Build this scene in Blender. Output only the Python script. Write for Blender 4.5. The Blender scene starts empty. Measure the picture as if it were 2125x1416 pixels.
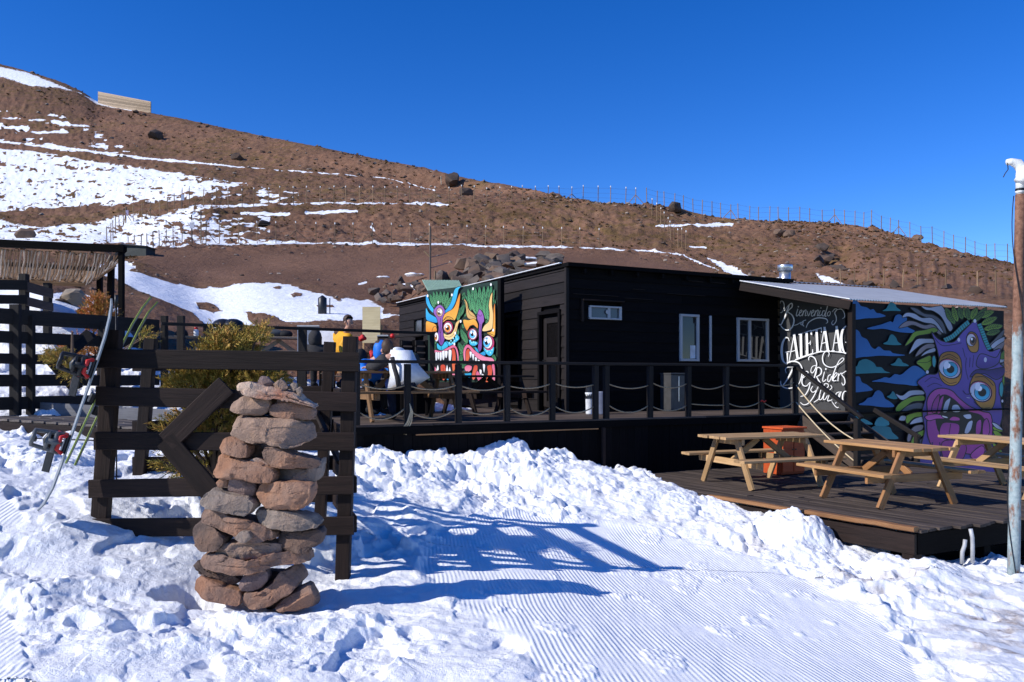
import bpy, bmesh, math, random
import numpy as np
from mathutils import Vector, Matrix, Euler
from mathutils.geometry import tessellate_polygon
random.seed(7); np.random.seed(7)
SC = bpy.context.scene
COL = SC.collection
F, CX, HY, ZC = 1700.0, 1062.5, 785.0, 1.6     # lens and eye height of the photographer, in units of the survey below

def P(px, py, Y):
    return Vector(((px-CX)/F*Y, Y, ZC-(py-HY)/F*Y))
def Pz(px, py, z):
    Y = (ZC-z)*F/(py-HY)
    return Vector(((px-CX)/F*Y, Y, z))
def V(*a): return Vector(a)

# ------------------------------------------------------------------ materials
MATS = {}
class NT:
    def __init__(s, name):
        s.m = bpy.data.materials.new(name); s.m.use_nodes = True
        s.t = s.m.node_tree; s.t.nodes.clear()
        s.out = s.n('ShaderNodeOutputMaterial'); s.b = s.n('ShaderNodeBsdfPrincipled')
        s.l(s.b.outputs[0], s.out.inputs[0])
    def n(s, typ, **kw):
        nd = s.t.nodes.new(typ)
        for k, v in kw.items(): setattr(nd, k, v)
        return nd
    def l(s, a, b): s.t.links.new(a, b)
    def setv(s, nd, **kw):
        for k, v in kw.items():
            inp = nd.inputs[k.replace('_', ' ')]
            if hasattr(v, 'is_linked'): s.l(v, inp)
            else: inp.default_value = v
        return nd
    def attr(s, name, out='Vector'):
        return s.n('ShaderNodeAttribute', attribute_name=name).outputs[out]
    def obj(s): return s.n('ShaderNodeTexCoord').outputs['Object']
    def mapping(s, vec, scale):
        m = s.n('ShaderNodeMapping'); s.l(vec, m.inputs[0]); m.inputs['Scale'].default_value = scale
        return m.outputs[0]
    def noise(s, vec, scale, detail=4, rough=.55, dist=0, out='Fac'):
        nd = s.n('ShaderNodeTexNoise'); s.l(vec, nd.inputs['Vector'])
        nd.inputs['Scale'].default_value = scale; nd.inputs['Detail'].default_value = detail
        nd.inputs['Roughness'].default_value = rough; nd.inputs['Distortion'].default_value = dist
        return nd.outputs[out]
    def voro(s, vec, scale, feature='F1', out='Distance'):
        nd = s.n('ShaderNodeTexVoronoi', feature=feature); s.l(vec, nd.inputs['Vector']); nd.inputs['Scale'].default_value = scale
        return nd.outputs[out]
    def ramp(s, fac, stops):
        nd = s.n('ShaderNodeValToRGB'); s.l(fac, nd.inputs[0]); e = nd.color_ramp.elements
        while len(e) < len(stops): e.new(.5)
        for i, (p, c) in enumerate(stops):
            e[i].position = p; e[i].color = (*c, 1) if not isinstance(c, (int, float)) else (c, c, c, 1)
        return nd.outputs[0]
    def mix(s, fac, a, b, blend='MIX'):
        nd = s.n('ShaderNodeMix', data_type='RGBA', blend_type=blend)
        for v, i in ((fac, 0), (a, 6), (b, 7)):
            if hasattr(v, 'is_linked'): s.l(v, nd.inputs[i])
            elif i == 0: nd.inputs[0].default_value = v
            else: nd.inputs[i].default_value = (*v, 1)
        return nd.outputs[2]
    def math(s, op, a, b=0.0, c=None, clamp=False):
        nd = s.n('ShaderNodeMath', operation=op, use_clamp=clamp)
        for i, v in enumerate((a, b) + ((c,) if c is not None else ())):
            if hasattr(v, 'is_linked'): s.l(v, nd.inputs[i])
            else: nd.inputs[i].default_value = v
        return nd.outputs[0]
    def bump(s, h, dist=.01, strength=1.0, normal=None):
        nd = s.n('ShaderNodeBump'); s.l(h, nd.inputs['Height']); nd.inputs['Distance'].default_value = dist
        nd.inputs['Strength'].default_value = strength
        if normal is not None: s.l(normal, nd.inputs['Normal'])
        return nd.outputs[0]
    def fin(s, color=None, rough=None, normal=None, metal=None, spec=None):
        for key, v in (('Base Color', color), ('Roughness', rough), ('Normal', normal), ('Metallic', metal), ('Specular IOR Level', spec)):
            if v is None: continue
            i = s.b.inputs[key]
            if hasattr(v, 'is_linked'): s.l(v, i)
            else: i.default_value = (*v, 1) if key == 'Base Color' else v
        return s.m

def wood(name, dark, light, rough=.75, spec=.25, grain=1.0, bump=.004):
    if name in MATS: return MATS[name]
    t = NT(name); g = t.attr('gc'); r = t.attr('rnd', 'Fac')
    v = t.mapping(g, (1.6, 22, 22)); f = t.noise(v, 1.2*grain, 6, .62, .35)
    f2 = t.noise(t.mapping(g, (5, 90, 90)), 1.0, 3, .6)
    patch = t.noise(g, 2.2, 3)
    fac = t.math('ADD', t.math('MULTIPLY', f, .7), t.math('MULTIPLY', f2, .35))
    c = t.ramp(fac, [(.3, dark), (.72, light)])
    k = t.math('ADD', t.math('MULTIPLY', r, .6), t.math('MULTIPLY_ADD', patch, .5, .42))
    c = t.mix(1.0, c, k, 'MULTIPLY')
    MATS[name] = t.fin(c, rough, t.bump(t.math('ADD', f, t.math('MULTIPLY', f2, .6)), bump), spec=spec)
    return MATS[name]

def plain(name, col, rough=.6, metal=0.0, spec=.4, var=.25, scale=6.0, bump=.002):
    if name in MATS: return MATS[name]
    t = NT(name); o = t.obj()
    f = t.noise(o, scale, 5, .6)
    c = t.ramp(f, [(.25, tuple(x*(1-var) for x in col)), (.75, tuple(min(1, x*(1+var)) for x in col))])
    MATS[name] = t.fin(c, rough, t.bump(t.noise(o, scale*7, 3), bump), metal, spec)
    return MATS[name]

def stone(name, a, b, warm, scale=9.0):
    if name in MATS: return MATS[name]
    t = NT(name); o = t.obj()
    oi = t.n('ShaderNodeObjectInfo').outputs['Random']
    f = t.noise(o, scale, 8, .65, .4); f2 = t.noise(o, scale*.35, 4, .6); f3 = t.noise(o, scale*9, 3, .7)
    c = t.ramp(f, [(.28, a), (.7, b)])
    c = t.mix(t.ramp(f2, [(.48, 0.), (.66, 1.)]), c, warm)
    c = t.mix(t.math('MULTIPLY', f3, .35), c, tuple(x*.45 for x in a))
    h = t.math('ADD', f, t.math('MULTIPLY', f3, .35))
    MATS[name] = t.fin(c, .88, t.bump(h, .028, 1.0), spec=.2)
    return MATS[name]

def paint_attr(name, rough=.6, wear=.15):
    if name in MATS: return MATS[name]
    t = NT(name); o = t.obj(); c = t.attr('Col', 'Color')
    f = t.noise(o, 3.0, 5, .6); f2 = t.noise(o, 45, 2)
    k = t.math('ADD', t.math('MULTIPLY_ADD', f, wear*2, 1-wear), t.math('MULTIPLY_ADD', f2, .12, -.06))
    MATS[name] = t.fin(t.mix(1.0, c, k, 'MULTIPLY'), rough, t.bump(f2, .002), spec=.25)
    return MATS[name]

# ------------------------------------------------------------------ scene tree
def tag(o, label=None, cat=None, group=None, kind=None):
    if label: o['label'] = label
    if cat: o['category'] = cat
    if group: o['group'] = group
    if kind: o['kind'] = kind
    return o
def thing(name, label, cat, loc, group=None):
    o = bpy.data.objects.new(name, None); COL.objects.link(o); o.location = loc
    o.empty_display_size = .2
    return tag(o, label, cat, group)
def root_loc(o):
    l = Vector(o.location)
    while o.parent: o = o.parent; l += Vector(o.location)
    return l
def dup(root, loc, rotz=None, label=None, group=None, scale=None):
    r = root.copy(); COL.objects.link(r); r.location = loc
    if rotz is not None: r.rotation_euler = (0, 0, rotz)
    if scale: r.scale = scale
    if label: r['label'] = label
    if group: r['group'] = group
    for ch in list(root.children):
        c = ch.copy(); COL.objects.link(c); c.parent = r
        for g in list(ch.children):
            d = g.copy(); COL.objects.link(d); d.parent = c
    return r

class MB:
    """collects shapes of one part; gc = grain coordinates, rnd = tint of each piece"""
    def __init__(s): s.v=[]; s.f=[]; s.mi=[]; s.gc=[]; s.rn=[]; s.col=[]; s.cur=0; s.c=(1,1,1)
    def add(s, verts, faces, gc=None, rnd=None):
        b = len(s.v); rnd = random.random() if rnd is None else rnd
        off = Vector((random.random()*40, random.random()*40, random.random()*40))
        for i, p in enumerate(verts):
            s.v.append(tuple(p)); g = Vector(gc[i]) if gc else Vector(p)
            s.gc.append(tuple(g+off if gc else g)); s.rn.append(rnd); s.col.append(s.c)
        for f in faces: s.f.append(tuple(b+i for i in f)); s.mi.append(s.cur)
        return s
    def beam(s, p0, p1, w, h, up=None, ch=.006, seg=1, wob=0.0):
        """board from p0 to p1; w = size across (side axis), h = size along up axis"""
        p0 = Vector(p0); p1 = Vector(p1); d = p1-p0; L = d.length; d.normalize()
        up = Vector(up) if up is not None else Vector((0,0,1))
        if abs(d.dot(up)) > .97: up = Vector((0,1,0)) if up.z else Vector((0,0,1))
        side = d.cross(up).normalized(); up = side.cross(d).normalized()
        ch = min(ch, w*.3, h*.3); a, b = w/2, h/2
        prof = [(-a+ch,-b),(a-ch,-b),(a,-b+ch),(a,b-ch),(a-ch,b),(-a+ch,b),(-a,b-ch),(-a,-b+ch)]
        vs=[]; gs=[]; fs=[]
        n = seg+1
        for i in range(n):
            t = i/seg; c = p0.lerp(p1, t)
            if wob and 0 < i < seg: c = c + side*random.uniform(-wob,wob)+up*random.uniform(-wob,wob)
            for (x, y) in prof:
                vs.append(c+side*x+up*y); gs.append((t*L, x, y))
        for i in range(seg):
            for k in range(8):
                k2=(k+1)%8; fs.append((i*8+k, i*8+k2, (i+1)*8+k2, (i+1)*8+k))
        fs.append(tuple(range(7,-1,-1))); fs.append(tuple((n-1)*8+k for k in range(8)))
        return s.add(vs, fs, gs)
    def box(s, c, size, rz=0.0, ch=.004):
        c=Vector(c); x,y,z=size
        d=Vector((math.cos(rz), math.sin(rz),0))*x/2
        return s.beam(c-d, c+d, y, z, ch=ch)
    def quad(s, a, b, c, d, gc=None): return s.add([a,b,c,d],[(0,1,2,3)],gc)
    def tube(s, pts, r, n=8, cap=True, closed=False):
        pts=[Vector(p) for p in pts]; N=len(pts); vs=[]; fs=[]; gs=[]; L=0
        rs = r if isinstance(r,(list,tuple)) else [r]*N
        prev=None
        for i,p in enumerate(pts):
            if closed: d=(pts[(i+1)%N]-pts[i-1])
            else: d=(pts[min(i+1,N-1)]-pts[max(i-1,0)])
            d.normalize()
            if prev is None:
                a=Vector((0,0,1)) if abs(d.z)<.9 else Vector((1,0,0)); x=d.cross(a).normalized()
            else: x=(prev-d*prev.dot(d)).normalized()
            prev=x; y=d.cross(x)
            if i: L+=(p-pts[i-1]).length
            for k in range(n):
                t=2*math.pi*k/n
                vs.append(p+(x*math.cos(t)+y*math.sin(t))*rs[i]); gs.append((L,math.cos(t)*rs[i],math.sin(t)*rs[i]))
        m = N if closed else N-1
        for i in range(m):
            j=(i+1)%N
            for k in range(n):
                k2=(k+1)%n; fs.append((i*n+k,i*n+k2,j*n+k2,j*n+k))
        if cap and not closed:
            fs.append(tuple(range(n-1,-1,-1))); fs.append(tuple((N-1)*n+k for k in range(n)))
        return s.add(vs,fs,gs)
    def lathe(s, c, prof, n=20, axis=None, cap=True):
        """prof: [(r,z)] along axis from c"""
        c=Vector(c); ax=Vector(axis).normalized() if axis is not None else Vector((0,0,1))
        a=Vector((1,0,0)) if abs(ax.x)<.9 else Vector((0,1,0)); x=ax.cross(a).normalized(); y=ax.cross(x)
        vs=[]; fs=[]
        for (r,z) in prof:
            for k in range(n):
                t=2*math.pi*k/n; vs.append(c+ax*z+(x*math.cos(t)+y*math.sin(t))*r)
        for i in range(len(prof)-1):
            for k in range(n):
                k2=(k+1)%n; fs.append((i*n+k,i*n+k2,(i+1)*n+k2,(i+1)*n+k))
        if cap: fs.append(tuple(range(n-1,-1,-1))); fs.append(tuple((len(prof)-1)*n+k for k in range(n)))
        return s.add(vs,fs)
    def prism(s, poly, ext):
        """poly: 3D points of a planar polygon, extruded by vector ext"""
        poly=[Vector(p) for p in poly]; e=Vector(ext); n=len(poly)
        vs=poly+[p+e for p in poly]
        tris=tessellate_polygon([poly]); fs=[tuple(t) for t in tris]+[tuple(n+i for i in reversed(t)) for t in tris]
        fs+=[(i,(i+1)%n,n+(i+1)%n,n+i) for i in range(n)]
        return s.add(vs,fs)
    def build(s, name, mats, parent=None, smooth=False, base=None):
        if not isinstance(mats,(list,tuple)): mats=[mats]
        vs=np.array(s.v,dtype=np.float64)
        if parent is not None: o0=root_loc(parent)
        else:
            o0=Vector(base) if base is not None else Vector(((vs[:,0].min()+vs[:,0].max())/2,(vs[:,1].min()+vs[:,1].max())/2,vs[:,2].min()))
        me=bpy.data.meshes.new(name); me.from_pydata([tuple(r) for r in vs-np.array(o0)],[],s.f)
        for m in mats: me.materials.append(m)
        me.polygons.foreach_set('material_index', s.mi)
        if smooth: me.polygons.foreach_set('use_smooth',[True]*len(s.f))
        a=me.attributes.new('gc','FLOAT_VECTOR','POINT'); a.data.foreach_set('vector',np.array(s.gc,dtype=np.float32).ravel())
        a=me.attributes.new('rnd','FLOAT','POINT'); a.data.foreach_set('value',np.array(s.rn,dtype=np.float32))
        a=me.attributes.new('Col','FLOAT_COLOR','POINT'); a.data.foreach_set('color',np.array([(*c,1) for c in s.col],dtype=np.float32).ravel())
        bm=bmesh.new(); bm.from_mesh(me); bmesh.ops.recalc_face_normals(bm,faces=bm.faces[:]); bm.to_mesh(me); bm.free()
        me.update()
        o=bpy.data.objects.new(name,me); COL.objects.link(o)
        if parent is not None: o.parent=parent
        else: o.location=o0
        return o

# ------------------------------------------------------------------ noise (numpy)
def _h(ix, iy, seed):
    n = (ix*374761393 + iy*668265263 + seed*974634821) & 0xFFFFFFFF
    n = ((n ^ (n >> 13))*1274126177) & 0xFFFFFFFF
    return ((n ^ (n >> 16)) & 0xFFFF)/65535.0
def vnoise(x, y, seed=0):
    ix=np.floor(x).astype(np.int64); iy=np.floor(y).astype(np.int64); fx=x-ix; fy=y-iy
    u=fx*fx*fx*(fx*(fx*6-15)+10); v=fy*fy*fy*(fy*(fy*6-15)+10)
    a=_h(ix,iy,seed); b=_h(ix+1,iy,seed); c=_h(ix,iy+1,seed); d=_h(ix+1,iy+1,seed)
    return (a*(1-u)+b*u)*(1-v)+(c*(1-u)+d*u)*v
def fbm(x, y, seed=0, oct=5, gain=.5):
    s=0; a=1; t=0; c,sn=.8,.6
    for i in range(oct):
        s=s+a*vnoise(x,y,seed+i*17); t+=a; a*=gain; x,y=(x*c-y*sn)*2.03+11.3,(x*sn+y*c)*2.03+5.7
    return s/t
def worley(x, y, seed=0):
    ix=np.floor(x).astype(np.int64); iy=np.floor(y).astype(np.int64); best=np.full(x.shape,9.); sec=np.full(x.shape,9.); idv=np.zeros(x.shape)
    for dx in (-1,0,1):
        for dy in (-1,0,1):
            jx=ix+dx; jy=iy+dy
            px=jx+_h(jx,jy,seed); py=jy+_h(jx,jy,seed+7)
            d=np.sqrt((x-px)**2+(y-py)**2); w=d<best
            sec=np.where(w,best,np.minimum(sec,d)); idv=np.where(w,_h(jx,jy,seed+13),idv); best=np.where(w,d,best)
    return best, sec, idv
def sstep(a,b,x):
    t=np.clip((x-a)/(b-a),0,1); return t*t*(3-2*t)
def pchip(xs, ys, x):
    xs=np.asarray(xs,float); ys=np.asarray(ys,float); h=np.diff(xs); d=np.diff(ys)/h
    m=np.zeros(len(xs)); m[0]=d[0]; m[-1]=d[-1]
    for i in range(1,len(xs)-1):
        if d[i-1]*d[i]>0:
            w1=2*h[i]+h[i-1]; w2=h[i]+2*h[i-1]; m[i]=(w1+w2)/(w1/d[i-1]+w2/d[i])
    x=np.clip(x,xs[0],xs[-1]); i=np.clip(np.searchsorted(xs,x)-1,0,len(h)-1); t=(x-xs[i])/h[i]
    return (2*t**3-3*t**2+1)*ys[i]+(t**3-2*t**2+t)*h[i]*m[i]+(-2*t**3+3*t**2)*ys[i+1]+(t**3-t**2)*h[i]*m[i+1]
def poly_sd(px, py, poly):
    """signed distance to a polygon, positive inside"""
    n=len(poly); ins=np.zeros(px.shape,bool); dist=np.full(px.shape,1e9)
    for i in range(n):
        x0,y0=poly[i]; x1,y1=poly[(i+1)%n]
        c=((y0>py)!=(y1>py)) & (px<(x1-x0)*(py-y0)/((y1-y0) if y1!=y0 else 1e-9)+x0); ins^=c
        ex,ey=x1-x0,y1-y0; t=np.clip(((px-x0)*ex+(py-y0)*ey)/(ex*ex+ey*ey+1e-9),0,1)
        dist=np.minimum(dist,np.hypot(px-x0-t*ex,py-y0-t*ey))
    return np.where(ins,dist,-dist)
def line_sd(px, py, pts, w):
    dist=np.full(px.shape,1e9)
    for i in range(len(pts)-1):
        x0,y0=pts[i]; x1,y1=pts[i+1]; ex,ey=x1-x0,y1-y0; t=np.clip(((px-x0)*ex+(py-y0)*ey)/(ex*ex+ey*ey+1e-9),0,1)
        dist=np.minimum(dist,np.hypot(px-x0-t*ex,py-y0-t*ey))
    return w/2-dist
def grid_mesh(name, X, Y, Z, attrs, mat):
    r,c=X.shape; me=bpy.data.meshes.new(name)
    co=np.stack([X,Y,Z],-1).reshape(-1,3).astype(np.float32)
    idx=np.arange(r*c).reshape(r,c)
    q=np.stack([idx[:-1,:-1],idx[:-1,1:],idx[1:,1:],idx[1:,:-1]],-1).reshape(-1,4)
    me.vertices.add(r*c); me.vertices.foreach_set('co',co.ravel())
    nf=len(q); me.loops.add(nf*4); me.loops.foreach_set('vertex_index',q.ravel().astype(np.int32))
    me.polygons.add(nf); me.polygons.foreach_set('loop_start',np.arange(0,nf*4,4,dtype=np.int32)); 
    me.polygons.foreach_set('use_smooth',np.ones(nf,bool))
    me.update(calc_edges=True); me.validate()
    for k,a in attrs.items():
        at=me.attributes.new(k,'FLOAT','POINT'); at.data.foreach_set('value',a.reshape(-1).astype(np.float32))
    me.materials.append(mat)
    o=bpy.data.objects.new(name,me); COL.objects.link(o); return o
# ------------------------------------------------------------------ near snow ground
NEAR=[(-2.8,4.2,.1),(-1.2,4.2,.02),(.3,4.2,-.03),(1.5,4.2,-.14),(2.8,4.4,-.27),(-2.5,3,.05),(0,3,-.03),(2.5,3,-.2),(-4.5,4.2,.2),(5,4.4,-.4),
(-3.8,5.5,.26),(-2,5.4,.06),(0,5.5,-.06),(1.5,5.5,-.2),(3.2,5.5,-.36),(-1.78,5.8,-.01),(-5.5,6,.55),(5,6,-.5),
(-3.7,6.5,.5),(-2.9,6.6,.33),(-2.2,6.7,.12),(-1.35,6.7,.0),(0,7,-.1),(.76,6.87,-.18),(1.68,7.97,-.275),(1.6,7,-.25),(3,7,-.36),(4.5,7,-.48),(7,7.5,-.7),
(-6.5,8,.9),(-4.5,8,.72),(-3,8.5,.55),(-2,8.5,.3),(-1,8.5,.05),(.5,8.5,-.12),(2.2,8.6,-.27),(3.2,8.5,-.29),(4.1,8.25,-.29),(5.1,8.3,-.43),(6.5,8.8,-.6),
(-6.8,10.5,.84),(-5.2,10.2,.78),(-3.6,10,.78),(-2,9.8,.42),(-.8,9.9,.12),(.5,9.9,.0),(1.6,9.8,-.1),(2.7,10.0,-.08),
(-2.6,11.0,.62),(-2.09,11.15,.58),(-1.12,11.65,.5),(-.4,11.95,.52),(.2,12.25,.56),(.75,12.5,.45),(1.3,12.7,.28),(1.9,12.3,.12),(2.42,11.9,.05),(2.9,10.7,-.02),
(3.6,11.5,-.35),(5,12.5,-.45),(5,10,-.5),(6.5,11,-.6),(0,14,.35),(3,14.8,-.1),(-3,13,.7),(-5,12.6,.98),(-6.3,13.5,1.1),(-8,13,1.3),(-4.2,14.5,1.1),(-2.5,16,1.1),(-6.2,17,1.75),(-8.5,16.5,2.2),
(-5,20,2.0),(0,18,.8),(5,18,-.4),(8,16,-.75),(8.5,13,-.65),(10,20,-.8),(12,12,-.85),(-12,13,2.0),(-11,9,1.5),(-9,6,1.0),(-8,20,2.4),(-12,20,3.0)]
_c=np.array(NEAR)
def _tps():
    n=len(_c); d=np.hypot(_c[:,None,0]-_c[None,:,0],_c[:,None,1]-_c[None,:,1])
    K=np.where(d>0,d*d*np.log(d+1e-12),0)+np.eye(n)*.02
    Pm=np.c_[np.ones(n),_c[:,:2]]; A=np.zeros((n+3,n+3)); A[:n,:n]=K; A[:n,n:]=Pm; A[n:,:n]=Pm.T
    return np.linalg.solve(A,np.r_[_c[:,2],0,0,0])
_w=_tps()
def near_z(X,Y):
    X=np.asarray(X,float); Y=np.asarray(Y,float)
    z=_w[-3]+_w[-2]*X+_w[-1]*Y
    for i in range(len(_c)):
        r2=(X-_c[i,0])**2+(Y-_c[i,1])**2; z=z+_w[i]*.5*r2*np.log(r2+1e-12)
    return z
GROOM=[(1000,1068),(1150,1068),(1420,1118),(1640,1185),(1780,1250),(1880,1330),(1940,1430),(1960,1700),(1200,1700),(1080,1340),(960,1265),(900,1230),(860,1180),(900,1120)]
def gz(X,Y): return float(near_z(np.array([X]),np.array([Y]))[0])
def build_near():
    px=np.r_[np.arange(-420,-20,9),np.arange(-20,2150,1.9),np.arange(2150,2700,9)]
    inv=np.r_[np.linspace(1/2.6,1/4.1,30),np.linspace(1/4.08,1/8,330),np.linspace(1/7.98,1/13.2,430),np.linspace(1/13.15,1/19.5,110)]
    Yv=1/inv; PX,YY=np.meshgrid(px,Yv); XX=(PX-CX)/F*YY
    Z=near_z(XX,YY); PY=HY+(ZC-Z)*F/YY
    wob=(fbm(PX/60,PY/40,3,3)-.5)*70
    g=sstep(-14,16,poly_sd(PX+wob,PY+wob*.5,GROOM))
    # groomed remains on the far left edge
    gl=np.maximum(sstep(-6,10,poly_sd(PX+wob*.4,PY,[(-200,1230),(20,1240),(75,1440),(-200,1440)])), sstep(-4,8,poly_sd(PX+wob*.3,PY,[(-200,1000),(0,1000),(60,1085),(0,1090),(-200,1080)])))
    groom=np.maximum(g,gl*.9)
    rough=1-groom
    # lumpy trodden snow
    a=fbm(XX*1.6,YY*1.6,5,4); w1,w2,wi=worley(XX*3.1+.6*fbm(XX*4,YY*4,9,2),YY*2.7,21)
    b=fbm(XX*5.2,YY*5.2,31,4); c=fbm(XX*15,YY*15,41,4); v1,v2,vi=worley(XX*8.5,YY*7.5,51); u1,u2,ui=worley(XX*19,YY*17,71)
    puff=lambda w,r: np.sqrt(np.clip(1-(w/r)**2,0,1))
    a2=fbm(XX*2.6,YY*2.6,35,3); lump=(a-.5)*.20+(a2-.5)*.25+puff(w1,.75)*.02*wi+(b-.5)*.07+puff(v1,.62)*.014*(vi>.4)*sstep(.4,.6,b)+(c-.5)*.03+puff(u1,.6)*.008*(ui>.6)*sstep(.42,.6,c)
    lump=lump-.115*sstep(.55,.64,fbm(XX*2.4,YY*2.0,83,3))+.03*sstep(.6,.66,fbm(XX*4.1,YY*3.4,87,3))
    # footprints
    ft=sstep(.33,.2,w2-w1+.12)*0
    amp=.35+.65*sstep(.38,.6,fbm(XX*.8,YY*.8,77,3))
    far=np.clip(YY/7,.6,.95)
    # berm chunks along the deck
    bz=sstep(-40,60,poly_sd(PX,PY,[(735,935),(1110,920),(1260,960),(1420,1000),(1560,1030),(1700,1060),(1740,1130),(1690,1150),(1560,1120),(1350,1060),(1150,1040),(980,1060),(860,1050),(735,1050)]))
    Z=Z+rough*lump*amp*far*.85+bz*(puff(w1,.8)*.035*wi+(a-.5)*.13+(b-.5)*.06+puff(v1,.7)*.014*vi+(c-.5)*.03-.02)
    # the big shovelled lump that hides the deck edge
    d=np.hypot((XX-3.25),(YY-9.45)/1.2)+(b-.5)*.5; Z=Z+.17*sstep(.55,.2,d)*(.7+.6*a)
    Z=Z+groom*((fbm(XX*.9,YY*.5,91,2)-.5)*.06+(fbm(XX*7,YY*2,93,3)-.5)*.012+sstep(.62,.72,fbm(XX*3.2,YY*2.2,95,3))*.02*(c))
    # hollow melted beside the cairn
    pit=sstep(.27,.10,np.hypot((XX+2.24),(YY-5.72)/.75)+(b-.5)*.2); Z=Z-.30*pit
    pit2=sstep(.7,.25,np.hypot((XX+1.8),(YY-5.95)/.8)); Z=Z-.06*pit2
    pit3=sstep(.5,.1,np.hypot((XX+1.4),(YY-6.75))); Z=Z-.05*pit3
    dirt=np.maximum(sstep(.4,.7,pit)*1.8, 0)
    dn=fbm(XX*2.3,YY*5,61,4)
    dirt=np.maximum(dirt, sstep(-60,70,poly_sd(PX,PY,[(1560,1115),(1750,1140),(2000,1215),(2130,1250),(2200,1420),(2080,1420),(1950,1290),(1800,1235),(1650,1180)]))*sstep(.44,.66,dn)*1.0)
    dirt=np.maximum(dirt, sstep(0,40,poly_sd(PX,PY,[(1840,1205),(1990,1225),(2000,1262),(1860,1245)]))*sstep(.5,.62,fbm(XX*5,YY*9,63,4)))
    dirt=np.maximum(dirt, sstep(-40,60,poly_sd(PX,PY,[(800,1000),(1250,990),(1500,1080),(1400,1090),(1100,1040),(850,1060)]))*sstep(.5,.68,fbm(XX*3,YY*4,67,4))*.35)
    DPOLY=[(4.23,8.53),(8.85,10.92),(8.9,12.6),(7.35,13.25),(7.1,16.0),(.9,13.03),(.78,13.92)]
    ins=poly_sd(XX,YY,DPOLY); Z=np.where(ins>0,np.minimum(Z,Z*(1-sstep(.75,1.1,ins))+(-.2)*sstep(.75,1.1,ins)),Z); Z=np.where((ins>.04)&(XX>2.2),np.minimum(Z,-.07+.16*sstep(1.,.5,np.hypot(XX-3.2,YY-9.5))),Z)
    Z=np.where(YY>17.5, Z-(YY-17.5)*.5, Z)
    t=NT('snow'); o=t.obj(); gr=t.attr('groom','Fac'); di=t.attr('dirt','Fac')
    sep=t.n('ShaderNodeSeparateXYZ'); t.l(o,sep.inputs[0]); x,y=sep.outputs[0],sep.outputs[1]
    wv=t.math('MULTIPLY',t.math('SUBTRACT',t.noise(t.mapping(o,(.5,.8,.5)),.8,2),.5),.10)
    u=t.math('ADD',t.math('ADD',x,t.math('MULTIPLY',y,.125)),wv)
    st=t.math('SINE',t.math('MULTIPLY',u,2*math.pi/.036))
    brk=t.ramp(t.noise(o,1.6,4,.6),[(.34,.05),(.52,1.)])
    st=t.math('MULTIPLY',t.math('MULTIPLY',st,gr),brk)
    n1=t.noise(o,22,6,.62); n2=t.noise(o,120,3,.6); n3=t.noise(o,7,5,.6)
    h=t.math('ADD',t.math('MULTIPLY',n1,.011),t.math('ADD',t.math('MULTIPLY',n2,.006),t.math('MULTIPLY',n3,.014)))
    hm=t.math('MULTIPLY',h,t.math('MULTIPLY_ADD',gr,-.72,1.0))
    hh=t.math('ADD',hm,t.math('MULTIPLY',st,.0020))
    base=t.ramp(n3,[(.3,(.82,.835,.86)),(.7,(.89,.9,.915))])
    dc=t.ramp(t.noise(o,14,5,.65),[(.3,(.12,.07,.045)),(.7,(.36,.25,.17))])
    df=t.math('MULTIPLY',di,t.ramp(t.noise(o,9,6,.7),[(.35,.15),(.62,1.)]),clamp=True)
    colr=t.mix(df,base,dc)
    t.b.inputs['Subsurface Weight'].default_value=.0
    m=t.fin(colr,.55,t.bump(hh,1.0,1.0),spec=.3)
    g=grid_mesh('snow_ground',XX,YY,Z,{'groom':groom,'dirt':dirt},m)
    tag(g,kind='structure')
build_near()

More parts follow.
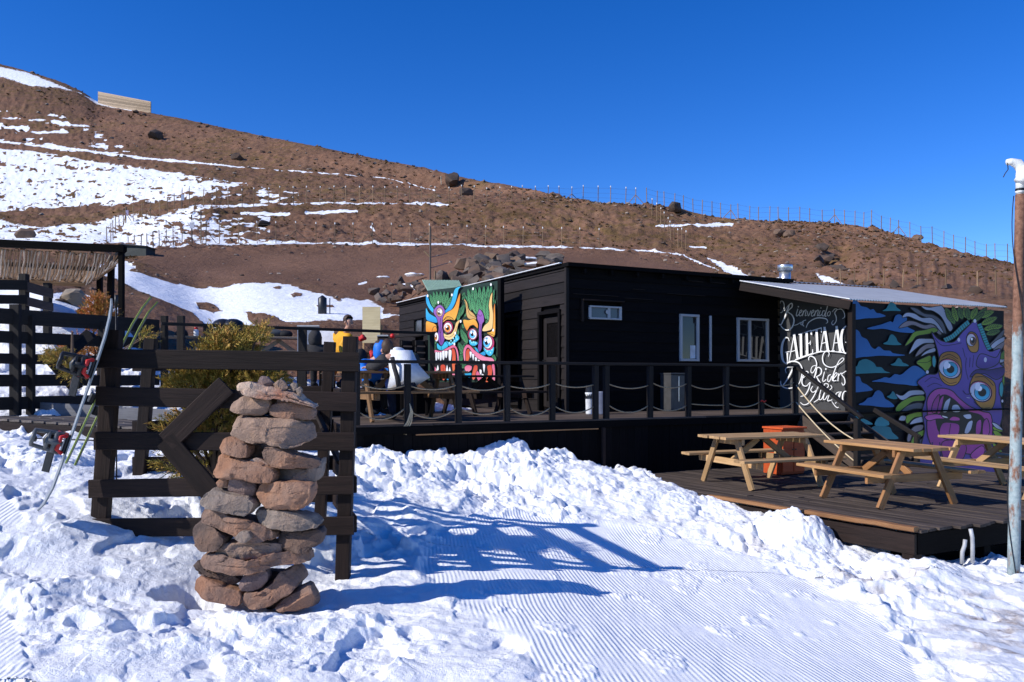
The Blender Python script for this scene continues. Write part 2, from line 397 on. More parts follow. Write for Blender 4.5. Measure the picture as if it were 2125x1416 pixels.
# ------------------------------------------------------------------ hillside, surveyed as ridge rows (bearing, height, distance)
XS=[-400,0,200,262,330,400,500,600,760,830,1000,1250,1500,1700,1900,2100,2500]
ROWS=[ # (x list, y list, Y list)
 (XS,[690,690,700,702,706,712,716,718,728,748,782,802,850,900,985,985,985],[16.5,16.5,17.5,18,18.5,19,20,21,23,25.5,26,26,25,23,19.5,19,19]),
 ([-400,0,100,200,300,400,460,600,700,830,1000,1250,1500,1700,1900,2100,2500],[610,615,612,640,640,670,688,672,664,662,650,650,670,690,800,800,800],[23,22,21,21,24,25,25,27,29,32,34,34,32,30,22,21,21]),
 ([-400,0,200,262,340,420,520,640,760,830,900,1000,1250,1500,1700,1900,2100,2500],[560,560,568,566,582,600,590,602,620,636,606,596,590,620,645,650,645,690],[32,32,34,38,42,44,46,46,46,44,42,42,42,40,38,29,26,30]),
 ([-400,0,200,262,400,600,830,1000,1250,1500,1700,1900,2100,2500],[510,525,543,550,552,551,560,550,555,575,588,585,592,660],[48,48,46,50,58,64,64,60,62,62,56,48,42,40]),
 ([-400,0,200,250,290,330,400,500,900,1200,1350,1500,1700,1900,2100,2500],[440,500,514,532,521,513,507,505,508,515,519,540,532,541,572,650],[80,70,68,66,68,70,74,78,86,88,87,82,78,70,58,50]),
 ([-400,0,200,300,400,500,700,930,1240,1330,1500,1700,1900,2100,2500],[380,440,452,447,436,428,423,423,426,436,472,492,520,562,645],[110,95,92,92,92,98,103,104,104,103,100,95,88,75,65]),
 ([-400,0,200,350,500,700,900,1078,1240,1330,1500,1700,1900,2100,2500],[210,295,315,333,347,362,396,404,422,428,461,477,509,555,642],[180,160,155,150,145,140,130,118,107,106,104,100,93,82,72]),
 ([-400,-40,0,60,130,174,204,313,379,527,700,792,908,951,1078,1163,1191,1240,1330,1409,1435,1548,1657,1809,1896,2005,2114,2200,2500],[-40,118,133,149,172,193,212,235,247,279,313,332,355,367,389,408,417,420,425,432,440,457,460,474,499,528,551,575,640],
   [330,270,260,255,248,240,235,215,205,185,160,150,140,135,125,115,112,108,107,107,107,107,104,101,98,94,90,88,80])]
SNOWP=[[(-300,290),(0,308),(100,318),(200,336),(290,347),(400,364),(470,377),(520,386),(470,394),(430,402),(400,412),(330,420),(250,425),(150,430),(0,440),(-300,460)],
 [(-300,40),(0,138),(60,152),(130,180),(200,208),(285,229),(270,231),(200,217),(165,192),(110,182),(60,179),(30,168),(0,160),(-300,90)],
 [(-300,470),(0,458),(80,472),(200,458),(262,446),(290,447),(330,450),(350,440),(400,430),(480,428),(460,434),(400,440),(432,452),(470,478),(512,505),(430,509),(330,515),(290,524),(262,536),(258,505),(0,508),(-300,520)],
 [(180,560),(255,540),(285,545),(266,562),(340,581),(420,599),(520,588),(560,585),(600,590),(640,602),(700,622),(720,618),(760,622),(790,634),(800,655),(832,656),(832,664),(700,664),(600,668),(560,655),(510,646),(530,682),(460,690),(430,680),(400,652),(330,622),(280,598),(230,578),(190,570)],
 [(-300,570),(0,584),(60,592),(110,609),(160,602),(215,627),(250,642),(262,680),(285,710),(285,800),(-300,800)],
 [(1468,534),(1500,545),(1560,575),(1610,592),(1560,594),(1505,566)],[(1692,568),(1720,574),(1760,592),(1710,588)],[(1560,575),(1640,580),(1660,586),(1580,588)],
 [(2080,985),(2125,982),(2300,985),(2300,1100),(2080,1100)],[(250,470),(330,465),(420,460),(420,500),(330,512),(262,530)]]
SNOWL=[([(-200,280),(0,295),(150,310),(300,329),(400,338)],4.5),([(400,338),(480,345),(560,352),(700,362)],2.2),([(700,362),(800,371),(905,396)],1.6),
 ([(400,428),(500,426),(700,423),(930,424)],3.6),([(440,507),(500,505),(900,508),(1150,513)],4.2),([(1150,514),(1350,520),(1420,530),(1490,562)],2.5),([(1362,469),(1440,467),(1520,465)],5),
 ([(635,443),(740,439)],6),([(500,442),(600,446)],5),([(700,656),(832,658)],6),([(745,590),(760,586)],4),([(770,470),(776,476)],5),([(835,592),(870,600)],8),([(1430,510),(1465,514)],3),([(540,420),(620,408)],2.5)]
def build_hill():
    px=np.r_[np.arange(-400,-20,12),np.arange(-20,2140,2.6),np.arange(2140,2500,12)]
    ys=[pchip(r[0],r[1],px) for r in ROWS]; Ys=[pchip(r[0],r[2],px) for r in ROWS]
    n0=near_z((px-CX)/F*16.2,np.full(px.shape,16.2))-.45
    ys=[HY+(ZC-n0)*F/16.2]+ys; Ys=[np.full(px.shape,16.2)]+Ys
    sz=ZC-(ys[-1]-HY)/F*Ys[-1]
    Yb=Ys[-1]*1.25; ys.append(HY-(sz-6-ZC)*F/Yb); Ys.append(Yb)
    Yb=Ys[-1]*2.2; ys.append(HY-(sz-70-ZC)*F/Yb); Ys.append(Yb)
    ys=np.array(ys); ly=np.log(np.array(Ys)); R=len(ys)
    dens=[16,30,46,60,80,70,60,70,6,6]
    rr=np.concatenate([np.linspace(i,i+1,d,endpoint=False) for i,d in zip(range(R-1),dens)]+[[R-1]])
    PX=np.repeat(px[None,:],len(rr),0); PY=np.zeros(PX.shape); LY=np.zeros(PX.shape); k=np.arange(R)
    # monotone interpolation along rows, vectorised over bearings
    def pch(vals):
        h=np.diff(vals,axis=0); m=np.zeros(vals.shape); m[0]=h[0]; m[-1]=h[-1]
        pr=h[:-1]*h[1:]; m[1:-1]=np.where(pr>0,2*pr/(h[:-1]+h[1:]+1e-12),0)
        i=np.clip(rr.astype(int),0,R-2); t=(rr-i)[:,None]
        return (2*t**3-3*t**2+1)*vals[i]+(t**3-2*t**2+t)*m[i]+(-2*t**3+3*t**2)*vals[i+1]+(t**3-t**2)*m[i+1]
    PY=pch(ys); LY=pch(ly); YY=np.exp(LY); XX=(PX-CX)/F*YY; Z=ZC-(PY-HY)/F*YY
    rrg=np.repeat(rr[:,None],len(px),1)
    skyf=np.exp(-((rrg-(R-3))/.25)**2)
    s=np.full(PX.shape,-60.)
    wob=(fbm(PX/14,PY/5,101,4)-.5)*9
    for i,p in enumerate(SNOWP): s=np.maximum(s,poly_sd(PX+wob*(2 if i==3 else 1),PY+wob*(.9 if i==3 else .35),p))
    for p in ([(402,626),(440,630),(468,645),(440,650),(410,641)],[(590,612),(612,606),(640,612),(610,622)],[(560,596),(580,590),(592,598),(570,602)],[(650,632),(690,630),(700,640),(660,642)]): s=np.minimum(s,-poly_sd(PX+wob,PY+wob*.5,p)+3)
    for l,w in SNOWL: s=np.maximum(s,line_sd(PX,PY+wob*.18,l,w)*3)
    # thin scattered patches
    pn=fbm(PX/26,PY/5,111,4)
    zone=np.maximum(poly_sd(PX,PY,[(-300,220),(140,235),(300,330),(0,300)]),poly_sd(PX,PY,[(380,360),(620,400),(620,420),(480,424),(400,410)]))
    zone=np.maximum(zone,poly_sd(PX,PY,[(420,440),(560,450),(560,500),(520,504),(450,470)]))
    s=np.maximum(s,np.where(zone>0,(pn-.6)*70,-60))
    big=np.maximum(poly_sd(PX,PY,SNOWP[0]),poly_sd(PX,PY,SNOWP[2]))
    hole=.55*fbm(PX/30+3,PY/6,121,4)+.45*fbm(PX/9,PY/2.4,127,3); edge=sstep(250,560,PX)*.10+sstep(385,430,PY)*.03-.015
    q1,q2,q3=worley(PX/19,PY/6.5,133); spk=np.where(q3>.45,(q1-.05-.25*q3*fbm(PX/60,PY/20,135,2))*60,60)
    s=np.where(big>0,np.minimum(s,spk),s)
    s=np.where(big>0,np.minimum(s,(.60-edge-hole)*150+3),s)
    snow=np.clip(s/20,-1,1)
    sm=sstep(-.1,.2,snow)
    amp=np.clip(YY/60,.12,1.6)
    smooth_bank=sstep(-10,25,poly_sd(PX,PY,[(262,545),(330,512),(900,508),(1300,516),(1480,555),(1500,640),(830,650),(640,600),(420,598)]))
    rk=fbm(XX*.35,YY*.35,131,6,.6)-.5; rf=fbm(XX*1.5,YY*1.5,141,4,.6)-.5
    w1,w2,wi=worley(XX*.5,YY*.5,151)
    dz=rk*.9*amp+rf*.5*amp+np.clip(.45-w1,0,1)*1.2*(wi>.72)*amp*.8
    dz=dz*(1-.8*smooth_bank)*(1-.75*sm)
    dz=dz*np.clip(1.6-1.2*skyf,.25,1)
    # benches on which the two upper fences stand
    Z=Z+dz*.55
    gully=sstep(0,30,poly_sd(PX,PY,[(1690,500),(1760,488),(1790,540),(1760,570),(1700,560)]))
    Z=Z-gully*(.6+fbm(XX*.8,YY*.8,161,3))*.9
    ero=sstep(0,40,poly_sd(PX,PY,[(1740,500),(1900,510),(2130,570),(2130,640),(1750,600)]))
    Z=Z+ero*(fbm(PX/13,PY/50,171,4)-.5)*.4
    veg=sstep(.42,.6,fbm(XX*.06,YY*.06,181,4))*(1-smooth_bank)*(1-ero)*sstep(700,520,PY)
    tone=1.03+.75*fbm(PX/150+7,PY/26,195,4)
    t=NT('hillside'); tn=t.attr('tone','Fac'); o=t.obj(); sn=t.attr('snow','Fac'); vg=t.attr('veg','Fac'); sb=t.attr('bank','Fac')
    a=t.noise(o,.16,7,.62,.2); b=t.noise(o,1.3,7,.68); c=t.noise(o,6,5,.7); vv=t.voro(o,1.1); v2=t.voro(o,3.6,out='Color')
    dirt=t.ramp(b,[(.25,(.082,.044,.028)),(.5,(.122,.068,.043)),(.78,(.165,.10,.066))])
    dirt=t.mix(t.ramp(a,[(.42,0.),(.62,1.)]),dirt,t.ramp(b,[(.3,(.115,.058,.036)),(.7,(.185,.102,.064))]))
    bank=t.ramp(c,[(.25,(.082,.043,.027)),(.55,(.128,.071,.046)),(.8,(.18,.108,.074))])
    dirt=t.mix(t.math('MULTIPLY',sb,.85),dirt,bank)
    grass=t.ramp(c,[(.3,(.048,.03,.014)),(.55,(.11,.068,.028)),(.8,(.18,.115,.05))])
    vf=t.math('MULTIPLY',vg,t.ramp(t.noise(o,.55,6,.7),[(.45,0.),(.58,.9)]))
    dirt=t.mix(vf,dirt,grass)
    sp=t.n('ShaderNodeSeparateColor'); t.l(v2,sp.inputs[0])
    stones=t.math('MULTIPLY',t.ramp(t.voro(o,3.6),[(.12,1.),(.2,0.)]),t.ramp(sp.outputs[0],[(.55,0.),(.6,.5)]))
    dirt=t.mix(stones,dirt,t.ramp(sp.outputs[1],[(.2,(.12,.09,.075)),(.8,(.30,.24,.2))]))
    dirt=t.mix(1.0,dirt,tn,'MULTIPLY')
    sw=t.math('ADD',sn,t.math('MULTIPLY',t.math('SUBTRACT',t.noise(o,.9,6,.7),.5),.5))
    sf=t.ramp(sw,[(.0,0.),(.05,1.)])
    colr=t.mix(sf,dirt,t.ramp(c,[(.3,(.80,.83,.88)),(.7,(.9,.92,.95))]))
    h=t.math('ADD',t.math('MULTIPLY',b,.5),t.math('ADD',t.math('MULTIPLY',c,.13),t.math('MULTIPLY',stones,.08)))
    h=t.math('MULTIPLY',h,t.math('MULTIPLY_ADD',sf,-.5,1.))
    m=t.fin(colr,.9,t.bump(h,.55,.9),spec=.1)
    g=grid_mesh('hill',XX,YY,Z,{'snow':snow,'veg':veg,'bank':smooth_bank,'tone':tone},m); tag(g,kind='structure')
    return px,rr,PX,PY,XX,YY,Z,snow,smooth_bank,R
HILL=build_hill()
def hill_at(px,py):
    """world point of the hillside seen along a bearing"""
    i=int(np.argmin(abs(HILL[0]-px))); col=HILL[3][:,i]; n=np.searchsorted(HILL[1],HILL[9]-3)
    j=int(np.argmin(abs(col[:n+1]-py)))
    return Vector((HILL[4][j,i],HILL[5][j,i],HILL[6][j,i]))
# ------------------------------------------------------------------ materials of the buildings
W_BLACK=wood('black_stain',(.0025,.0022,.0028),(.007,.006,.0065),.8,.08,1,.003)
W_BROWN=wood('dark_brown_stain',(.007,.0045,.004),(.027,.016,.013),.7,.2,1,.004)
W_DECK=wood('deck_boards',(.018,.013,.012),(.06,.045,.04),.8,.2,1,.004)
W_DECK2=wood('weathered_deck',(.05,.038,.032),(.14,.105,.085),.85,.15,1,.005)
W_PINE=wood('pine',(.30,.17,.075),(.52,.34,.17),.6,.3,1,.004)
W_PINE2=wood('varnished_pine',(.20,.085,.03),(.38,.19,.075),.5,.4,1,.004)
W_GREY=wood('grey_pine',(.22,.16,.11),(.40,.31,.22),.75,.2,1,.004)
W_RAIL=wood('rail_paint',(.006,.005,.005),(.018,.014,.013),.7,.25,1,.003)
M_SILVER=plain('galvanised',(.55,.56,.57),.32,.85,.5,.12,9)
M_ROOF=plain('roof_sheet',(.52,.54,.56),.4,.6,.5,.12,3)
M_WHITEF=plain('white_frame',(.38,.39,.41),.5,0,.4,.06,8)
M_ROPE=plain('rope',(.36,.27,.17),.9,0,.2,.3,60)
M_ROPE2=plain('new_rope',(.62,.5,.32),.9,0,.2,.2,60)
M_DARKMETAL=plain('dark_metal',(.02,.02,.022),.45,.5,.4,.2,8)
def glass(name,col,rough=.03):
    t=NT(name); f=t.noise(t.obj(),1.3,3)
    MATS[name]=t.fin(t.ramp(f,[(.3,tuple(c*.7 for c in col)),(.7,col)]),rough,None,0,.5); t.b.inputs['IOR'].default_value=1.5; return MATS[name]
M_GLASS=glass('window_glass',(.012,.014,.018)); M_GLASS2=glass('pale_glass',(.07,.085,.10),.12)

U=Vector((.888,.459,0)).normalized(); W=Vector((-U.y,U.x,0)); UP=Vector((0,0,1)); DZ=.935
D0=Vector((1.385,13.3,0))                       # a point of the upper deck's front edge
def dk(s,d,z=DZ): return D0+U*s+W*d+UP*z        # along the edge, back from the edge
def s_at(px):                                   # edge coordinate under a bearing
    k=(px-CX)/F; return (k*D0.y-D0.x)/(U.x-k*U.y)
class Plane:
    def __init__(s,p,n): s.p=Vector(p); s.n=Vector(n).normalized()
    def at(s,px,py,off=0.0):
        c=Vector((0,0,ZC)); d=Vector(((px-CX)/F,1,(HY-py)/F)); t=s.n.dot(s.p-c)/s.n.dot(d)
        return c+d*t+s.n*off

# ------------------------------------------------------------------ upper deck
S0,S1=s_at(560),s_at(1769)
deck=thing('raised_deck','long raised dark wood deck with black plank skirt in front of the black cabin','deck',dk(0,2,0))
m=MB(); 
nb=44; bw=.125
for i in range(nb):
    d=.0+i*(bw+.006); st=S0+random.uniform(-.02,.02)
    e=S1+ (0 if d<.2 else 1.2)
    cuts=[st]; x=st
    while x<e-3.2: x+=random.uniform(2.2,3.2); cuts.append(x)
    cuts.append(e)
    for a,b in zip(cuts[:-1],cuts[1:]):
        m.beam(dk(a+.003,d+bw/2,DZ-.014),dk(b-.003,d+bw/2,DZ-.014+random.uniform(-.002,.002)),bw,.028,ch=.004)
m.build('deck_boards',W_DECK2,deck)
m=MB(); x=S0
while x<S1-.01:
    wd=min(random.choice([.14,.145,.15]),S1-x); m.beam(dk(x+wd/2,.045,-.6),dk(x+wd/2,.045+random.uniform(-.004,.004),DZ-.03),wd-.003,.02,up=-W,ch=.003); x+=wd
m.build('skirt_planks',W_BLACK,deck)
m=MB(); m.beam(dk(S0,.0,DZ-.085),dk(S1,.0,DZ-.085),.03,.11,ch=.004); m.build('fascia',W_BLACK,deck)
m=MB(); a,b=s_at(862),s_at(1240); m.beam(dk(a,-.022,DZ-.155),dk(b,-.022,DZ-.155),.014,.018,ch=.002); m.build('trim_strip',W_PINE2,deck)
m=MB(); s=s_at(1250); m.beam(dk(s,-.03,-.3),dk(s,-.03,DZ-.14),.06,.05,up=W,ch=.004); m.build('skirt_post',W_BROWN,deck)

# ------------------------------------------------------------------ ropes-and-posts railing on the deck edge
rail=thing('rope_railing','black post railing with two sagging ropes along the raised deck edge','railing',dk(0,.1,DZ))
posts=[742,848,954,1055,1149,1239,1261.5,1352.6,1432,1510.7,1584,1655]
RZ=1.835
for x in posts:
    m=MB(); s=s_at(x); m.beam(dk(s,.05,DZ-.14),dk(s,.05,RZ-.03),.085,.085,up=W,ch=.006); m.build('post',W_RAIL,rail)
m=MB(); m.beam(dk(s_at(736),.05,RZ),dk(s_at(1659),.05,RZ),.12,.045,ch=.006,seg=6,wob=.004); m.build('top_rail',W_RAIL,rail)
for i,(a,b) in enumerate(zip(posts[:-1],posts[1:])):
    if b-a<40: continue
    s0,s1=s_at(a)+.04,s_at(b)-.04
    for lv,zz in enumerate((.56,.20)):
        sag=random.uniform(.05,.085)
        if lv==1: sag=random.uniform(.07,.13)
        if (i,lv)==(8,1): sag=.01
        h0,h1=zz+random.uniform(-.02,.03),zz+random.uniform(-.02,.03)
        pts=[dk(s0+(s1-s0)*t,.05,DZ+h0+(h1-h0)*t-sag*4*t*(1-t)) for t in np.linspace(0,1,11)]
        m=MB(); m.tube(pts,.011,6); m.build('rope',M_ROPE,rail,True)
m=MB()
for k in range(9):   # frayed end hanging from a post
    a=random.uniform(-.02,.02); top=dk(s_at(850),-.0,DZ+.3)
    m.tube([top,top+U*(.03+a)+UP*(-.12),top+U*(.0+a*2)-UP*.26,top+U*(-.09+a*3)-UP*(.36+random.uniform(0,.1))],.005,4)
m.build('frayed_rope_end',M_ROPE2,rail,True)
m=MB(); p=dk(s_at(1584),.0,DZ+.24); m.tube([p-U*.06,p-U*.03+UP*.02,p+U*.02-UP*.01,p+U*.06+UP*.015],.016,6); m.build('red_tape',plain('red_tape',(.5,.03,.02),.6),rail)

# ------------------------------------------------------------------ black cabin
K=Vector((1.057,15.7,0)); FL=5.5; SL=9.5; TOP=3.73
cabin=thing('black_cabin','long flat roofed black plank cabin with windows facing the deck','cabin',K+U*2.7+W*4+UP*DZ)
def fc(s,z,off=0.0): return K+U*s-W*off+UP*z      # facade point; off = proud of the wall
def sc_(s,z,off=0.0): return K+W*s-U*off+UP*z      # side wall point
FP=Plane(K,-W); SP=Plane(K,-U)
def clap(m,fn,s0,s1,z0,z1,pitch,holes=()):
    z=z0
    while z<z1-.01:
        ze=min(z+pitch*random.uniform(.94,1.06),z1)
        cuts=[s0,s1]
        for (a,b,c,d) in holes:
            if c<ze-.02 and d>z+.02: cuts+= [a,b]
        cuts=sorted(cuts)
        segs=[(cuts[i],cuts[i+1]) for i in range(0,len(cuts)-1,2)]
        for (a,b) in segs:
            if b-a<.03: continue
            n=max(1,int((b-a)/2.6)); xs=np.linspace(a,b,n+1); 
            for p,q in zip(xs[:-1],xs[1:]):
                o=random.uniform(-.003,.003)
                A,B,C,D=fn(p+.002,z,.030+o),fn(q-.002,z,.030+o),fn(q-.002,ze+.012,.008+o),fn(p+.002,ze+.012,.008+o)
                A2,B2,C2,D2=fn(p+.002,z,0),fn(q-.002,z,0),fn(q-.002,ze+.012,-.004),fn(p+.002,ze+.012,-.004)
                L=(B-A).length; h=ze-z; g=[(0,0,0),(L,0,0),(L,h,0),(0,h,0)]*2
                m.add([A,B,C,D,A2,B2,C2,D2],[(0,1,2,3),(4,5,1,0),(5,6,2,1),(7,4,0,3),(6,7,3,2)],g)
        z=ze
def sxz(pl,org,ax,px,py):
    p=pl.at(px,py); return (p-org).dot(ax),p.z
# openings, read off the walls
def opening(pl,ax,x0,y0,x1,y1):
    a=sxz(pl,K,ax,x0,y0); b=sxz(pl,K,ax,x1,y1); c=sxz(pl,K,ax,x0,y1); d=sxz(pl,K,ax,x1,y0)
    s=sorted((a[0],b[0])); z=sorted(((a[1]+d[1])/2,(b[1]+c[1])/2)); return (s[0],s[1],z[0],z[1])
Fwin=[opening(FP,U,1220,636,1286,664),opening(FP,U,1408,653,1447,750),opening(FP,U,1527,661,1591,751)]
Fslit=opening(FP,U,1468,656,1474,750)
Sdoor=[opening(SP,W,1046,660,1080,857),opening(SP,W,1124,652,1163,857)]
Swin=opening(SP,W,863,662,880,700)
for d in Sdoor: pass
Sdoor=[(a,b,DZ+.02,z1) for (a,b,z0,z1) in Sdoor]
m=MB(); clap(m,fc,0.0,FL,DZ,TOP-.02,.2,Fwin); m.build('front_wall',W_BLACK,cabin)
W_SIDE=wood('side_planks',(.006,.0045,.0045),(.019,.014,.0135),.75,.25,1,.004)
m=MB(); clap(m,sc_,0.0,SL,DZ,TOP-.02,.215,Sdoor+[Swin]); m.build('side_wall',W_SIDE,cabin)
m=MB(); q=[fc(0.02,DZ-.3),fc(FL+2,DZ-.3),fc(FL+2,DZ-.3)+W*SL,fc(0.02,DZ-.3)+W*SL]
q=[p-W*0 for p in q]; 
inner=[K+U*.05+W*.05+UP*.5,K+U*(FL+2)+W*.05+UP*.5,K+U*(FL+2)+W*SL+UP*.5,K+U*.05+W*SL+UP*.5]; m.prism(inner,UP*(TOP-.53)); m.build('inner_walls',W_BLACK,cabin)
m=MB(); m.beam(sc_(-.03,DZ,.03)-W*0,sc_(-.03,TOP-.02,.03),.07,.07,up=W,ch=.004); m.build('corner_board',W_SIDE,cabin)
for z in (0,): 
    m=MB()
    ov=.14
    pl=[fc(-.06,TOP,ov),fc(FL+.3,TOP,ov),fc(FL+.3,TOP,ov)+W*(SL+ov+.1),fc(-.06,TOP,ov)+W*(SL+ov+.1)]
    m.prism(pl,UP*.075); roof=m.build('roof',W_BLACK,cabin)
    for i in range(9):
        m=MB(); s=.35+i*.62; m.beam(fc(s,TOP-.06,ov-.03),fc(s,TOP-.06,.0),.05,.09,ch=.004); m.build('rafter_end',W_BLACK,roof)
    m=MB(); m.beam(sc_(.1,TOP+.085,.09),sc_(SL,TOP+.085,.09),.05,.02,ch=.003); m.build('edge_flashing',plain('flashing',(.7,.71,.73),.5,.2),roof)
    for (s0,s1,z) in ((.1,1.15,3.22),(1.3,2.0,3.19),(2.35,3.35,3.33),(2.9,3.3,3.62),(3.5,3.9,3.62),(1.5,1.8,3.38)):
        m=MB(); m.beam(fc(s0,z,.05),fc(s1,z-.005,.05),.014,.014,ch=.002); m.build('batten',W_BROWN,cabin)
def window(o,split,name='window',gl=M_GLASS,fr=M_WHITEF,fw=.05,fn=fc):
    s0,s1,z0,z1=o; m=MB(); dep=.06; off=.045
    for a,b in (((s0,z0),(s1,z0)),((s0,z1),(s1,z1))): m.beam(fn(a[0],a[1]+(fw/2 if a[1]==z0 else -fw/2),off),fn(b[0],b[1]+(fw/2 if a[1]==z0 else -fw/2),off),dep,fw,ch=.005)
    xs=[s0+fw/2,s1-fw/2]+[s0+(s1-s0)*k for k in split]
    for i,x in enumerate(xs): m.beam(fn(x,z0+fw,off-(.006 if i>1 else 0)),fn(x,z1-fw,off-(.006 if i>1 else 0)),dep,fw,up=(-W if fn is fc else -U),ch=.005)
    f=m.build(name,fr,cabin)
    m=MB(); 
    n=2 if split else 1
    m.add([fn(s0+.02,z0+.02,.02),fn(s1-.02,z0+.02,.02),fn(s1-.02,z1-.02,.02),fn(s0+.02,z1-.02,.02),fn(s0+.02,z0+.02,.0),fn(s1-.02,z0+.02,.0),fn(s1-.02,z1-.02,.0),fn(s0+.02,z1-.02,.0)],[(0,1,2,3),(7,6,5,4),(0,4,5,1),(1,5,6,2),(2,6,7,3),(3,7,4,0)])
    m.build('pane',gl,f); return f
w0=window(Fwin[0],[.62],gl=M_GLASS2,fw=.035); w0['label']='small sliding window high on the black front wall'
s0,s1,z0,z1=Fwin[0]; m=MB(); m.beam(fc(s0-.16,z0-.05,.05),fc(s0-.16,z1+.12,.05),.05,.06,up=-W); m.beam(fc(s0-.16,z1+.1,.06),fc(s1+.05,z1+.1,.06),.09,.03); m.build('window_hood',W_BROWN,w0)
m=MB(); p=fc(s0+(s1-s0)*.57,z1-.11,.045); m.lathe(p,[(.04,0),(.045,.004),(.045,.008)],14,axis=-W); m.build('vent_disc',M_WHITEF,w0)
w1=window(Fwin[1],[]); w1['label']='tall white framed service window on the black front wall'
m=MB(); s0,s1,z0,z1=Fwin[1]
m.add([fc(s1-.21,z0+.06,.024),fc(s1-.07,z0+.06,.024),fc(s1-.07,z0+.33,.024),fc(s1-.21,z0+.33,.024)],[(0,1,2,3)]); m.build('notice',plain('paper',(.6,.62,.65),.7),w1)
w2=window(Fwin[2],[.40]); w2['label']='wide white framed sliding window beside the welcome wall'
m=MB(); s0,s1,z0,z1=Fslit; m.beam(fc((s0+s1)/2,z0,.05),fc((s0+s1)/2,z1,.05),.05,.04,up=-W); m.build('open_sash_edge',M_WHITEF,cabin)
for i,(s0,s1,z0,z1) in enumerate(Sdoor):
    m=MB(); m.add([sc_(s0,z0,-.05),sc_(s1,z0,-.05),sc_(s1,z1,-.05),sc_(s0,z1,-.05)],[(0,1,2,3)],[(0,0,0),(0,s1-s0,0),(z1-z0,s1-s0,0),(z1-z0,0,0)])
    for zz in (z0+.12,z0+1.0,z1-.12): m.beam(sc_(s0+.06,zz,-.04),sc_(s1-.06,zz,-.04),.02,.12)
    for ss in (s0+.09,s1-.09): m.beam(sc_(ss,z0+.08,-.038),sc_(ss,z1-.08,-.038),.12,.02,up=-U)
    d=m.build('door',W_SIDE,cabin)
    m=MB(); m.tube([sc_(s1-.1,z0+1.0,-.02),sc_(s1-.1,z0+1.0,.03),sc_(s1-.2,z0+1.0,.035)],.01,6); m.build('handle',M_DARKMETAL,d)
    m=MB(); 
    for ss in (s0-.03,s1+.03): m.beam(sc_(ss,z0,.04),sc_(ss,z1+.06,.04),.07,.05,up=-U)
    m.beam(sc_(s0-.06,z1+.03,.045),sc_(s1+.06,z1+.03,.045),.05,.07); m.build('door_frame',W_BLACK,d)
sw=window(Swin,[],gl=M_GLASS2,fr=W_BLACK,fw=.03,fn=sc_); sw['label']='narrow pale window at the far end of the side wall'

# ------------------------------------------------------------------ welcome wall (lettered) and mural cabin
PN0=FP.at(1617,846); PNp=Vector((PN0.x,PN0.y,0)); PNd=-W                       # runs towards the viewer
s_pan=(PNp-K).dot(U)
class PanelPlane(Plane): pass
PP=Plane(PNp-U*.05,-U)
pb=(PP.at(1774,760)-(PNp-U*.05)).dot(-W)
panel=thing('welcome_wall','dark painted wall with white hand lettering between cabin and mural cabin','sign',PNp-W*.7+UP*DZ)
m=MB(); A=PNp; B=PNp-W*(pb+.1); m.prism([A+UP*DZ,B+UP*DZ,B+UP*2.95,A+UP*3.40],U*.12)
M_BOARD=plain('grey_board',(.05,.051,.054),.6,0,.4,.15,5)
m.build('board',M_BOARD,panel); m=MB(); m.beam(A-U*.03+UP*DZ,A-U*.03+UP*3.38,.05,.05,up=W); m.build('edge_strip',wood('raw_edge',(.04,.03,.02),(.12,.09,.06)),panel)

# mural cabin: front wall stands over the line of the deck edge
C0s,C1s=s_at(1769),s_at(2085); CT=3.17
def cf(s,z,off=0.0): return dk(s,0,z)-W*off
MP=Plane(dk(C0s,0,0),-W)
mcab=thing('mural_cabin','cabin with a purple three eyed monster mural on its front wall','cabin',dk((C0s+C1s)/2,1.2,0))
m=MB(); 
m.prism([dk(C0s,.02,DZ-.05),dk(C1s,.02,DZ-.05),dk(C1s,2.6,DZ-.05),dk(C0s+2.0,2.6,DZ-.05),dk(C0s+.3,.4,DZ-.05)],UP*(CT-DZ-.02))
M_MURBASE=plain('mural_black',(.004,.004,.007),.6,0,.12,.3,3)
m.build('front_wall',M_MURBASE,mcab)
m=MB(); m.prism([dk(C0s,.06,-1.2),dk(C1s,.06,-1.2),dk(C1s,.06,DZ-.05),dk(C0s,.06,DZ-.05)],W*.1)
for k in range(7): 
    z=DZ-.2-k*.24; m.beam(dk(C0s,.045,z),dk(C1s,.045,z),.02,.006,ch=.002)
m.build('plinth',M_MURBASE,mcab)
m=MB(); m.beam(cf(C0s,DZ-.02,.05),cf(C1s,DZ-.02,.05),.1,.03); m.build('ledge',W_BLACK,mcab)
m=MB(); m.beam(dk(C0s-.02,.0,0.0),dk(C0s-.02,.0,CT-.12),.11,.11,up=W); m.build('corner_post',W_BROWN,mcab)
R0=P(1764,622,dk(C0s,-.12,0).y); R1=P(2090,638,dk(C1s+.1,-.12,0).y)
R3=P(1536,584,17.35); R2=P(1842,601,dk(C1s,2.9,0).y+.3)
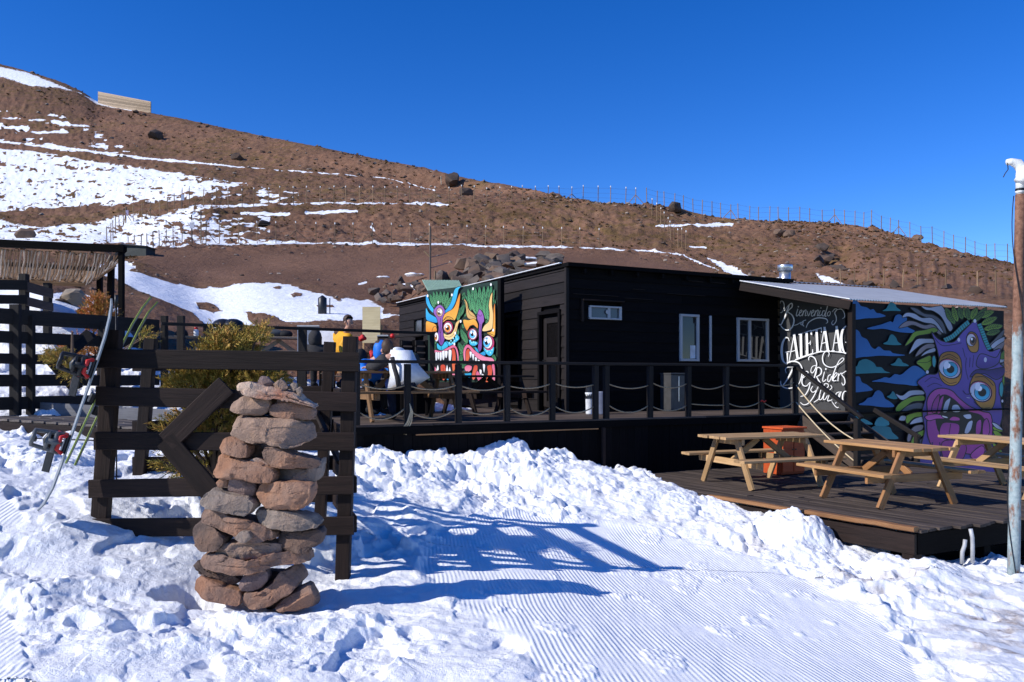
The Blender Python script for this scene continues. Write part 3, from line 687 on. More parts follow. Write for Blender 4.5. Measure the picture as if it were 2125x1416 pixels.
# corrugated canopy roof
m=MB(); nu=64; nv=5
top=[[None]*(nv+1) for _ in range(nu*2+1)]
vs=[];fs=[]
for i in range(nu*2+1):
    a=i/(nu*2)
    for j in range(nv+1):
        b=j/nv; p=(R0.lerp(R1,a)).lerp(R3.lerp(R2,a),b); vs.append(p+UP*(.022*(1 if (i//1)%2 else 0)))
n=len(vs); vs+= [v-UP*.012 for v in vs]
for i in range(nu*2):
    for j in range(nv):
        q=(i*(nv+1)+j,(i+1)*(nv+1)+j,(i+1)*(nv+1)+j+1,i*(nv+1)+j+1); fs.append(q); fs.append(tuple(n+k for k in reversed(q)))
for i in range(nu*2): fs.append((i*(nv+1),n+i*(nv+1),n+(i+1)*(nv+1),(i+1)*(nv+1)))
m.add(vs,fs); croof=m.build('roof',M_ROOF,mcab)
m=MB(); m.beam(R0-UP*.11,R3-UP*.11,.035,.17,ch=.004); m.build('verge_board',W_BROWN,croof)
m=MB(); m.beam(R0+UP*.012,R3+UP*.012,.06,.02,ch=.004); m.build('verge_flashing',plain('flashing',(.7,.71,.73),.5,.2),croof)
# second roof sheet behind
m=MB(); q0=R3+U*.5+W*.12+UP*.05; q1=R2-U*.05+W*.12+UP*.05
vs=[];fs=[]
for i in range(61):
    a=i/60
    for j in range(2):
        p=q0.lerp(q1,a)+W*(.9*j)+UP*(.14*j+(.028 if i%2 else 0)); vs.append(p)
for i in range(60): fs.append((i*2,i*2+2,i*2+3,i*2+1))
m.add(vs,fs); m.build('rear_roof_sheet',plain('blue_grey_sheet',(.2,.23,.27),.45,.5),mcab)
# flue with a rain cap
fl=P(1629,577,19.3); fu=thing('flue','short galvanised flue with round rain cap on the cabin roof','chimney',fl)
m=MB(); m.lathe(fl-UP*.1,[(.13,-.25),(.13,.28)],24); m.build('pipe',M_SILVER,fu,True)
m=MB(); m.lathe(fl+UP*.16,[(.15,0),(.175,.01),(.175,.12),(.165,.145),(.02,.165)],24); m.build('rain_cap',M_SILVER,fu,True)

# ------------------------------------------------------------------ stairs down to the lower deck
LZ=.02
stair=thing('stairs','dark wooden steps with sloping handrail and two pale ropes down to the lower deck','stairs',dk(5.2,-.7,LZ))
sa,sb=s_at(1657)+.05,s_at(1766)-.12
n=4
for i in range(n):
    z=DZ-(i+1)*(DZ-LZ)/(n+1); d=-.13-.27*i; m=MB(); m.beam(dk(sa,d-.1,z),dk(sb,d-.1,z),.26,.035); m.build('tread',W_DECK,stair)
for s in (sa-.02,sb+.02):
    m=MB(); m.beam(dk(s,-.0,DZ-.12),dk(s,-1.36,LZ+.05),.04,.24,up=UP); m.build('stringer',W_DECK2,stair)
pt=dk(s_at(1655),.05,RZ-.01); pbm=dk(s_at(1655),-1.38,LZ+.90)
m=MB(); m.beam(pt,pbm-W*.06,.09,.05); m.build('handrail',W_RAIL,stair)
m=MB(); m.beam(dk(s_at(1655),-1.34,LZ),dk(s_at(1655),-1.34,LZ+.88),.09,.09,up=W); m.build('newel_post',W_RAIL,stair)
pt2=dk(sb+.1,-.55,LZ+.98); pb2=dk(sb+.1,-1.5,LZ+.52)
m=MB(); m.beam(pt2,pb2,.05,.08); m.build('handrail',W_RAIL,stair)
m=MB(); m.beam(dk(sb+.1,-1.45,LZ),dk(sb+.1,-1.45,LZ+.56),.08,.08,up=W); m.build('newel_post',W_RAIL,stair)
for z0,z1,sg in ((.56,.40,.12),(.24,.02,.06)):
    a=dk(s_at(1655)-.03,.0,DZ+z0-.03); b=dk(s_at(1655)-.02,-1.34,LZ+z1+.1)
    m=MB(); m.tube([a.lerp(b,t)-UP*sg*4*t*(1-t) for t in np.linspace(0,1,12)],.012,6); m.build('rope',M_ROPE2,stair,True)

# ------------------------------------------------------------------ lower deck
L0=Vector((4.23,8.53,0)); LV=Vector((-.54,.842,0)).normalized()
poly=[L0,L0+U*5.2,Vector((8.9,12.6,0)),Vector((7.35,13.25,0)),Vector((7.1,16.0,0)),dk(-.55,-.02,0),L0+LV*6.4]
Ln=Vector((-LV.y,LV.x,0)) ; Ln=-Ln if Ln.dot(U)<0 else Ln
low=thing('lower_deck','low dark weathered timber deck carrying three picnic tables','deck',L0+U*2+LV*2+UP*LZ)
def clip_line(off):
    o=L0+Ln*off; ts=[]
    for i in range(len(poly)):
        a,b=poly[i],poly[(i+1)%len(poly)]; da=(a-o).dot(Ln); db=(b-o).dot(Ln)
        if (da>0)!=(db>0):
            p=a.lerp(b,da/(da-db)); ts.append((p-o).dot(LV))
    ts.sort(); return ts
m=MB(); off=.07; bw=.142
W_LOW=wood('lower_deck_boards',(.018,.013,.011),(.11,.085,.07),.8,.2,1,.006)
while off<8:
    ts=clip_line(off)
    if len(ts)>=2:
        a,b=ts[0]-random.uniform(0,.11),ts[-1]; cuts=[a]; x=a
        while x<b-3: x+=random.uniform(2.0,3.4); cuts.append(x)
        cuts.append(b)
        for p,q in zip(cuts[:-1],cuts[1:]):
            o=L0+Ln*off+UP*(LZ-.016+random.uniform(-.006,.004)); m.beam(o+LV*(p+.004),o+LV*(q-.004)+UP*random.uniform(-.004,.004),bw-.012,.03,ch=.004)
    off+=bw
m.build('deck_boards',W_LOW,low)
m=MB(); m.beam(L0-Ln*.03+LV*.0+UP*(LZ+.006),L0-Ln*.03+LV*1.35+UP*(LZ+.006),.10,.05,ch=.008,seg=6,wob=.006)
m.beam(L0-Ln*.04+LV*1.42+UP*(LZ+.0),L0-Ln*.03+LV*2.9+UP*(LZ-.0),.09,.045,ch=.008,seg=5,wob=.008); m.build('edge_trim',W_PINE2,low)
m=MB(); m.beam(L0-Ln*.0+LV*.03+UP*(LZ-.16),L0+LV*4+UP*(LZ-.16),.04,.22); m.build('fascia',W_BROWN,low)
m=MB(); m.beam(L0+U*.05+LV*.06+UP*(LZ-.17),L0+U*5.2+LV*.06+UP*(LZ-.17),.04,.24); m.build('fascia',W_BLACK,low)
m=MB(); m.beam(L0+Ln*.05+LV*.10+UP*-.8,L0+Ln*.05+LV*.10+UP*(LZ-.27),.14,.14,up=U); m.build('corner_post',W_BROWN,low)
for k in (1.3,2.6,3.9,5.1):
    m=MB(); m.beam(L0+U*k+LV*.14+UP*-1.0,L0+U*k+LV*.14+UP*(LZ-.2),.12,.12,up=U); m.build('post',W_BLACK,low)
m=MB(); m.beam(L0+U*.9+LV*.03-UP*.62,L0+U*5.2+LV*.03-UP*.40,.04,.16); m.build('brace',W_BLACK,low)
m=MB()
for i in range(5): m.beam(L0+U*.2+LV*.45+UP*(-.3-i*.2),L0+U*5.2+LV*.45+UP*(-.3-i*.2),.02,.19)
m.build('skirt_planks',W_BLACK,low)
m=MB()
for i in range(5): m.beam(L0+Ln*.35+LV*.4+UP*(-.3-i*.2),L0+Ln*.35+LV*4.2+UP*(-.3-i*.2),.02,.19)
m.build('skirt_planks',W_BLACK,low)
M_PIPE=plain('grey_pipe',(.42,.43,.45),.5,.1)
pbse=P(1998,1170,8.55)
for i,(x0,x1,y0,y1,lab) in enumerate(((1996,2003,1120,1170,'shorter grey plastic pipe hanging under the lower deck corner'),(2010,2014,1098,1168,'longer grey plastic pipe bent below the deck board ends'))):
    m=MB(); a=P(x1,y0,8.72); b=P(x0+8*i,y1,8.72); c=a.lerp(b,.5)+V(.012*(1 if i else -1),0,0); 
    m.tube([a,a.lerp(c,.5)+V(.008,0,0),c,b],.021,10); tag(m.build('drain_pipe',M_PIPE,None,True),lab,'pipe','pipes under the deck')
# ------------------------------------------------------------------ painted murals (flat paint on real boards)
def cr(pts,closed=True,k=5):
    n=len(pts); out=[]
    rng=range(n) if closed else range(n-1)
    for i in rng:
        g=(lambda j: pts[j%n]) if closed else (lambda j: pts[min(max(j,0),n-1)])
        p0,p1,p2,p3=g(i-1),g(i),g(i+1),g(i+2)
        for t in np.linspace(0,1,k,endpoint=False):
            f=lambda a,b,c,d:.5*((2*b)+(-a+c)*t+(2*a-5*b+4*c-d)*t*t+(-a+3*b-3*c+d)*t**3)
            out.append((f(p0[0],p1[0],p2[0],p3[0]),f(p0[1],p1[1],p2[1],p3[1])))
    if not closed: out.append(pts[-1])
    return out
class Mural:
    def __init__(s,plane,ox,oy,sc,clip=None):
        s.pl=plane; s.ox=ox; s.oy=oy; s.sc=sc; s.mb=MB(); s.k=0; s.clip=clip
    def w(s,p,off): return s.pl.at(s.ox+p[0]/s.sc,s.oy+p[1]/s.sc,off)
    def poly(s,pts,col,col2=None,axis='y',smooth=True,k=4):
        if smooth: pts=cr(pts,True,k)
        if s.clip:
            x0,y0,x1,y1=s.clip; pts=[(min(max(x,x0),x1),min(max(y,y0),y1)) for x,y in pts]
        pv=[Vector((x,y,0)) for x,y in pts]
        tr=tessellate_polygon([pv]); 
        s.k+=1; off=.004+s.k*.00005
        b=len(s.mb.v); lo=min(p[0 if axis=='x' else 1] for p in pts); hi=max(p[0 if axis=='x' else 1] for p in pts)
        for p in pts:
            t=(p[0 if axis=='x' else 1]-lo)/max(hi-lo,1e-6)
            c=col if col2 is None else tuple(a*(1-t)+d*t for a,d in zip(col,col2))
            s.mb.v.append(tuple(s.w(p,off))); s.mb.gc.append((0,0,0)); s.mb.rn.append(.5); s.mb.col.append(c)
        for t in tr: s.mb.f.append(tuple(b+i for i in t)); s.mb.mi.append(0)
    def stroke(s,pts,w,col,smooth=True,closed=False,k=5):
        """ribbon; w number or list of widths per control point"""
        ws=w if isinstance(w,(list,tuple)) else [w]*len(pts)
        q=[(x,y) for x,y in pts]
        if smooth and len(q)>2:
            qq=cr(q,closed,k); n=len(q); m=len(qq); wt=[np.interp(i/(m-1)*(n-1 if not closed else n),range(n+(1 if closed else 0)),ws+([ws[0]] if closed else [])) for i in range(m)]
            if closed: qq.append(qq[0]); wt.append(ws[0])
            q=qq; ws=wt
        elif closed: q=q+[q[0]]; ws=list(ws)+[ws[0]]
        L=[];R=[]
        for i in range(len(q)):
            a=q[max(i-1,0)]; b=q[min(i+1,len(q)-1)]; dx,dy=b[0]-a[0],b[1]-a[1]; l=math.hypot(dx,dy) or 1; nx,ny=-dy/l,dx/l; h=ws[i]/2
            L.append((q[i][0]+nx*h,q[i][1]+ny*h)); R.append((q[i][0]-nx*h,q[i][1]-ny*h))
        s.k+=1; off=.004+s.k*.00005; b=len(s.mb.v)
        cl=(lambda p:p) if not s.clip else (lambda p:(min(max(p[0],s.clip[0]),s.clip[2]),min(max(p[1],s.clip[1]),s.clip[3])))
        for l,r in zip(L,R):
            for p in (l,r):
                s.mb.v.append(tuple(s.w(cl(p),off))); s.mb.gc.append((0,0,0)); s.mb.rn.append(.5); s.mb.col.append(col)
        for i in range(len(q)-1): s.mb.f.append((b+2*i,b+2*i+1,b+2*i+3,b+2*i+2)); s.mb.mi.append(0)
    def shape(s,pts,col,col2=None,axis='y',lw=7,line=(.008,.008,.01),smooth=True,k=4):
        s.poly(pts,col,col2,axis,smooth,k); s.stroke(pts,lw,line,smooth,True,k)
    def ell(s,cx,cy,rx,ry,col,col2=None,rot=0,lw=0,line=(.008,.008,.01),axis='y'):
        c,sn=math.cos(rot),math.sin(rot)
        pts=[(cx+rx*math.cos(t)*c-ry*math.sin(t)*sn,cy+rx*math.cos(t)*sn+ry*math.sin(t)*c) for t in np.linspace(0,2*math.pi,22,endpoint=False)]
        s.poly(pts,col,col2,axis,False)
        if lw: s.stroke(pts,lw,line,False,True)
    def leaf(s,x0,y0,x1,y1,w,c1,c2,veins=4,line=(.008,.008,.01)):
        dx,dy=x1-x0,y1-y0; nx,ny=-dy,dx; l=math.hypot(dx,dy); nx/=l;ny/=l
        A=[(x0,y0),(x0+dx*.3+nx*w*.42,y0+dy*.3+ny*w*.42),(x0+dx*.62+nx*w*.45,y0+dy*.62+ny*w*.45),(x1,y1),(x0+dx*.62-nx*w*.45,y0+dy*.62-ny*w*.45),(x0+dx*.3-nx*w*.42,y0+dy*.3-ny*w*.42)]
        s.shape(A,c1,c2,'y',5,line,True,3)
        s.stroke([(x0,y0),(x1,y1)],3.5,line,False)
        for i in range(veins):
            t=.2+.6*i/veins
            for sg in (1,-1): s.stroke([(x0+dx*t,y0+dy*t),(x0+dx*(t+.16)+nx*sg*w*.4,y0+dy*(t+.16)+ny*sg*w*.4)],3,line,False)
    def eye(s,cx,cy,rx,ry,iris,ir,dx=0,dy=0,white=(.75,.76,.78),pink=(.45,.05,.12),rot=0,hl=True):
        K_=(.008,.008,.01)
        s.ell(cx,cy,rx*1.12,ry*1.1,K_,rot=rot); s.ell(cx,cy,rx,ry,pink,white,rot,axis='x' if dx<0 else 'y'); s.ell(cx-rx*.06,cy,rx*.9,ry*.93,white,rot=rot)
        s.ell(cx+dx,cy+dy,ir*1.08*rx/ry if rx<ry else ir*1.08,ir*1.08,K_); a=ir*rx/ry if rx<ry else ir
        s.ell(cx+dx,cy+dy,a,ir,iris,tuple(min(1,c*1.9) for c in iris)); s.ell(cx+dx,cy+dy,a*.55,ir*.55,K_)
        if hl: s.ell(cx+dx-a*.35,cy+dy-ir*.5,a*.34,ir*.34,(.85,.86,.9))
    def build(s,name,parent,mat):
        return s.mb.build(name,mat,parent)
PAINT=paint_attr('mural_paint',.55,.14); LETTER=paint_attr('letter_paint',.6,.08)
K_=(.008,.008,.01)
# --- lettering on the welcome wall
M=Mural(PP,1600,610,5.444,clip=(40,40,900,1330)); WH=(.78,.79,.8)
S=lambda p,w=11: M.stroke(p,w,WH)
S([(103,215),(128,205),(152,150),(140,92),(112,84),(106,110)],[5,6,8,9,7,5]); S([(207,128),(182,200),(140,300),(112,352),(92,342)],[12,16,15,10,6])
S([(150,192),(198,132),(236,108),(238,150),(192,200),(238,240),(262,300),(240,378),(190,410),(138,392),(102,340)],[6,8,12,14,9,13,16,14,11,10,6])
S([(305,170),(288,232),(294,252),(318,232)],9); M.ell(310,146,7,8,WH)
S([(322,222),(350,200),(346,184),(328,198),(320,240),(336,250),(362,225)],8); S([(372,190),(356,252)],9); S([(358,228),(386,186),(398,190),(388,246),(404,240)],8)
S([(412,195),(424,250),(452,190)],8); S([(458,224),(486,200),(480,184),(462,204),(458,244),(474,252),(498,224)],8)
S([(508,190),(492,252)],9); S([(496,222),(526,185),(536,194),(524,248),(540,240)],8); S([(558,190),(542,242),(556,248),(574,232)],9); M.ell(566,160,6,8,WH)
S([(614,196),(590,194),(578,238),(596,250),(618,206)],8); S([(650,108),(612,246),(628,248)],9); S([(658,200),(638,224),(646,250),(666,240),(672,208),(656,198)],8)
S([(692,206),(722,172),(748,176),(722,216),(738,262),(736,312),(704,352),(688,330),(706,300)],[6,9,8,11,11,9,9,7,5]); S([(746,180),(798,174),(830,220),(832,262),(806,282)],[6,8,9,9,5])
S([(398,296),(366,308),(338,340),(352,350),(368,312),(360,352),(376,366)],7); S([(262,358),(300,346),(340,322)],6); S([(398,386),(430,322),(520,274),(620,282),(642,318),(622,336)],[5,9,12,12,9,5])
# capital line
S([(208,535),(196,502),(166,498),(134,555),(122,650),(134,742),(164,784),(186,760),(186,668)],[6,10,14,24,28,24,12,9,20]); M.stroke([(160,662),(214,652)],9,WH,False)
def bar(p,w): M.stroke(p,w,WH,False)
bar([(205,765),(262,462)],9); bar([(262,455),(302,728)],26); bar([(226,655),(288,636)],8); bar([(186,778),(232,760)],9); bar([(274,744),(326,724)],9)
bar([(338,448),(344,716)],27); bar([(312,462),(366,442)],9); bar([(318,726),(402,696)],11); bar([(400,700),(398,640)],10)
bar([(404,432),(412,692)],26); bar([(380,440),(456,412)],10); bar([(454,416),(452,460)],9); bar([(412,566),(446,552)],9); bar([(386,704),(474,672)],11); bar([(472,676),(472,628)],10); bar([(446,530),(446,580)],7)
bar([(516,402),(528,660)],26); bar([(458,420),(574,384)],12); bar([(460,418),(462,466)],9); bar([(572,386),(572,436)],9); bar([(496,672),(558,652)],10)
bar([(560,648),(606,382)],9); bar([(606,374),(646,642)],27); bar([(578,562),(630,546)],8); bar([(544,654),(580,644)],8); bar([(618,646),(668,642)],9)
bar([(700,642),(742,372)],9); bar([(742,364),(786,656)],27); bar([(716,556),(768,552)],8); bar([(684,644),(722,642)],8); bar([(760,654),(806,660)],9)
S([(880,392),(862,366),(838,374),(808,420),(796,500),(806,600),(834,668),(864,664)],[6,10,14,22,27,26,16,12]); bar([(868,540),(868,664)],22); bar([(842,548),(892,548)],9); bar([(882,362),(882,420)],9)
S([(186,786),(320,734),(470,680),(560,656),(660,650),(780,660),(880,676)],[5,8,10,9,9,9,8])
# script lines
S([(180,800),(200,772),(250,762),(312,778),(350,832),(352,910),(326,1000),(290,1048)],[9,10,14,14,13,12,10,6]); S([(252,832),(222,900),(178,980),(132,1042)],[14,17,14,9]); S([(176,896),(166,856),(190,830),(252,826)],[6,9,9,7])
S([(112,984),(116,1026),(150,1058),(206,1068),(280,1048),(322,1006)],[8,12,13,12,9,6])
S([(348,966),(398,922),(422,890),(402,876),(372,916),(352,982),(362,1030),(402,1042),(440,1000)],[6,8,9,9,12,13,12,10,6])
S([(430,752),(428,724),(452,704),(496,728),(518,790),(502,850),(470,894),(452,872),(470,822),(520,806)],[6,9,11,12,11,9,9,8,7,6])
S([(520,838),(506,900),(484,968)],[12,16,9]); S([(492,860),(536,830),(572,858),(562,908),(514,938)],[7,9,13,12,8]); S([(516,936),(548,990),(588,1046),(640,1072)],[9,15,12,7])
S([(648,712),(660,672),(634,648),(600,670),(584,730),(600,790),(650,826),(712,826),(780,786),(824,744),(812,724),(770,760),(724,860),(694,960),(706,986)],[5,8,10,10,12,12,10,10,9,8,7,8,11,11,7])
S([(606,880),(586,972),(600,990),(626,966)],9); M.ell(622,850,9,10,WH); S([(678,912),(650,930),(644,982),(662,990),(690,930)],9)
S([(706,962),(748,912),(738,892),(712,928),(708,982),(742,978)],9); S([(766,900),(758,986)],10); S([(762,934),(792,896),(806,910)],8)
S([(870,862),(836,882),(802,912),(830,952),(838,1008),(816,1032),(802,1004)],[6,8,8,11,11,9,6]); S([(872,742),(860,752),(870,770)],7)
S([(600,1046),(612,1016),(642,1018),(650,1046),(616,1078),(644,1096),(690,1108),(672,1132),(640,1112)],[7,9,9,9,8,10,9,8,6]); S([(676,1034),(690,1060),(660,1090)],8)
S([(446,1000),(430,1070),(390,1140),(336,1160)],[9,12,11,6]); S([(474,1042),(452,1086),(478,1112),(520,1084),(536,1046),(490,1150),(430,1232),(374,1254),(334,1226)],[8,10,9,9,10,11,10,9,6])
S([(566,1086),(546,1180),(572,1192),(606,1118)],9); S([(608,1116),(592,1186),(614,1192),(640,1150)],9); S([(664,1128),(642,1204),(668,1206),(694,1196)],9); S([(486,1226),(540,1190),(556,1150)],8)
S([(776,1108),(740,1126),(730,1180),(752,1186),(778,1120)],9); S([(796,1104),(768,1190)],9); S([(800,1108),(776,1112)],7); S([(872,1112),(836,1102),(812,1146),(816,1216),(842,1250),(874,1232)],[7,10,14,14,11,8])
S([(690,1216),(722,1262),(750,1286),(768,1280)],[5,8,9,5]); S([(726,1240),(742,1226)],7)
M.build('lettering',panel,LETTER)

# --- two masks board beside the cabin
BQ=P(1033,793,17.2); BR=Vector((BQ.x,BQ.y,0)); 
_k=(888-CX)/F; bd=Vector((-.572,.82,0)).normalized(); _t=(BR.x-_k*BR.y)/(_k*bd.y-bd.x); bn=Vector((-bd.y,bd.x,0)); bn=-bn if bn.y>0 else bn
BP=Plane(BR,bn)
board=thing('mural_board','tall board painted with two fanged masks among leaves beside the side wall','mural',BR+bd*_t/2+UP*DZ)
m=MB(); c=[BP.at(887,609),BP.at(1034,582),BP.at(1034,795),BP.at(887,792)]; m.prism(c,-bn*.04); m.build('panel',M_MURBASE,board)
m=MB(); m.beam(BP.at(1037,580)-bn*.03-bd*.0,BP.at(1037,860)-bn*.03,.12,.1,up=bn); m.build('support_post',W_BLACK,board)
m=MB(); m.beam(BP.at(892,612)-bn*.1,BP.at(892,845)-bn*.1,.1,.1,up=bn); m.build('support_post',W_BLACK,board)
M=Mural(BP,880,580,6.435,clip=(48,20,988,1372))
_r=random.Random(4)
GR1,GR2=(.04,.19,.08),(.12,.36,.15); BL=(.02,.24,.52); BL2=(.05,.42,.66); OR=(.62,.19,.02); OR2=(.72,.38,.06); YE=(.66,.42,.14); PU=(.16,.05,.25); PU2=(.27,.11,.38); PK=(.60,.12,.22); RD=(.50,.06,.03); TQ=(.03,.36,.48)
M.poly([(48,150),(520,95),(988,20),(988,1372),(48,1372)],(.016,.034,.024),(.016,.036,.024),'y',False)
for i in range(64):
    x=_r.uniform(60,980); y=_r.uniform(180,1340)
    if y<150+(980-x)*.12: continue
    a=_r.uniform(-2.2,-.9); l=_r.uniform(90,150)
    if y+math.sin(a)*l<185-(x-48)*.137 or x+abs(math.cos(a)*l)*.7>955 or x<80: continue
    M.leaf(x,y,x+math.cos(a)*l*.7,y+math.sin(a)*l,_r.uniform(50,70),(.03,.12,.05),(.09,.28,.12),3)
for (x0,y0,x1,y1,w) in ((150,385,90,190,60),(175,350,135,155,50),(205,330,180,150,46),(235,330,235,150,46),(265,345,290,150,50),(290,370,340,160,56),(300,400,400,210,60),(130,420,60,280,40)): M.leaf(x0,y0,x1,y1,w,GR1,GR2)
for (x0,y0,x1,y1,w) in ((640,470,560,200,70),(660,420,600,120,60),(690,400,660,110,60),(720,430,700,100,66),(760,420,760,90,66),(800,430,820,80,66),(830,470,880,75,66),(850,540,925,60,66),(870,560,960,120,60),(620,480,545,210,44),(720,470,650,230,80),(760,520,745,240,90),(850,540,830,230,90),(880,560,885,240,84)): M.leaf(x0,y0,x1,y1,w,GR1,GR2,5)
for (x0,y0,x1,y1,w) in ((480,520,560,330,70),(470,560,500,380,60),(600,860,510,660,80),(520,1080,560,860,80),(560,1000,480,840,70),(470,760,455,640,60),(520,1180,590,1140,60),(960,1110,950,1000,70),(500,1120,520,1000,70)): M.leaf(x0,y0,x1,y1,w,(.03,.14,.06),(.09,.28,.11),5)
# left mask
M.shape([(48,205),(75,230),(110,330),(155,400),(150,450),(110,420),(70,360),(48,300)],BL,BL2); M.shape([(48,380),(90,450),(150,490),(195,520),(200,580),(120,570),(48,530)],BL2,BL)
M.shape([(520,95),(470,105),(430,140),(405,220),(380,310),(330,390),(290,430),(300,470),(380,420),(440,320),(470,210),(485,140)],BL2,BL)
M.shape([(508,185),(480,230),(440,340),(400,400),(330,440),(280,490),(270,580),(330,540),(400,545),(440,540),(480,430),(500,310)],OR,OR2)
M.shape([(48,565),(120,575),(185,610),(195,690),(150,700),(48,700)],OR2,OR); M.stroke([(130,690),(150,640),(180,630),(200,680)],6,K_)
M.shape([(225,340),(165,390),(150,450),(195,530),(215,650),(205,790),(255,890),(300,800),(290,740),(270,650),(275,520),(305,440),(280,370)],PU2,PU); M.stroke([(245,520),(240,620),(240,720),(250,850)],5,K_); M.stroke([(205,560),(240,720),(282,560)],4,K_)
M.eye(232,440,42,58,(.16,.09,.04),34,-8,8,white=(.5,.35,.3)); M.ell(245,430,16,26,(.8,.8,.8))
M.ell(345,640,66,82,(.35,.03,.08)); M.eye(340,645,52,66,(.42,.15,.03),48,-2,12); M.stroke([(275,560),(330,500),(400,520),(420,560)],8,K_); M.stroke([(290,545),(340,515),(395,545)],5,K_)
M.eye(190,770,26,60,(.42,.15,.03),36,-8,8)
M.shape([(500,540),(450,580),(430,650),(390,720),(330,740),(285,720),(300,790),(370,810),(430,770),(460,700),(480,610),(500,570)],YE,(.75,.55,.25)); M.stroke([(300,760),(370,770),(430,720),(460,630)],5,K_)
M.shape([(320,820),(380,850),(430,800),(455,730),(490,760),(495,800),(440,850),(370,890),(335,870)],TQ,BL2)
for x,y in ((365,850),(385,820),(405,850),(415,790),(430,820),(450,770),(465,800)): M.ell(x,y,9,12,(.25,.65,.75))
M.shape([(200,850),(255,895),(310,830),(350,890),(300,930),(250,950),(200,920)],BL2,TQ); M.stroke([(255,890),(260,940)],5,K_)
M.poly([(170,985),(260,975),(350,935),(430,905),(475,970),(485,1100),(440,1240),(330,1280),(165,1180)],(.01,.01,.011))
M.shape([(390,930),(430,930),(450,1020),(445,1180),(410,1230),(395,1120),(400,1020)],RD,(.62,.14,.05)); M.shape([(165,940),(250,955),(340,910),(430,875),(480,960),(490,1110),(475,1110),(462,1000),(430,915),(350,945),(260,990),(165,985)],PK,(.7,.25,.35))
for x,y,w,h in ((190,1050,14,70),(218,1030,17,50),(248,1040,18,60),(285,1025,20,65),(322,1010,18,50),(372,1040,20,90)): M.shape([(x-w,y-h),(x+w,y-h),(x+w*.9,y),(x+w*.2,y+h*.85),(x-w*.8,y+h*.5)],(.74,.75,.76),(.6,.62,.64),'y',5)
M.shape([(160,1150),(215,1220),(330,1210),(440,1260),(430,1310),(330,1270),(160,1260)],PK,(.6,.2,.28)); 
for x,y,h in ((205,1180,40),(330,1190,50),(365,1210,45)): M.shape([(x-18,y+h),(x-10,y),(x+4,y-h),(x+18,y+h*.6)],(.74,.75,.76),None,'y',5)
M.shape([(245,1150),(310,1150),(312,1270),(300,1340),(275,1345),(255,1270)],RD,(.55,.1,.05)); M.stroke([(280,1180),(284,1310)],5,K_)
M.shape([(160,1280),(240,1285),(250,1330),(160,1320)],TQ,BL); M.shape([(320,1280),(400,1310),(370,1345),(330,1340)],TQ,BL)
# right mask
M.shape([(560,260),(600,310),(625,400),(690,460),(725,520),(700,550),(620,525),(590,470),(585,370)],YE,(.5,.3,.1)); M.stroke([(575,290),(610,400),(640,470),(715,510)],5,K_)
M.shape([(550,540),(620,545),(700,530),(745,600),(740,660),(680,610),(620,660),(600,690),(560,620)],OR2,OR)
M.shape([(942,178),(910,230),(890,350),(900,450),(890,560),(830,620),(805,690),(880,690),(940,650),(955,500),(935,330)],YE,(.72,.5,.22)); M.shape([(975,340),(955,380),(950,560),(930,690),(860,710),(900,740),(975,740)],OR,OR2)
M.shape([(770,400),(740,460),(735,530),(760,600),(755,700),(760,800),(745,920),(770,970),(800,900),(795,720),(805,600),(830,560),(820,470)],PU2,PU); M.stroke([(750,470),(775,495),(800,470)],6,K_); M.stroke([(780,600),(785,720),(772,860)],4,K_)
M.shape([(620,790),(650,830),(720,830),(745,860),(700,890),(640,870)],TQ,BL2); M.shape([(830,880),(900,930),(960,900),(950,990),(900,1025),(830,960)],TQ,BL2); M.shape([(700,900),(745,930),(770,985),(830,960),(850,1010),(780,1020),(720,960)],TQ,BL)
for x,y in ((645,820),(665,845),(690,840),(715,850),(850,930),(870,960),(895,945),(915,980),(935,940)): M.ell(x,y,10,13,(.25,.65,.75))
M.ell(675,735,64,80,(.3,.03,.08)); M.eye(678,735,50,66,(.05,.25,.42),50,-6,0); M.ell(700,720,14,30,(.85,.86,.88))
M.ell(890,850,74,100,(.42,.04,.12)); M.eye(876,840,60,84,(.05,.25,.42),62,-12,4); M.ell(890,820,18,38,(.85,.86,.88)); M.stroke([(610,690),(650,620),(720,640),(745,700)],8,K_); M.stroke([(805,740),(870,715),(960,750)],7,K_)
M.poly([(575,1080),(570,960),(610,900),(660,960),(760,1030),(900,1060),(970,1110),(975,1370),(780,1370),(680,1240),(600,1140)],(.01,.01,.011))
M.shape([(590,950),(625,925),(650,990),(625,1080),(600,1120),(575,1040)],RD,(.55,.12,.05))
M.shape([(560,1080),(550,960),(585,880),(640,880),(720,960),(840,1030),(940,1050),(970,1110),(880,1090),(780,1080),(680,1000),(620,915),(585,960),(580,1090)],PK,(.68,.24,.34))
for x,y,h in ((652,1010,45),(685,1040,45),(722,1080,40),(760,1100,26),(640,1110,24),(830,1190,60),(785,1255,50),(815,1315,50)): M.shape([(x-17,y-h),(x+14,y-h*.8),(x+10,y+h*.3),(x,y+h),(x-12,y+h*.3)],(.74,.75,.76),(.6,.62,.64),'y',5)
M.shape([(870,1160),(930,1150),(940,1250),(900,1360),(850,1365),(880,1260)],RD,(.6,.12,.05)); M.shape([(930,1150),(972,1150),(975,1365),(930,1365),(950,1260)],PK,(.6,.2,.28))
M.shape([(570,1170),(610,1145),(665,1160),(660,1210),(610,1240),(575,1215)],PK,(.7,.25,.32)); M.shape([(700,1150),(745,1160),(730,1280),(690,1345),(665,1300),(680,1210)],RD,(.6,.14,.08)); M.shape([(560,1210),(600,1250),(660,1250),(650,1310),(600,1310),(570,1270)],TQ,BL)
M.shape([(740,1220),(790,1290),(810,1365),(760,1365),(720,1280)],PK,(.5,.12,.2))
for x,y in ((75,222),(218,310),(400,210),(683,128),(922,72),(517,563),(432,865),(952,680),(445,720)): M.ell(x,y,11,19,(.8,.81,.82))
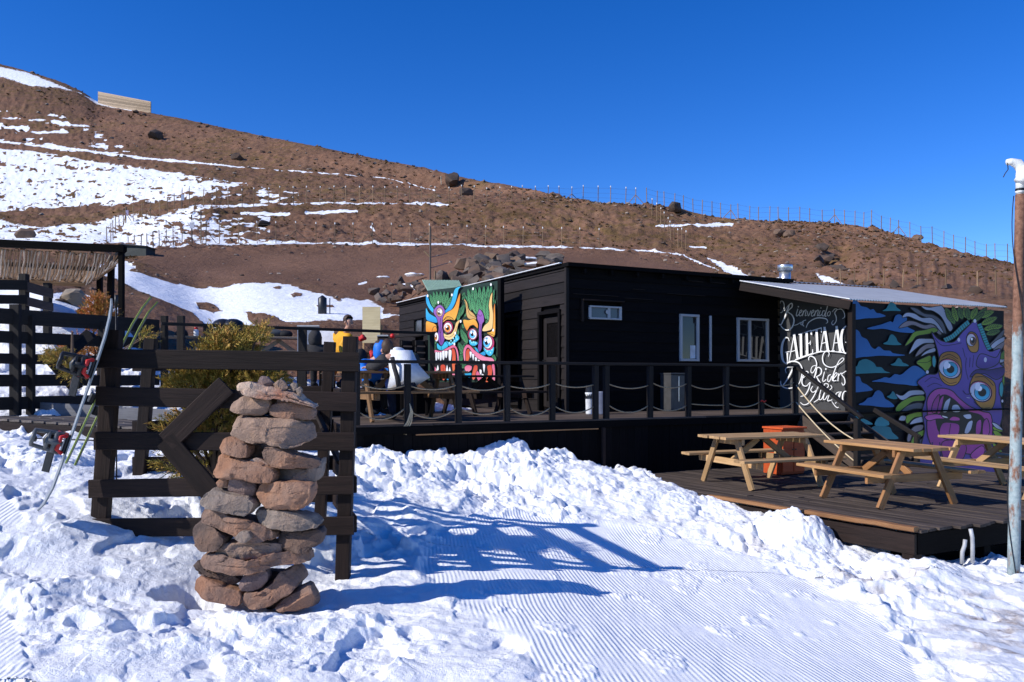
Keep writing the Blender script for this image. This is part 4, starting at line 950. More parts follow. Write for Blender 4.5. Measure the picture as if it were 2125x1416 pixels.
M.build('painting',board,PAINT)

# --- purple three eyed monster on the mural cabin
M=Mural(MP,1760,600,3.934,clip=(36,70,1274,1560))
cb=(.015,.105,.30); ct=(.012,.16,.19)
def cloud(pts,c): M.poly(pts,c,tuple(x*1.25 for x in c),'y',True,4)
cloud([(30,230),(34,100),(55,78),(90,120),(105,140),(150,150),(180,170),(205,165),(230,195),(260,200),(305,222),(230,236),(140,240),(60,250)],cb)
cloud([(280,180),(310,160),(335,115),(355,108),(385,125),(395,150),(428,178),(360,178)],ct); cloud([(152,322),(230,300),(270,290),(310,275),(345,265),(365,270),(385,220),(420,208),(450,230),(480,240),(470,300),(540,340),(530,358),(440,355),(380,345),(290,325),(200,330)],cb)
cloud([(32,545),(30,340),(60,330),(90,350),(110,390),(150,410),(170,440),(190,475),(220,490),(250,470),(290,500),(340,505),(370,525),(465,540),(380,548),(250,545),(120,555)],cb)
cloud([(285,448),(320,425),(340,380),(362,372),(388,395),(405,430),(432,455),(360,458)],ct); cloud([(38,690),(40,640),(70,630),(90,590),(140,572),(180,585),(215,610),(230,635),(270,640),(300,670),(340,685),(230,686),(120,690)],ct)
cloud([(345,620),(380,600),(405,565),(430,575),(445,600),(470,610),(492,628),(420,630)],ct); cloud([(192,755),(260,735),(300,720),(340,725),(380,695),(430,700),(480,660),(530,628),(580,640),(640,700),(600,760),(555,790),(460,780),(390,775),(280,760)],cb)
cloud([(42,835),(44,740),(65,715),(95,720),(110,760),(150,780),(175,800),(198,825),(120,838)],cb); cloud([(85,945),(130,920),(160,890),(195,880),(220,840),(250,828),(280,850),(300,895),(340,920),(375,960),(290,965),(180,952)],cb)
cloud([(315,880),(340,865),(365,835),(390,870),(400,895),(360,898)],ct); cloud([(40,1030),(45,1000),(70,992),(92,1015),(110,1050),(160,1075),(200,1105),(130,1100),(80,1060)],(.02,.22,.26))
cloud([(220,1115),(235,1060),(275,1044),(315,1060),(330,1112)],(.02,.2,.24)); cloud([(175,1170),(210,1120),(330,1125),(360,1170),(410,1220),(330,1225),(230,1215)],ct)
HW=(.42,.45,.56); HG=(.11,.115,.15); HT=(.25,.21,.24); LG=(.19,.33,.03); LG2=(.09,.2,.03)
def lock(pts,c,c2=None): M.shape(pts,c,c2 or tuple(x*.62 for x in c),'x',6,K_,True,4)
lock([(505,152),(560,160),(620,200),(700,215),(770,270),(800,360),(770,350),(720,280),(650,240),(560,200)],HG); lock([(595,138),(660,150),(740,138),(775,150),(845,290),(850,330),(820,340),(760,230),(690,180),(630,170)],HW)
lock([(440,235),(470,195),(540,200),(600,235),(680,235),(740,290),(780,360),(750,345),(700,290),(620,275),(540,245),(490,225)],HW); lock([(410,318),(470,265),(540,265),(620,295),(690,290),(760,360),(740,372),(690,330),(610,325),(530,295),(470,310)],HT)
lock([(462,465),(500,400),(540,350),(620,335),(700,315),(730,345),(640,370),(560,385),(520,430)],LG); lock([(495,533),(520,470),(560,410),(640,405),(700,410),(700,440),(620,445),(560,480)],HW); lock([(545,553),(580,490),(640,450),(700,450),(700,480),(640,490),(590,530)],HT); lock([(590,553),(630,510),(700,480),(710,510),(640,530)],HW)
lock([(555,598),(620,560),(670,545),(690,600),(660,650),(640,680),(600,640)],LG); M.stroke([(560,598),(640,600),(690,570)],4,K_)
lock([(385,855),(440,870),(500,830),(600,828),(620,860),(520,870),(460,905),(420,900)],HW); lock([(388,970),(440,915),(520,880),(610,870),(620,910),(530,920),(470,960),(400,1010)],LG); lock([(430,1015),(470,960),(550,930),(610,935),(610,975),(530,980)],HG); lock([(480,1100),(470,1040),(540,1010),(610,1000),(620,1040),(540,1050)],LG); lock([(500,1105),(540,1060),(620,1040),(650,1075),(560,1095)],HW); lock([(412,1070),(430,1035),(470,1040),(460,1075)],HW)
lock([(480,1240),(490,1180),(540,1120),(610,1110),(600,1150),(530,1180),(505,1240)],HT); lock([(510,1260),(540,1190),(620,1150),(640,1180),(570,1220),(540,1270)],LG); lock([(530,1330),(560,1260),(630,1200),(640,1250),(580,1320)],HG)
for a in ((1150,460,1270,330,46,HG),(1155,480,1272,390,50,HW),(1180,500,1272,430,40,HT),(1200,600,1272,560,30,HW),(1210,640,1272,600,30,HG)): lock([(a[0],a[1]),(a[0]+40,a[1]-a[4]),(a[2],a[3]),(a[2],a[3]+a[4]*.7),(a[0]+60,a[1])],a[5])
lock([(1230,560),(1272,500),(1272,570)],LG2); lock([(1240,720),(1272,690),(1272,790)],LG)
for (x0,y0,x1,y1,w,c) in ((870,290,790,150,60,LG2),(890,270,850,140,56,LG),(930,250,900,145,54,LG2),(965,240,940,150,50,LG),(985,260,970,150,50,LG2),(1000,250,1050,150,60,LG),(1040,250,1130,150,50,LG2),(1060,230,1190,180,60,LG),(1080,290,1215,230,60,LG),(1100,330,1260,300,64,LG),(1120,370,1240,340,50,LG2),(1000,280,1110,190,40,LG2)): M.leaf(x0,y0,x1,y1,w,tuple(v*.5 for v in c),c,5)
PV=(.055,.03,.19); PV2=(.12,.075,.34); PVd=(.022,.012,.08)
M.shape([(675,350),(720,400),(780,430),(860,430),(930,350),(1030,262),(1065,330),(1100,430),(1150,510),(1240,490),(1230,600),(1270,650),(1250,760),(1240,900),(1255,1000),(1240,1100),(1180,1300),(1150,1560),(600,1560),(590,1300),(620,1150),(600,1000),(630,880),(600,810),(560,760),(640,700),(720,690),(740,600),(715,470)],PV2,PV,'y',8)
M.poly([(1040,600),(1100,560),(1230,600),(1180,640),(1090,640)],PV2,PV); M.shape([(1040,620),(1060,545),(1100,530),(1200,560),(1240,500),(1225,600),(1150,645),(1080,650)],PV2,PV); M.shape([(990,720),(1040,660),(1150,660),(1270,640),(1265,700),(1200,740),(1100,690)],PVd,PV); M.ell(1115,578,12,20,(.5,.5,.65)); M.ell(898,415,11,16,(.5,.5,.65))
for p in ([(700,400),(760,460),(850,455),(920,440)],[(960,560),(955,650),(975,740)],[(990,560),(985,640)],[(1020,540),(1010,640)],[(620,760),(680,720),(740,740)],[(640,800),(700,770),(760,790)],[(930,480),(950,560)]): M.stroke(p,6,PVd)
M.stroke([(780,420),(850,385),(930,310),(980,270)],44,K_); M.stroke([(780,420),(850,385),(930,310),(980,270)],34,(.03,.27,.3))
for t in np.linspace(0,1,13): x=780+200*t; y=np.interp(x,[780,850,930,980],[420,385,310,270]); M.stroke([(x-10,y-18),(x+10,y+16)],4,K_,False)
M.stroke([(1062,285),(1090,350),(1120,430),(1150,495)],42,K_); M.stroke([(1062,285),(1090,350),(1120,430),(1150,495)],32,(.03,.27,.3))
for t in np.linspace(0,1,12): y=285+210*t; x=np.interp(y,[285,350,430,495],[1062,1090,1120,1150]); M.stroke([(x-18,y+6),(x+18,y-6)],4,K_,False)
BRN=(.26,.11,.022); BR2=(.42,.2,.04)
M.shape([(960,400),(990,350),(1040,370),(1060,440),(1050,510),(1000,515),(970,470)],BRN,BR2); M.eye(1000,415,38,50,(.08,.04,.03),32,12,10,white=(.5,.5,.6)); 
M.shape([(740,560),(790,515),(870,520),(915,580),(920,700),(890,770),(830,790),(770,760),(735,690)],BRN,BR2); M.stroke([(760,560),(820,535),(890,570)],6,K_); M.stroke([(770,580),(830,555),(900,600)],4,K_); M.stroke([(760,730),(820,770),(880,760)],5,K_)
M.ell(825,652,98,78,(.3,.03,.14),rot=.5); M.eye(822,650,90,72,(.03,.22,.34),58,8,6,white=(.44,.48,.62),rot=.5); M.ell(795,622,20,34,(.62,.66,.78),rot=.2)
M.shape([(1000,740),(1040,690),(1110,710),(1190,770),(1195,900),(1160,985),(1090,980),(1020,900),(985,820)],BRN,BR2); M.stroke([(1030,720),(1110,720),(1180,790)],6,K_); M.stroke([(1020,920),(1080,970),(1150,970)],5,K_)
M.ell(1078,838,98,84,(.3,.03,.14),rot=.6); M.eye(1074,836,90,76,(.03,.22,.34),62,14,8,white=(.44,.48,.62),rot=.6); M.ell(1050,795,20,34,(.62,.66,.78),rot=.2)
M.shape([(680,560),(700,545),(712,590),(700,640),(682,620)],(.03,.27,.3)); M.shape([(1228,790),(1250,755),(1262,810),(1250,880),(1230,860)],(.03,.27,.3)); M.ell(640,678,12,14,(.5,.5,.6)); M.ell(1028,262,12,15,(.6,.6,.68)); M.ell(1252,915,8,12,(.5,.5,.6))
M.stroke([(930,830),(960,860),(1000,850)],8,PVd); M.stroke([(960,885),(985,890)],5,(.4,.4,.5))
MG=(.24,.03,.20); MG2=(.34,.06,.28)
M.shape([(640,1010),(640,900),(690,830),(760,810),(840,830),(900,890),(990,960),(1090,1000),(1160,1030),(1170,1200),(1120,1320),(1020,1350),(880,1330),(700,1300),(640,1180)],MG2,MG,'y',8); M.poly([(700,1000),(720,900),(780,860),(860,900),(960,990),(1080,1030),(1120,1120),(1060,1200),(900,1230),(740,1180)],(.010,.008,.012))
M.shape([(675,1000),(690,920),(740,860),(730,960),(710,1010)],(.2,.02,.15),MG2); M.shape([(720,1010),(740,910),(775,870),(760,960),(745,1012)],MG2,MG)
M.shape([(765,1000),(785,920),(830,890),(815,960),(800,1005)],HW,(.3,.33,.42)); M.shape([(840,1000),(845,950),(890,945),(915,990),(890,1008)],HW,(.3,.33,.42)); 
M.shape([(620,1040),(700,1020),(800,1040),(810,1060),(720,1060),(650,1075)],MG2,(.5,.1,.4)); M.shape([(820,1060),(850,1040),(900,1050),(900,1075),(830,1075)],(.45,.05,.25),MG2); M.shape([(930,1030),(990,1020),(1000,1055),(960,1062)],HW); M.shape([(755,1030),(800,1040),(808,1056),(770,1050)],(.6,.6,.62))
M.shape([(740,1190),(760,1100),(830,1090),(900,1110),(890,1190),(820,1230)],MG,MG2); M.stroke([(830,1100),(815,1200)],6,K_); M.shape([(940,1170),(970,1090),(1010,1075),(1000,1140),(970,1180)],HW,(.3,.33,.42)); M.shape([(1035,1190),(1040,1090),(1080,1070),(1075,1170)],MG2,MG); M.shape([(1090,1200),(1095,1090),(1130,1060),(1150,1150),(1120,1220)],MG,MG2)
for x in (680,740,800): M.stroke([(x,1250),(x+10,1400),(x-10,1540)],9,PVd)
M.shape([(760,1250),(900,1240),(960,1300),(900,1420),(780,1400)],MG,(.16,.02,.13)); M.shape([(1000,1340),(1080,1280),(1110,1320),(1060,1400),(1000,1380)],MG2,MG)
for a in ((1170,1130,1256,1160,20,LG),(1175,1160,1256,1210,24,LG),(1170,1200,1256,1260,24,HG),(1165,1090,1256,1150,16,HW),(1170,1260,1250,1330,20,LG),(1180,1300,1250,1390,20,HT),(1170,1330,1240,1440,20,LG),(1160,1380,1220,1490,18,HW)): lock([(a[0],a[1]),((a[0]+a[2])/2,(a[1]+a[3])/2-a[4]),(a[2],a[3]),((a[0]+a[2])/2-10,(a[1]+a[3])/2+a[4])],a[5])
mp=M.build('mural',mcab,PAINT)
# ------------------------------------------------------------------ front fence round the juniper
FY=6.7
ff=thing('plank_fence','dark brown plank fence with arrow shaped brace behind the stone cairn','fence',V(-2.3,6.9,.1),None)
def bx(m,x0,y0,x1,y1,Y0,Y1,hpx,t=.03,seg=4):
    a=P(x0,y0,Y0); b=P(x1,y1,Y1); m.beam(a,b,t,hpx/F*(Y0+Y1)/2,ch=.006,seg=seg,wob=.003)
for (x0,y0,x1,y1,h) in ((203,744,745,752,40),(200,822,740,835,40),(196,915,735,917,38),(185,1015,733,1007,38),(178,1096,734,1091,38)):
    m=MB(); bx(m,x0,y0,x1,y1,FY-.06,FY-.06,h); m.build('board',W_BROWN,ff)
for (xt,yt,xb,yb,w,Y) in ((236,685,206,1125,36,FY+.02),(728,699,711,1215,31,FY+.02),(314,703,284,1060,25,8.3),(685,710,664,1085,24,8.25)):
    m=MB(); m.beam(P(xb,yb,Y),P(xt,yt,Y),w/F*Y*.93,.09,up=V(0,1,0),ch=.006,seg=5,wob=.003); m.build('post',W_BROWN,ff)
for k,(x0,y0,x1,y1) in enumerate(((470,800,346,918),(344,912,438,1022))):
    m=MB(); d=(Vector((x1,y1))-Vector((x0,y0))).normalized(); a=P(x0,y0,FY-.105); b=P(x1,y1,FY-.105-.004*k)
    m.beam(a,b,.03,44/F*FY,up=V(0,1,0).cross((b-a).normalized()),ch=.006,seg=3,wob=.003); m.build('brace',W_BROWN,ff)
zs=[(HY-y)/F*(FY-.06)+ZC for y in (748,829,916,1010,1093)]
for z in zs:   # rear boards and right return
    a=P(296,0,8.36); b=P(676,0,8.32); m=MB(); m.beam(V(a.x-.1,a.y,z),V(b.x+.08,b.y,z+.02),.03,.15,seg=3,wob=.003); m.build('board',W_BROWN,ff)
    a=P(737,0,FY+.06); b=P(693,0,8.27); m=MB(); m.beam(V(a.x,a.y,z),V(b.x,b.y,z),.03,.14,seg=2,wob=.002); m.build('board',W_BROWN,ff)
m=MB(); a=P(560,880,7.5); b=P(655,1060,7.5); m.beam(P(640,820,8.4),P(708,965,7.6),.03,.13,up=V(0,1,0)); m.build('brace',W_BROWN,ff)

# ------------------------------------------------------------------ long fence further left
lf=thing('plank_fence','long dark plank fence running back along the left edge behind the snowboard','fence',V(-6.6,12.5,1))
def LP(px,py):
    # line through (0 -> 11.8 m) towards the common vanishing point
    Y=11.8*134/(134-17/252*px); return P(px,py,Y)
def lfy(y0,px): return HY-(HY-y0)*(134-17/252*px)/134
for y0,h in ((656,31),(699,24),(744,21),(790,24),(838,26)):
    m=MB(); a=LP(-40,lfy(y0,-40)); b=LP(330,lfy(y0,330)); m.beam(a,b,.03,h/F*12.4,ch=.006,seg=5,wob=.003); m.build('board',W_RAIL,lf)
for px,top,w in ((18,631,20),(50,655,15),(331,655,15),(366,655,17),(200,668,14)):
    m=MB(); a=LP(px,lfy(845,px)+50); b=LP(px,top); off=V(.05,.08,0); m.beam(a+off,b+off,w/F*12.3,.08,up=V(0,1,0)); m.build('post',W_RAIL,lf)
for x0,y0,x1,y1 in ((196,692,117,757),(116,750,166,808)):
    m=MB(); a=LP(x0,y0)-V(0,.09,0); b=LP(x1,y1)-V(0,.09,0); m.beam(a,b,.03,.2,up=V(0,1,0).cross((b-a).normalized())); m.build('brace',W_RAIL,lf)

# ------------------------------------------------------------------ fence corner behind
cf_=thing('corner_fence','weathered dark fence corner with stub boards on the upper left snow','fence',V(-8.3,14.2,1.9))
for px,top,w,Y in ((50,569,15,14.0),(99,588,13,15.1)):
    m=MB(); m.beam(P(px,700,Y),P(px,top,Y),w/F*Y,.12,up=V(0,1,0)); m.build('post',W_RAIL,cf_)
W_STUB=wood('weathered_plank',(.03,.024,.022),(.075,.06,.055))
for y0,y1,h in ((595,610,20),(625,638,18)):
    m=MB(); m.beam(P(55,y0,13.9),P(109,y1,15.0),.03,h/F*14.4); m.build('board',W_STUB,cf_)
    m=MB(); m.beam(P(-40,y0-4,13.6),P(56,y0-3,13.9),.03,h*1.05/F*13.8); m.build('board',W_RAIL,cf_)

# ------------------------------------------------------------------ pergola with a reed mat
pg=thing('pergola','dark pergola with a sagging reed mat over the left terrace','pergola',V(-9,16,1.7))
m=MB(); A=P(-30,504,14.6); B=P(258,517,15.0); m.beam(A,B,.12,.13); m.build('front_beam',W_BLACK,pg)
m=MB(); A2=P(-30,546,19.0); B2=P(214,560,19.0); m.beam(A2,B2,.1,.1); m.build('rear_beam',W_BLACK,pg)
m=MB(); m.beam(B,B2,.09,.1); m.build('side_beam',W_BLACK,pg)
m=MB(); m.beam(P(252,720,15.0),P(252,508,15.0),.09,.09,up=V(0,1,0)); m.build('post',W_BLACK,pg)
m=MB(); m.beam(P(231,545,17),P(229,640,17),.11,.11,up=V(0,1,0)); m.build('post',W_BLACK,pg)
m=MB(); m.beam(P(207,560,19),P(207,705,19),.11,.11,up=V(0,1,0)); m.build('post',W_BLACK,pg)
M_REED=wood('reed',(.10,.06,.035),(.32,.2,.12),.85,.15,1,.004); M_REEDL=wood('pale_reed',(.30,.24,.19),(.55,.47,.4),.85,.15,1,.003)
m=MB(); m2=MB()
nr=74
for i in range(nr):       # reeds run from the front beam to the rear beam, sagging between
    t=(i+random.uniform(-.3,.3))/nr; a=A.lerp(B,t)+V(0,.08,-.1); b=A2.lerp(B2,t)+V(0,0,-.05)
    sg=.42*(1-max(0,(t-.8)/.2)*.9)*random.uniform(.9,1.1)
    fr=[a.lerp(b,k)-V(random.uniform(-.02,.02),0,sg*4*k*(1-k)) for k in np.linspace(.0 if random.random()<.8 else .1,random.uniform(.42,.6),7)]
    (m2 if i%2 else m).tube(fr,.013,4)
m.build('reed_mat',M_REED,pg); m2.build('reed_mat',M_REEDL,pg)
m=MB()
for k in range(64):       # horizontal thatch rows on the underside
    kk=.40+.60*k/64; pts=[]
    for t in np.linspace(0,1,9):
        a=A.lerp(B,t)+V(0,.08,-.1); b=A2.lerp(B2,t)+V(0,0,-.05); sg=.45*(1-max(0,(t-.8)/.2)*.9); pts.append(a.lerp(b,kk)-V(0,0,sg*4*kk*(1-kk)+.01))
    m.tube(pts,random.uniform(.02,.032),5)
m.build('mat_underside',M_REED,pg)

# ------------------------------------------------------------------ terrace with its own railing
TZ=1.4; T0=P(335,672,12.75); T1=P(900,692,15.5); TT=Vector((T1.x-T0.x,T1.y-T0.y,0)).normalized(); TN=Vector((-TT.y,TT.x,0))
tr=thing('terrace','raised earth coloured plank terrace behind the deck where guests sit','deck',V(-3.5,15.5,1.0))
m=MB(); 
Tb=Vector((T0.x,T0.y,0))+TT*1.6; Te=Vector((T1.x,T1.y,0))
for i in range(26):
    o=TN*(.0+i*.128); m.beam(Tb+o+UP*(TZ-.02),Te+o+UP*(TZ-.02),.122,.03)
m.build('deck_boards',W_DECK2,tr)
m=MB(); m.beam(Tb+UP*(TZ-.3),Te+UP*(TZ-.3),.03,.5); m.build('skirt',W_BLACK,tr)
tl=thing('terrace_railing','thin dark railing along the terrace edge behind the juniper','railing',V(-3.5,14,TZ))
m=MB(); m.beam(T0,T1,.06,.05,seg=4,wob=.003); m.build('top_rail',W_RAIL,tl)
m=MB(); m.beam(T1,T1+TN*3.0,.06,.05); m.build('top_rail',W_RAIL,tl)
for px in (432,520,628,897):
    k=(px-CX)/F; t=(k*T0.y-T0.x)/(TT.x-k*TT.y); p=Vector((T0.x,T0.y,0))+TT*t
    w=.14 if px<640 else .09
    m=MB(); m.beam(p+UP*.95,p+UP*(T0.z+(T1.z-T0.z)*t/6-.02),w,.07,up=V(0,1,0)); m.build('post',W_RAIL,tl)
for k in (.28,.55):
    m=MB(); pts=[Vector((T0.x,T0.y,0))+TT*(2.6+2.2*t)+UP*(TZ+k-.1*4*t*(1-t)) for t in np.linspace(0,1,9)]; m.tube(pts,.01,5); m.build('rope',M_ROPE,tl,True)

# ------------------------------------------------------------------ low wooden platform in front of the left fence
pf=thing('boardwalk','low grey boardwalk platform half buried in snow beside the left fence','walkway',V(-6,11,.9))
m=MB(); a0=P(-60,868,11.3); a1=P(330,893,10.6); 
for k in range(2):
    for i in range(15):
        t=i/15; p=a0.lerp(a1,t); q=a0.lerp(a1,t+.064); n=V(.35,1.0,0).normalized()
        m.beam(p.lerp(q,.5)+n*(.02+.52*k),p.lerp(q,.5)+n*(.52+.52*k),(q-p).length,.03)
m.build('boards',wood('walk_boards',(.09,.075,.065),(.2,.17,.15)),pf)
m=MB(); m.beam(a0-UP*.1,a1-UP*.1,.04,.16); m.build('fascia',W_BROWN,pf)
m=MB(); n=V(.35,1.0,0).normalized(); m.beam(a0+n*1.08+UP*.08,a1+n*1.08+UP*.08,.03,.22); m.build('back_board',wood('grey_board_wood',(.16,.16,.17),(.27,.27,.29)),pf)

# ------------------------------------------------------------------ wire fences and posts on the hill
W_POST=wood('fence_post',(.16,.10,.055),(.30,.2,.12)); W_POSTD=wood('dark_post',(.05,.04,.035),(.11,.085,.07)); M_TIP=plain('white_tip',(.75,.75,.74),.6); M_WIRE=plain('wire',(.22,.2,.18),.5,.6)
def hillfence(label,pts,h=2.0,braces=(),mat=W_POST,tips=False,wire=True,r=.036):
    base=[hill_at(x,y) for x,y in pts]; c=sum(base,Vector())/len(base)
    t=thing('wire_fence',label,'fence',c,'wire fences on the hillside')
    proto=None
    for i,b in enumerate(base):
        hh=h*(pts[i][2] if len(pts[i])>2 else 1)
        m=MB(); top=b+UP*hh+V(random.uniform(-.07,.07),0,0); rr=r*max(1,b.y/75)
        m.tube([b-UP*.5,top],rr,6); p=m.build('post',mat,t)
        if tips:
            m=MB(); m.tube([top-UP*.02,top+UP*.17],rr*1.3,6); m.build('cap',M_TIP,p)
        if i in braces:
            for sg in (-1,1):
                j=min(max(i+sg,0),len(base)-1); e=base[j] if j!=i else b+V(1.5*sg,0,0); m=MB(); m.tube([b+UP*hh*.62,b.lerp(e,.75)+UP*.05],rr*.9,5); m.build('brace',mat,t)
    if wire:
        for k in (.3,.6,.92):
            m=MB(); m.tube([b+UP*h*k for b in base],.010,3); m.build('wire',M_WIRE,t)
    return t
xs=[267,278,291,304,317,332,344.5,360,378]; ys=[527,526,524,521,518,515,512,510,508]
hillfence('thin post fence climbing from the small dark shed along the brown mound',[(x,y) for x,y in zip(xs,ys)],1.5,(1,6))
xs=[417,426,457,496,535,574,614]+[655+39.2*i for i in range(16)]
hillfence('post and wire fence along the lower snow strip on the mound crest',[(x,np.interp(x,[400,500,900,1200,1350],[507,505,508,515,518])) for x in xs],2.0,(1,6,10,13,16),tips=True)
xs=[379,394,421,448,474,502,527,556,581,609,636,664,692,719,747,773,798,824,851,875,904,932,958,984,1010,1037,1061,1086,1111,1138,1160,1187,1210,1241,1267,1297,1320]
hillfence('post and wire fence along the middle snow strip and up to the skyline',[(x,np.interp(x,[370,400,500,700,930,1240,1330],[434,430,428,423,424,420,424.5])) for x in xs],2.05,(2,9,15,20,26,31,36),tips=True)
z=[325,373,413,456,501,549,590,636,677,725,765,815,858,910,955,1003,1053,1104,1164,1222,1273,1316,1358,1398,1443,1484,1527,1580,1637,1687,1741,1790,1845,1890,1943,1990,2048,2100]
hillfence('long post and wire fence running down the right skyline',[(1200+q/2.297,np.interp(1200+q/2.297,ROWS[-1][0],ROWS[-1][1])+2) for q in z],1.95,(9,19,26))
xs=[222,229,235,241,248.5,254.5,261,277,295,313,331,347,363]; ys=[510,502,494,486,477,470,464,460,456,453,449,442,435]
hillfence('short stepped fence of thin posts beside the snow gully on the left',list(zip(xs,ys)),1.8,(6,9),W_POST)
xs=[1352,1362,1370,1378,1386,1393,1400,1407,1415,1424]; ys=[446,458,468,478,488,498,506,512,517,520]
hillfence('cluster of closely spaced posts stepping down the slope above the cabin',list(zip(xs,ys)),2.0,(),W_POST,True,False)
xs=[1440,1455,1461,1470]; ys=[521,520,523,526]
xs=[1745,1775,1800,1835,1872,1905,1960,2030,2068]; ys=[590,588,592,596,598,600,603,606,610]
hillfence('broken low stakes along the eroded bank at the right',list(zip(xs,ys)),1.0,(),W_POST,False,False,.03)
# poles and signs
def pole(name,label,cat,px,yb,yt,Y0=None,r=.06,mat=W_POSTD):
    b=hill_at(px,yb); t=thing(name,label,cat,b); m=MB(); m.tube([b-UP*.4,P(px,yt,b.y)],r,8); m.build('pole',mat,t); return t,b
pole('dark_pole','tall dark bare pole standing on the mound crest left','pole',417,506,439)
s,b=pole('sign_post','dark post with a pale trail sign on the mound crest','sign',397.5,508,446)
m=MB(); p=P(398.5,468,b.y-.08); m.box(p,(.42,.04,.55)); m.build('sign_plate',plain('sign_grey',(.45,.47,.55),.6),s)
m=MB(); p=P(399,460,b.y-.11); m.box(p,(.2,.02,.24)); m.build('sign_emblem',plain('sign_white',(.8,.8,.8),.6),s)
s,b=pole('sign_post','post with a small blue grey board on the middle fence','sign',377,434,404); m=MB(); m.box(P(379,410,b.y-.06),(.35,.04,.65)); m.build('sign_plate',plain('sign_blue',(.25,.3,.42),.6),s)
s,b=pole('sign_post','post with a small violet board on the stepped fence','sign',262,463,430); m=MB(); m.box(P(263.5,442,b.y-.06),(.3,.04,.55)); m.build('sign_plate',plain('sign_violet',(.3,.26,.42),.6),s)
s,b=pole('trail_marker','short pale trail marker beside the dark skyline boulder','sign',915,388,366,mat=plain('pale_post',(.5,.45,.33),.7))
wp,b=pole('timber_pole','tall pale timber pole with a slanted strut behind the mural board','pole',893,600,470,r=.05,mat=W_POSTD)
m=MB(); m.tube([P(880,521,b.y),P(892,533,b.y)],.05,6); m.build('strut',W_POST,wp)
m=MB(); m.tube([P(903,600,b.y),P(903,563,b.y)],.05,6); m.build('stay',W_POST,wp)
for y0,y1 in ((534,526),(556,546)):
    m=MB(); m.tube([P(895,y0,b.y),P(930,y1,b.y+2)],.02,4); m.build('wire',M_WIRE,wp)
# plank windbreak on the ridge
a=hill_at(204,213); bq=hill_at(313,234)
A0=P(204,230,a.y-3); B0=P(313,243,bq.y-3)
m=MB()
for i in range(12):
    z0=a.z-1.2; pa=P(204,192+i*3.0,a.y-3); pb=P(313,213+i*2.2,bq.y-3); m.beam(pa,pb,.2,.42)
tag(m.build('plank_windbreak',wood('pale_planks',(.25,.19,.13),(.40,.31,.22))),'long pale plank windbreak wall on the ridge skyline','wall')
# small dark shed below the gully and small green roofed shed
b=hill_at(285,527); sh=thing('shed','small dark green grey shed at the foot of the snowy gully','shed',b)
m=MB(); a0=P(246,508,b.y-3); a1=P(300,511,b.y-3.5); m.prism([P(246,532,a0.y),P(303,532,a1.y),P(303,512,a1.y),P(252,507,a0.y)],V(0,1.6,0)); m.build('walls',plain('shed_green',(.022,.03,.03),.7),sh)
m=MB(); m.prism([P(246,507.5,a0.y-.2),P(305,511.5,a1.y-.2),P(305,510.3,a1.y-.2),P(252,505.5,a0.y)],V(0,1.8,.0)); m.build('roof',plain('shed_roof',(.05,.05,.055),.6),sh)
g=thing('green_roof_hut','small hut with a pale green corrugated roof behind the mural board','shed',P(905,640,28))
m=MB(); vs=[];fs=[]
for i in range(49):
    t=i/48; d=(.03 if i%2 else 0)
    vs.append(P(889+t*76,607,26.6)+UP*d); vs.append(P(876+t*77+0*t,582+1.0*t,28.4)+UP*d)
for i in range(48): fs.append((2*i,2*i+2,2*i+3,2*i+1))
m.add(vs,fs); m.build('roof',plain('green_sheet',(.24,.36,.27),.5,.2),g)
m=MB(); m.prism([P(890,607,27),P(962,607,27),P(962,660,27),P(890,660,27)],V(0,1.2,0)); m.build('walls',W_PINE2,g)
from mathutils import noise as mnoise
# ------------------------------------------------------------------ rocks
def finish_rock(bm,name,mats,loc,amp,freq,smooth_ang=.55,cuts=2):
    bmesh.ops.recalc_face_normals(bm,faces=bm.faces[:])
    if cuts: bmesh.ops.subdivide_edges(bm,edges=bm.edges[:],cuts=cuts,use_grid_fill=True)
    bm.normal_update(); sd=Vector((random.random()*50,random.random()*50,random.random()*50))
    for v in bm.verts:
        p=v.co*freq+sd; d=mnoise.noise(p)*.6+mnoise.noise(p*2.7)*.3+mnoise.noise(p*7)*.14
        c=mnoise.cell(p*1.3); v.co+=v.normal*amp*(d+.35*(c-.5))
    me=bpy.data.meshes.new(name); bm.to_mesh(me); bm.free()
    for f in me.polygons: f.use_smooth=True
    me.set_sharp_from_angle(angle=smooth_ang)
    me.materials.append(mats); o=bpy.data.objects.new(name,me); COL.objects.link(o); o.location=loc; return o
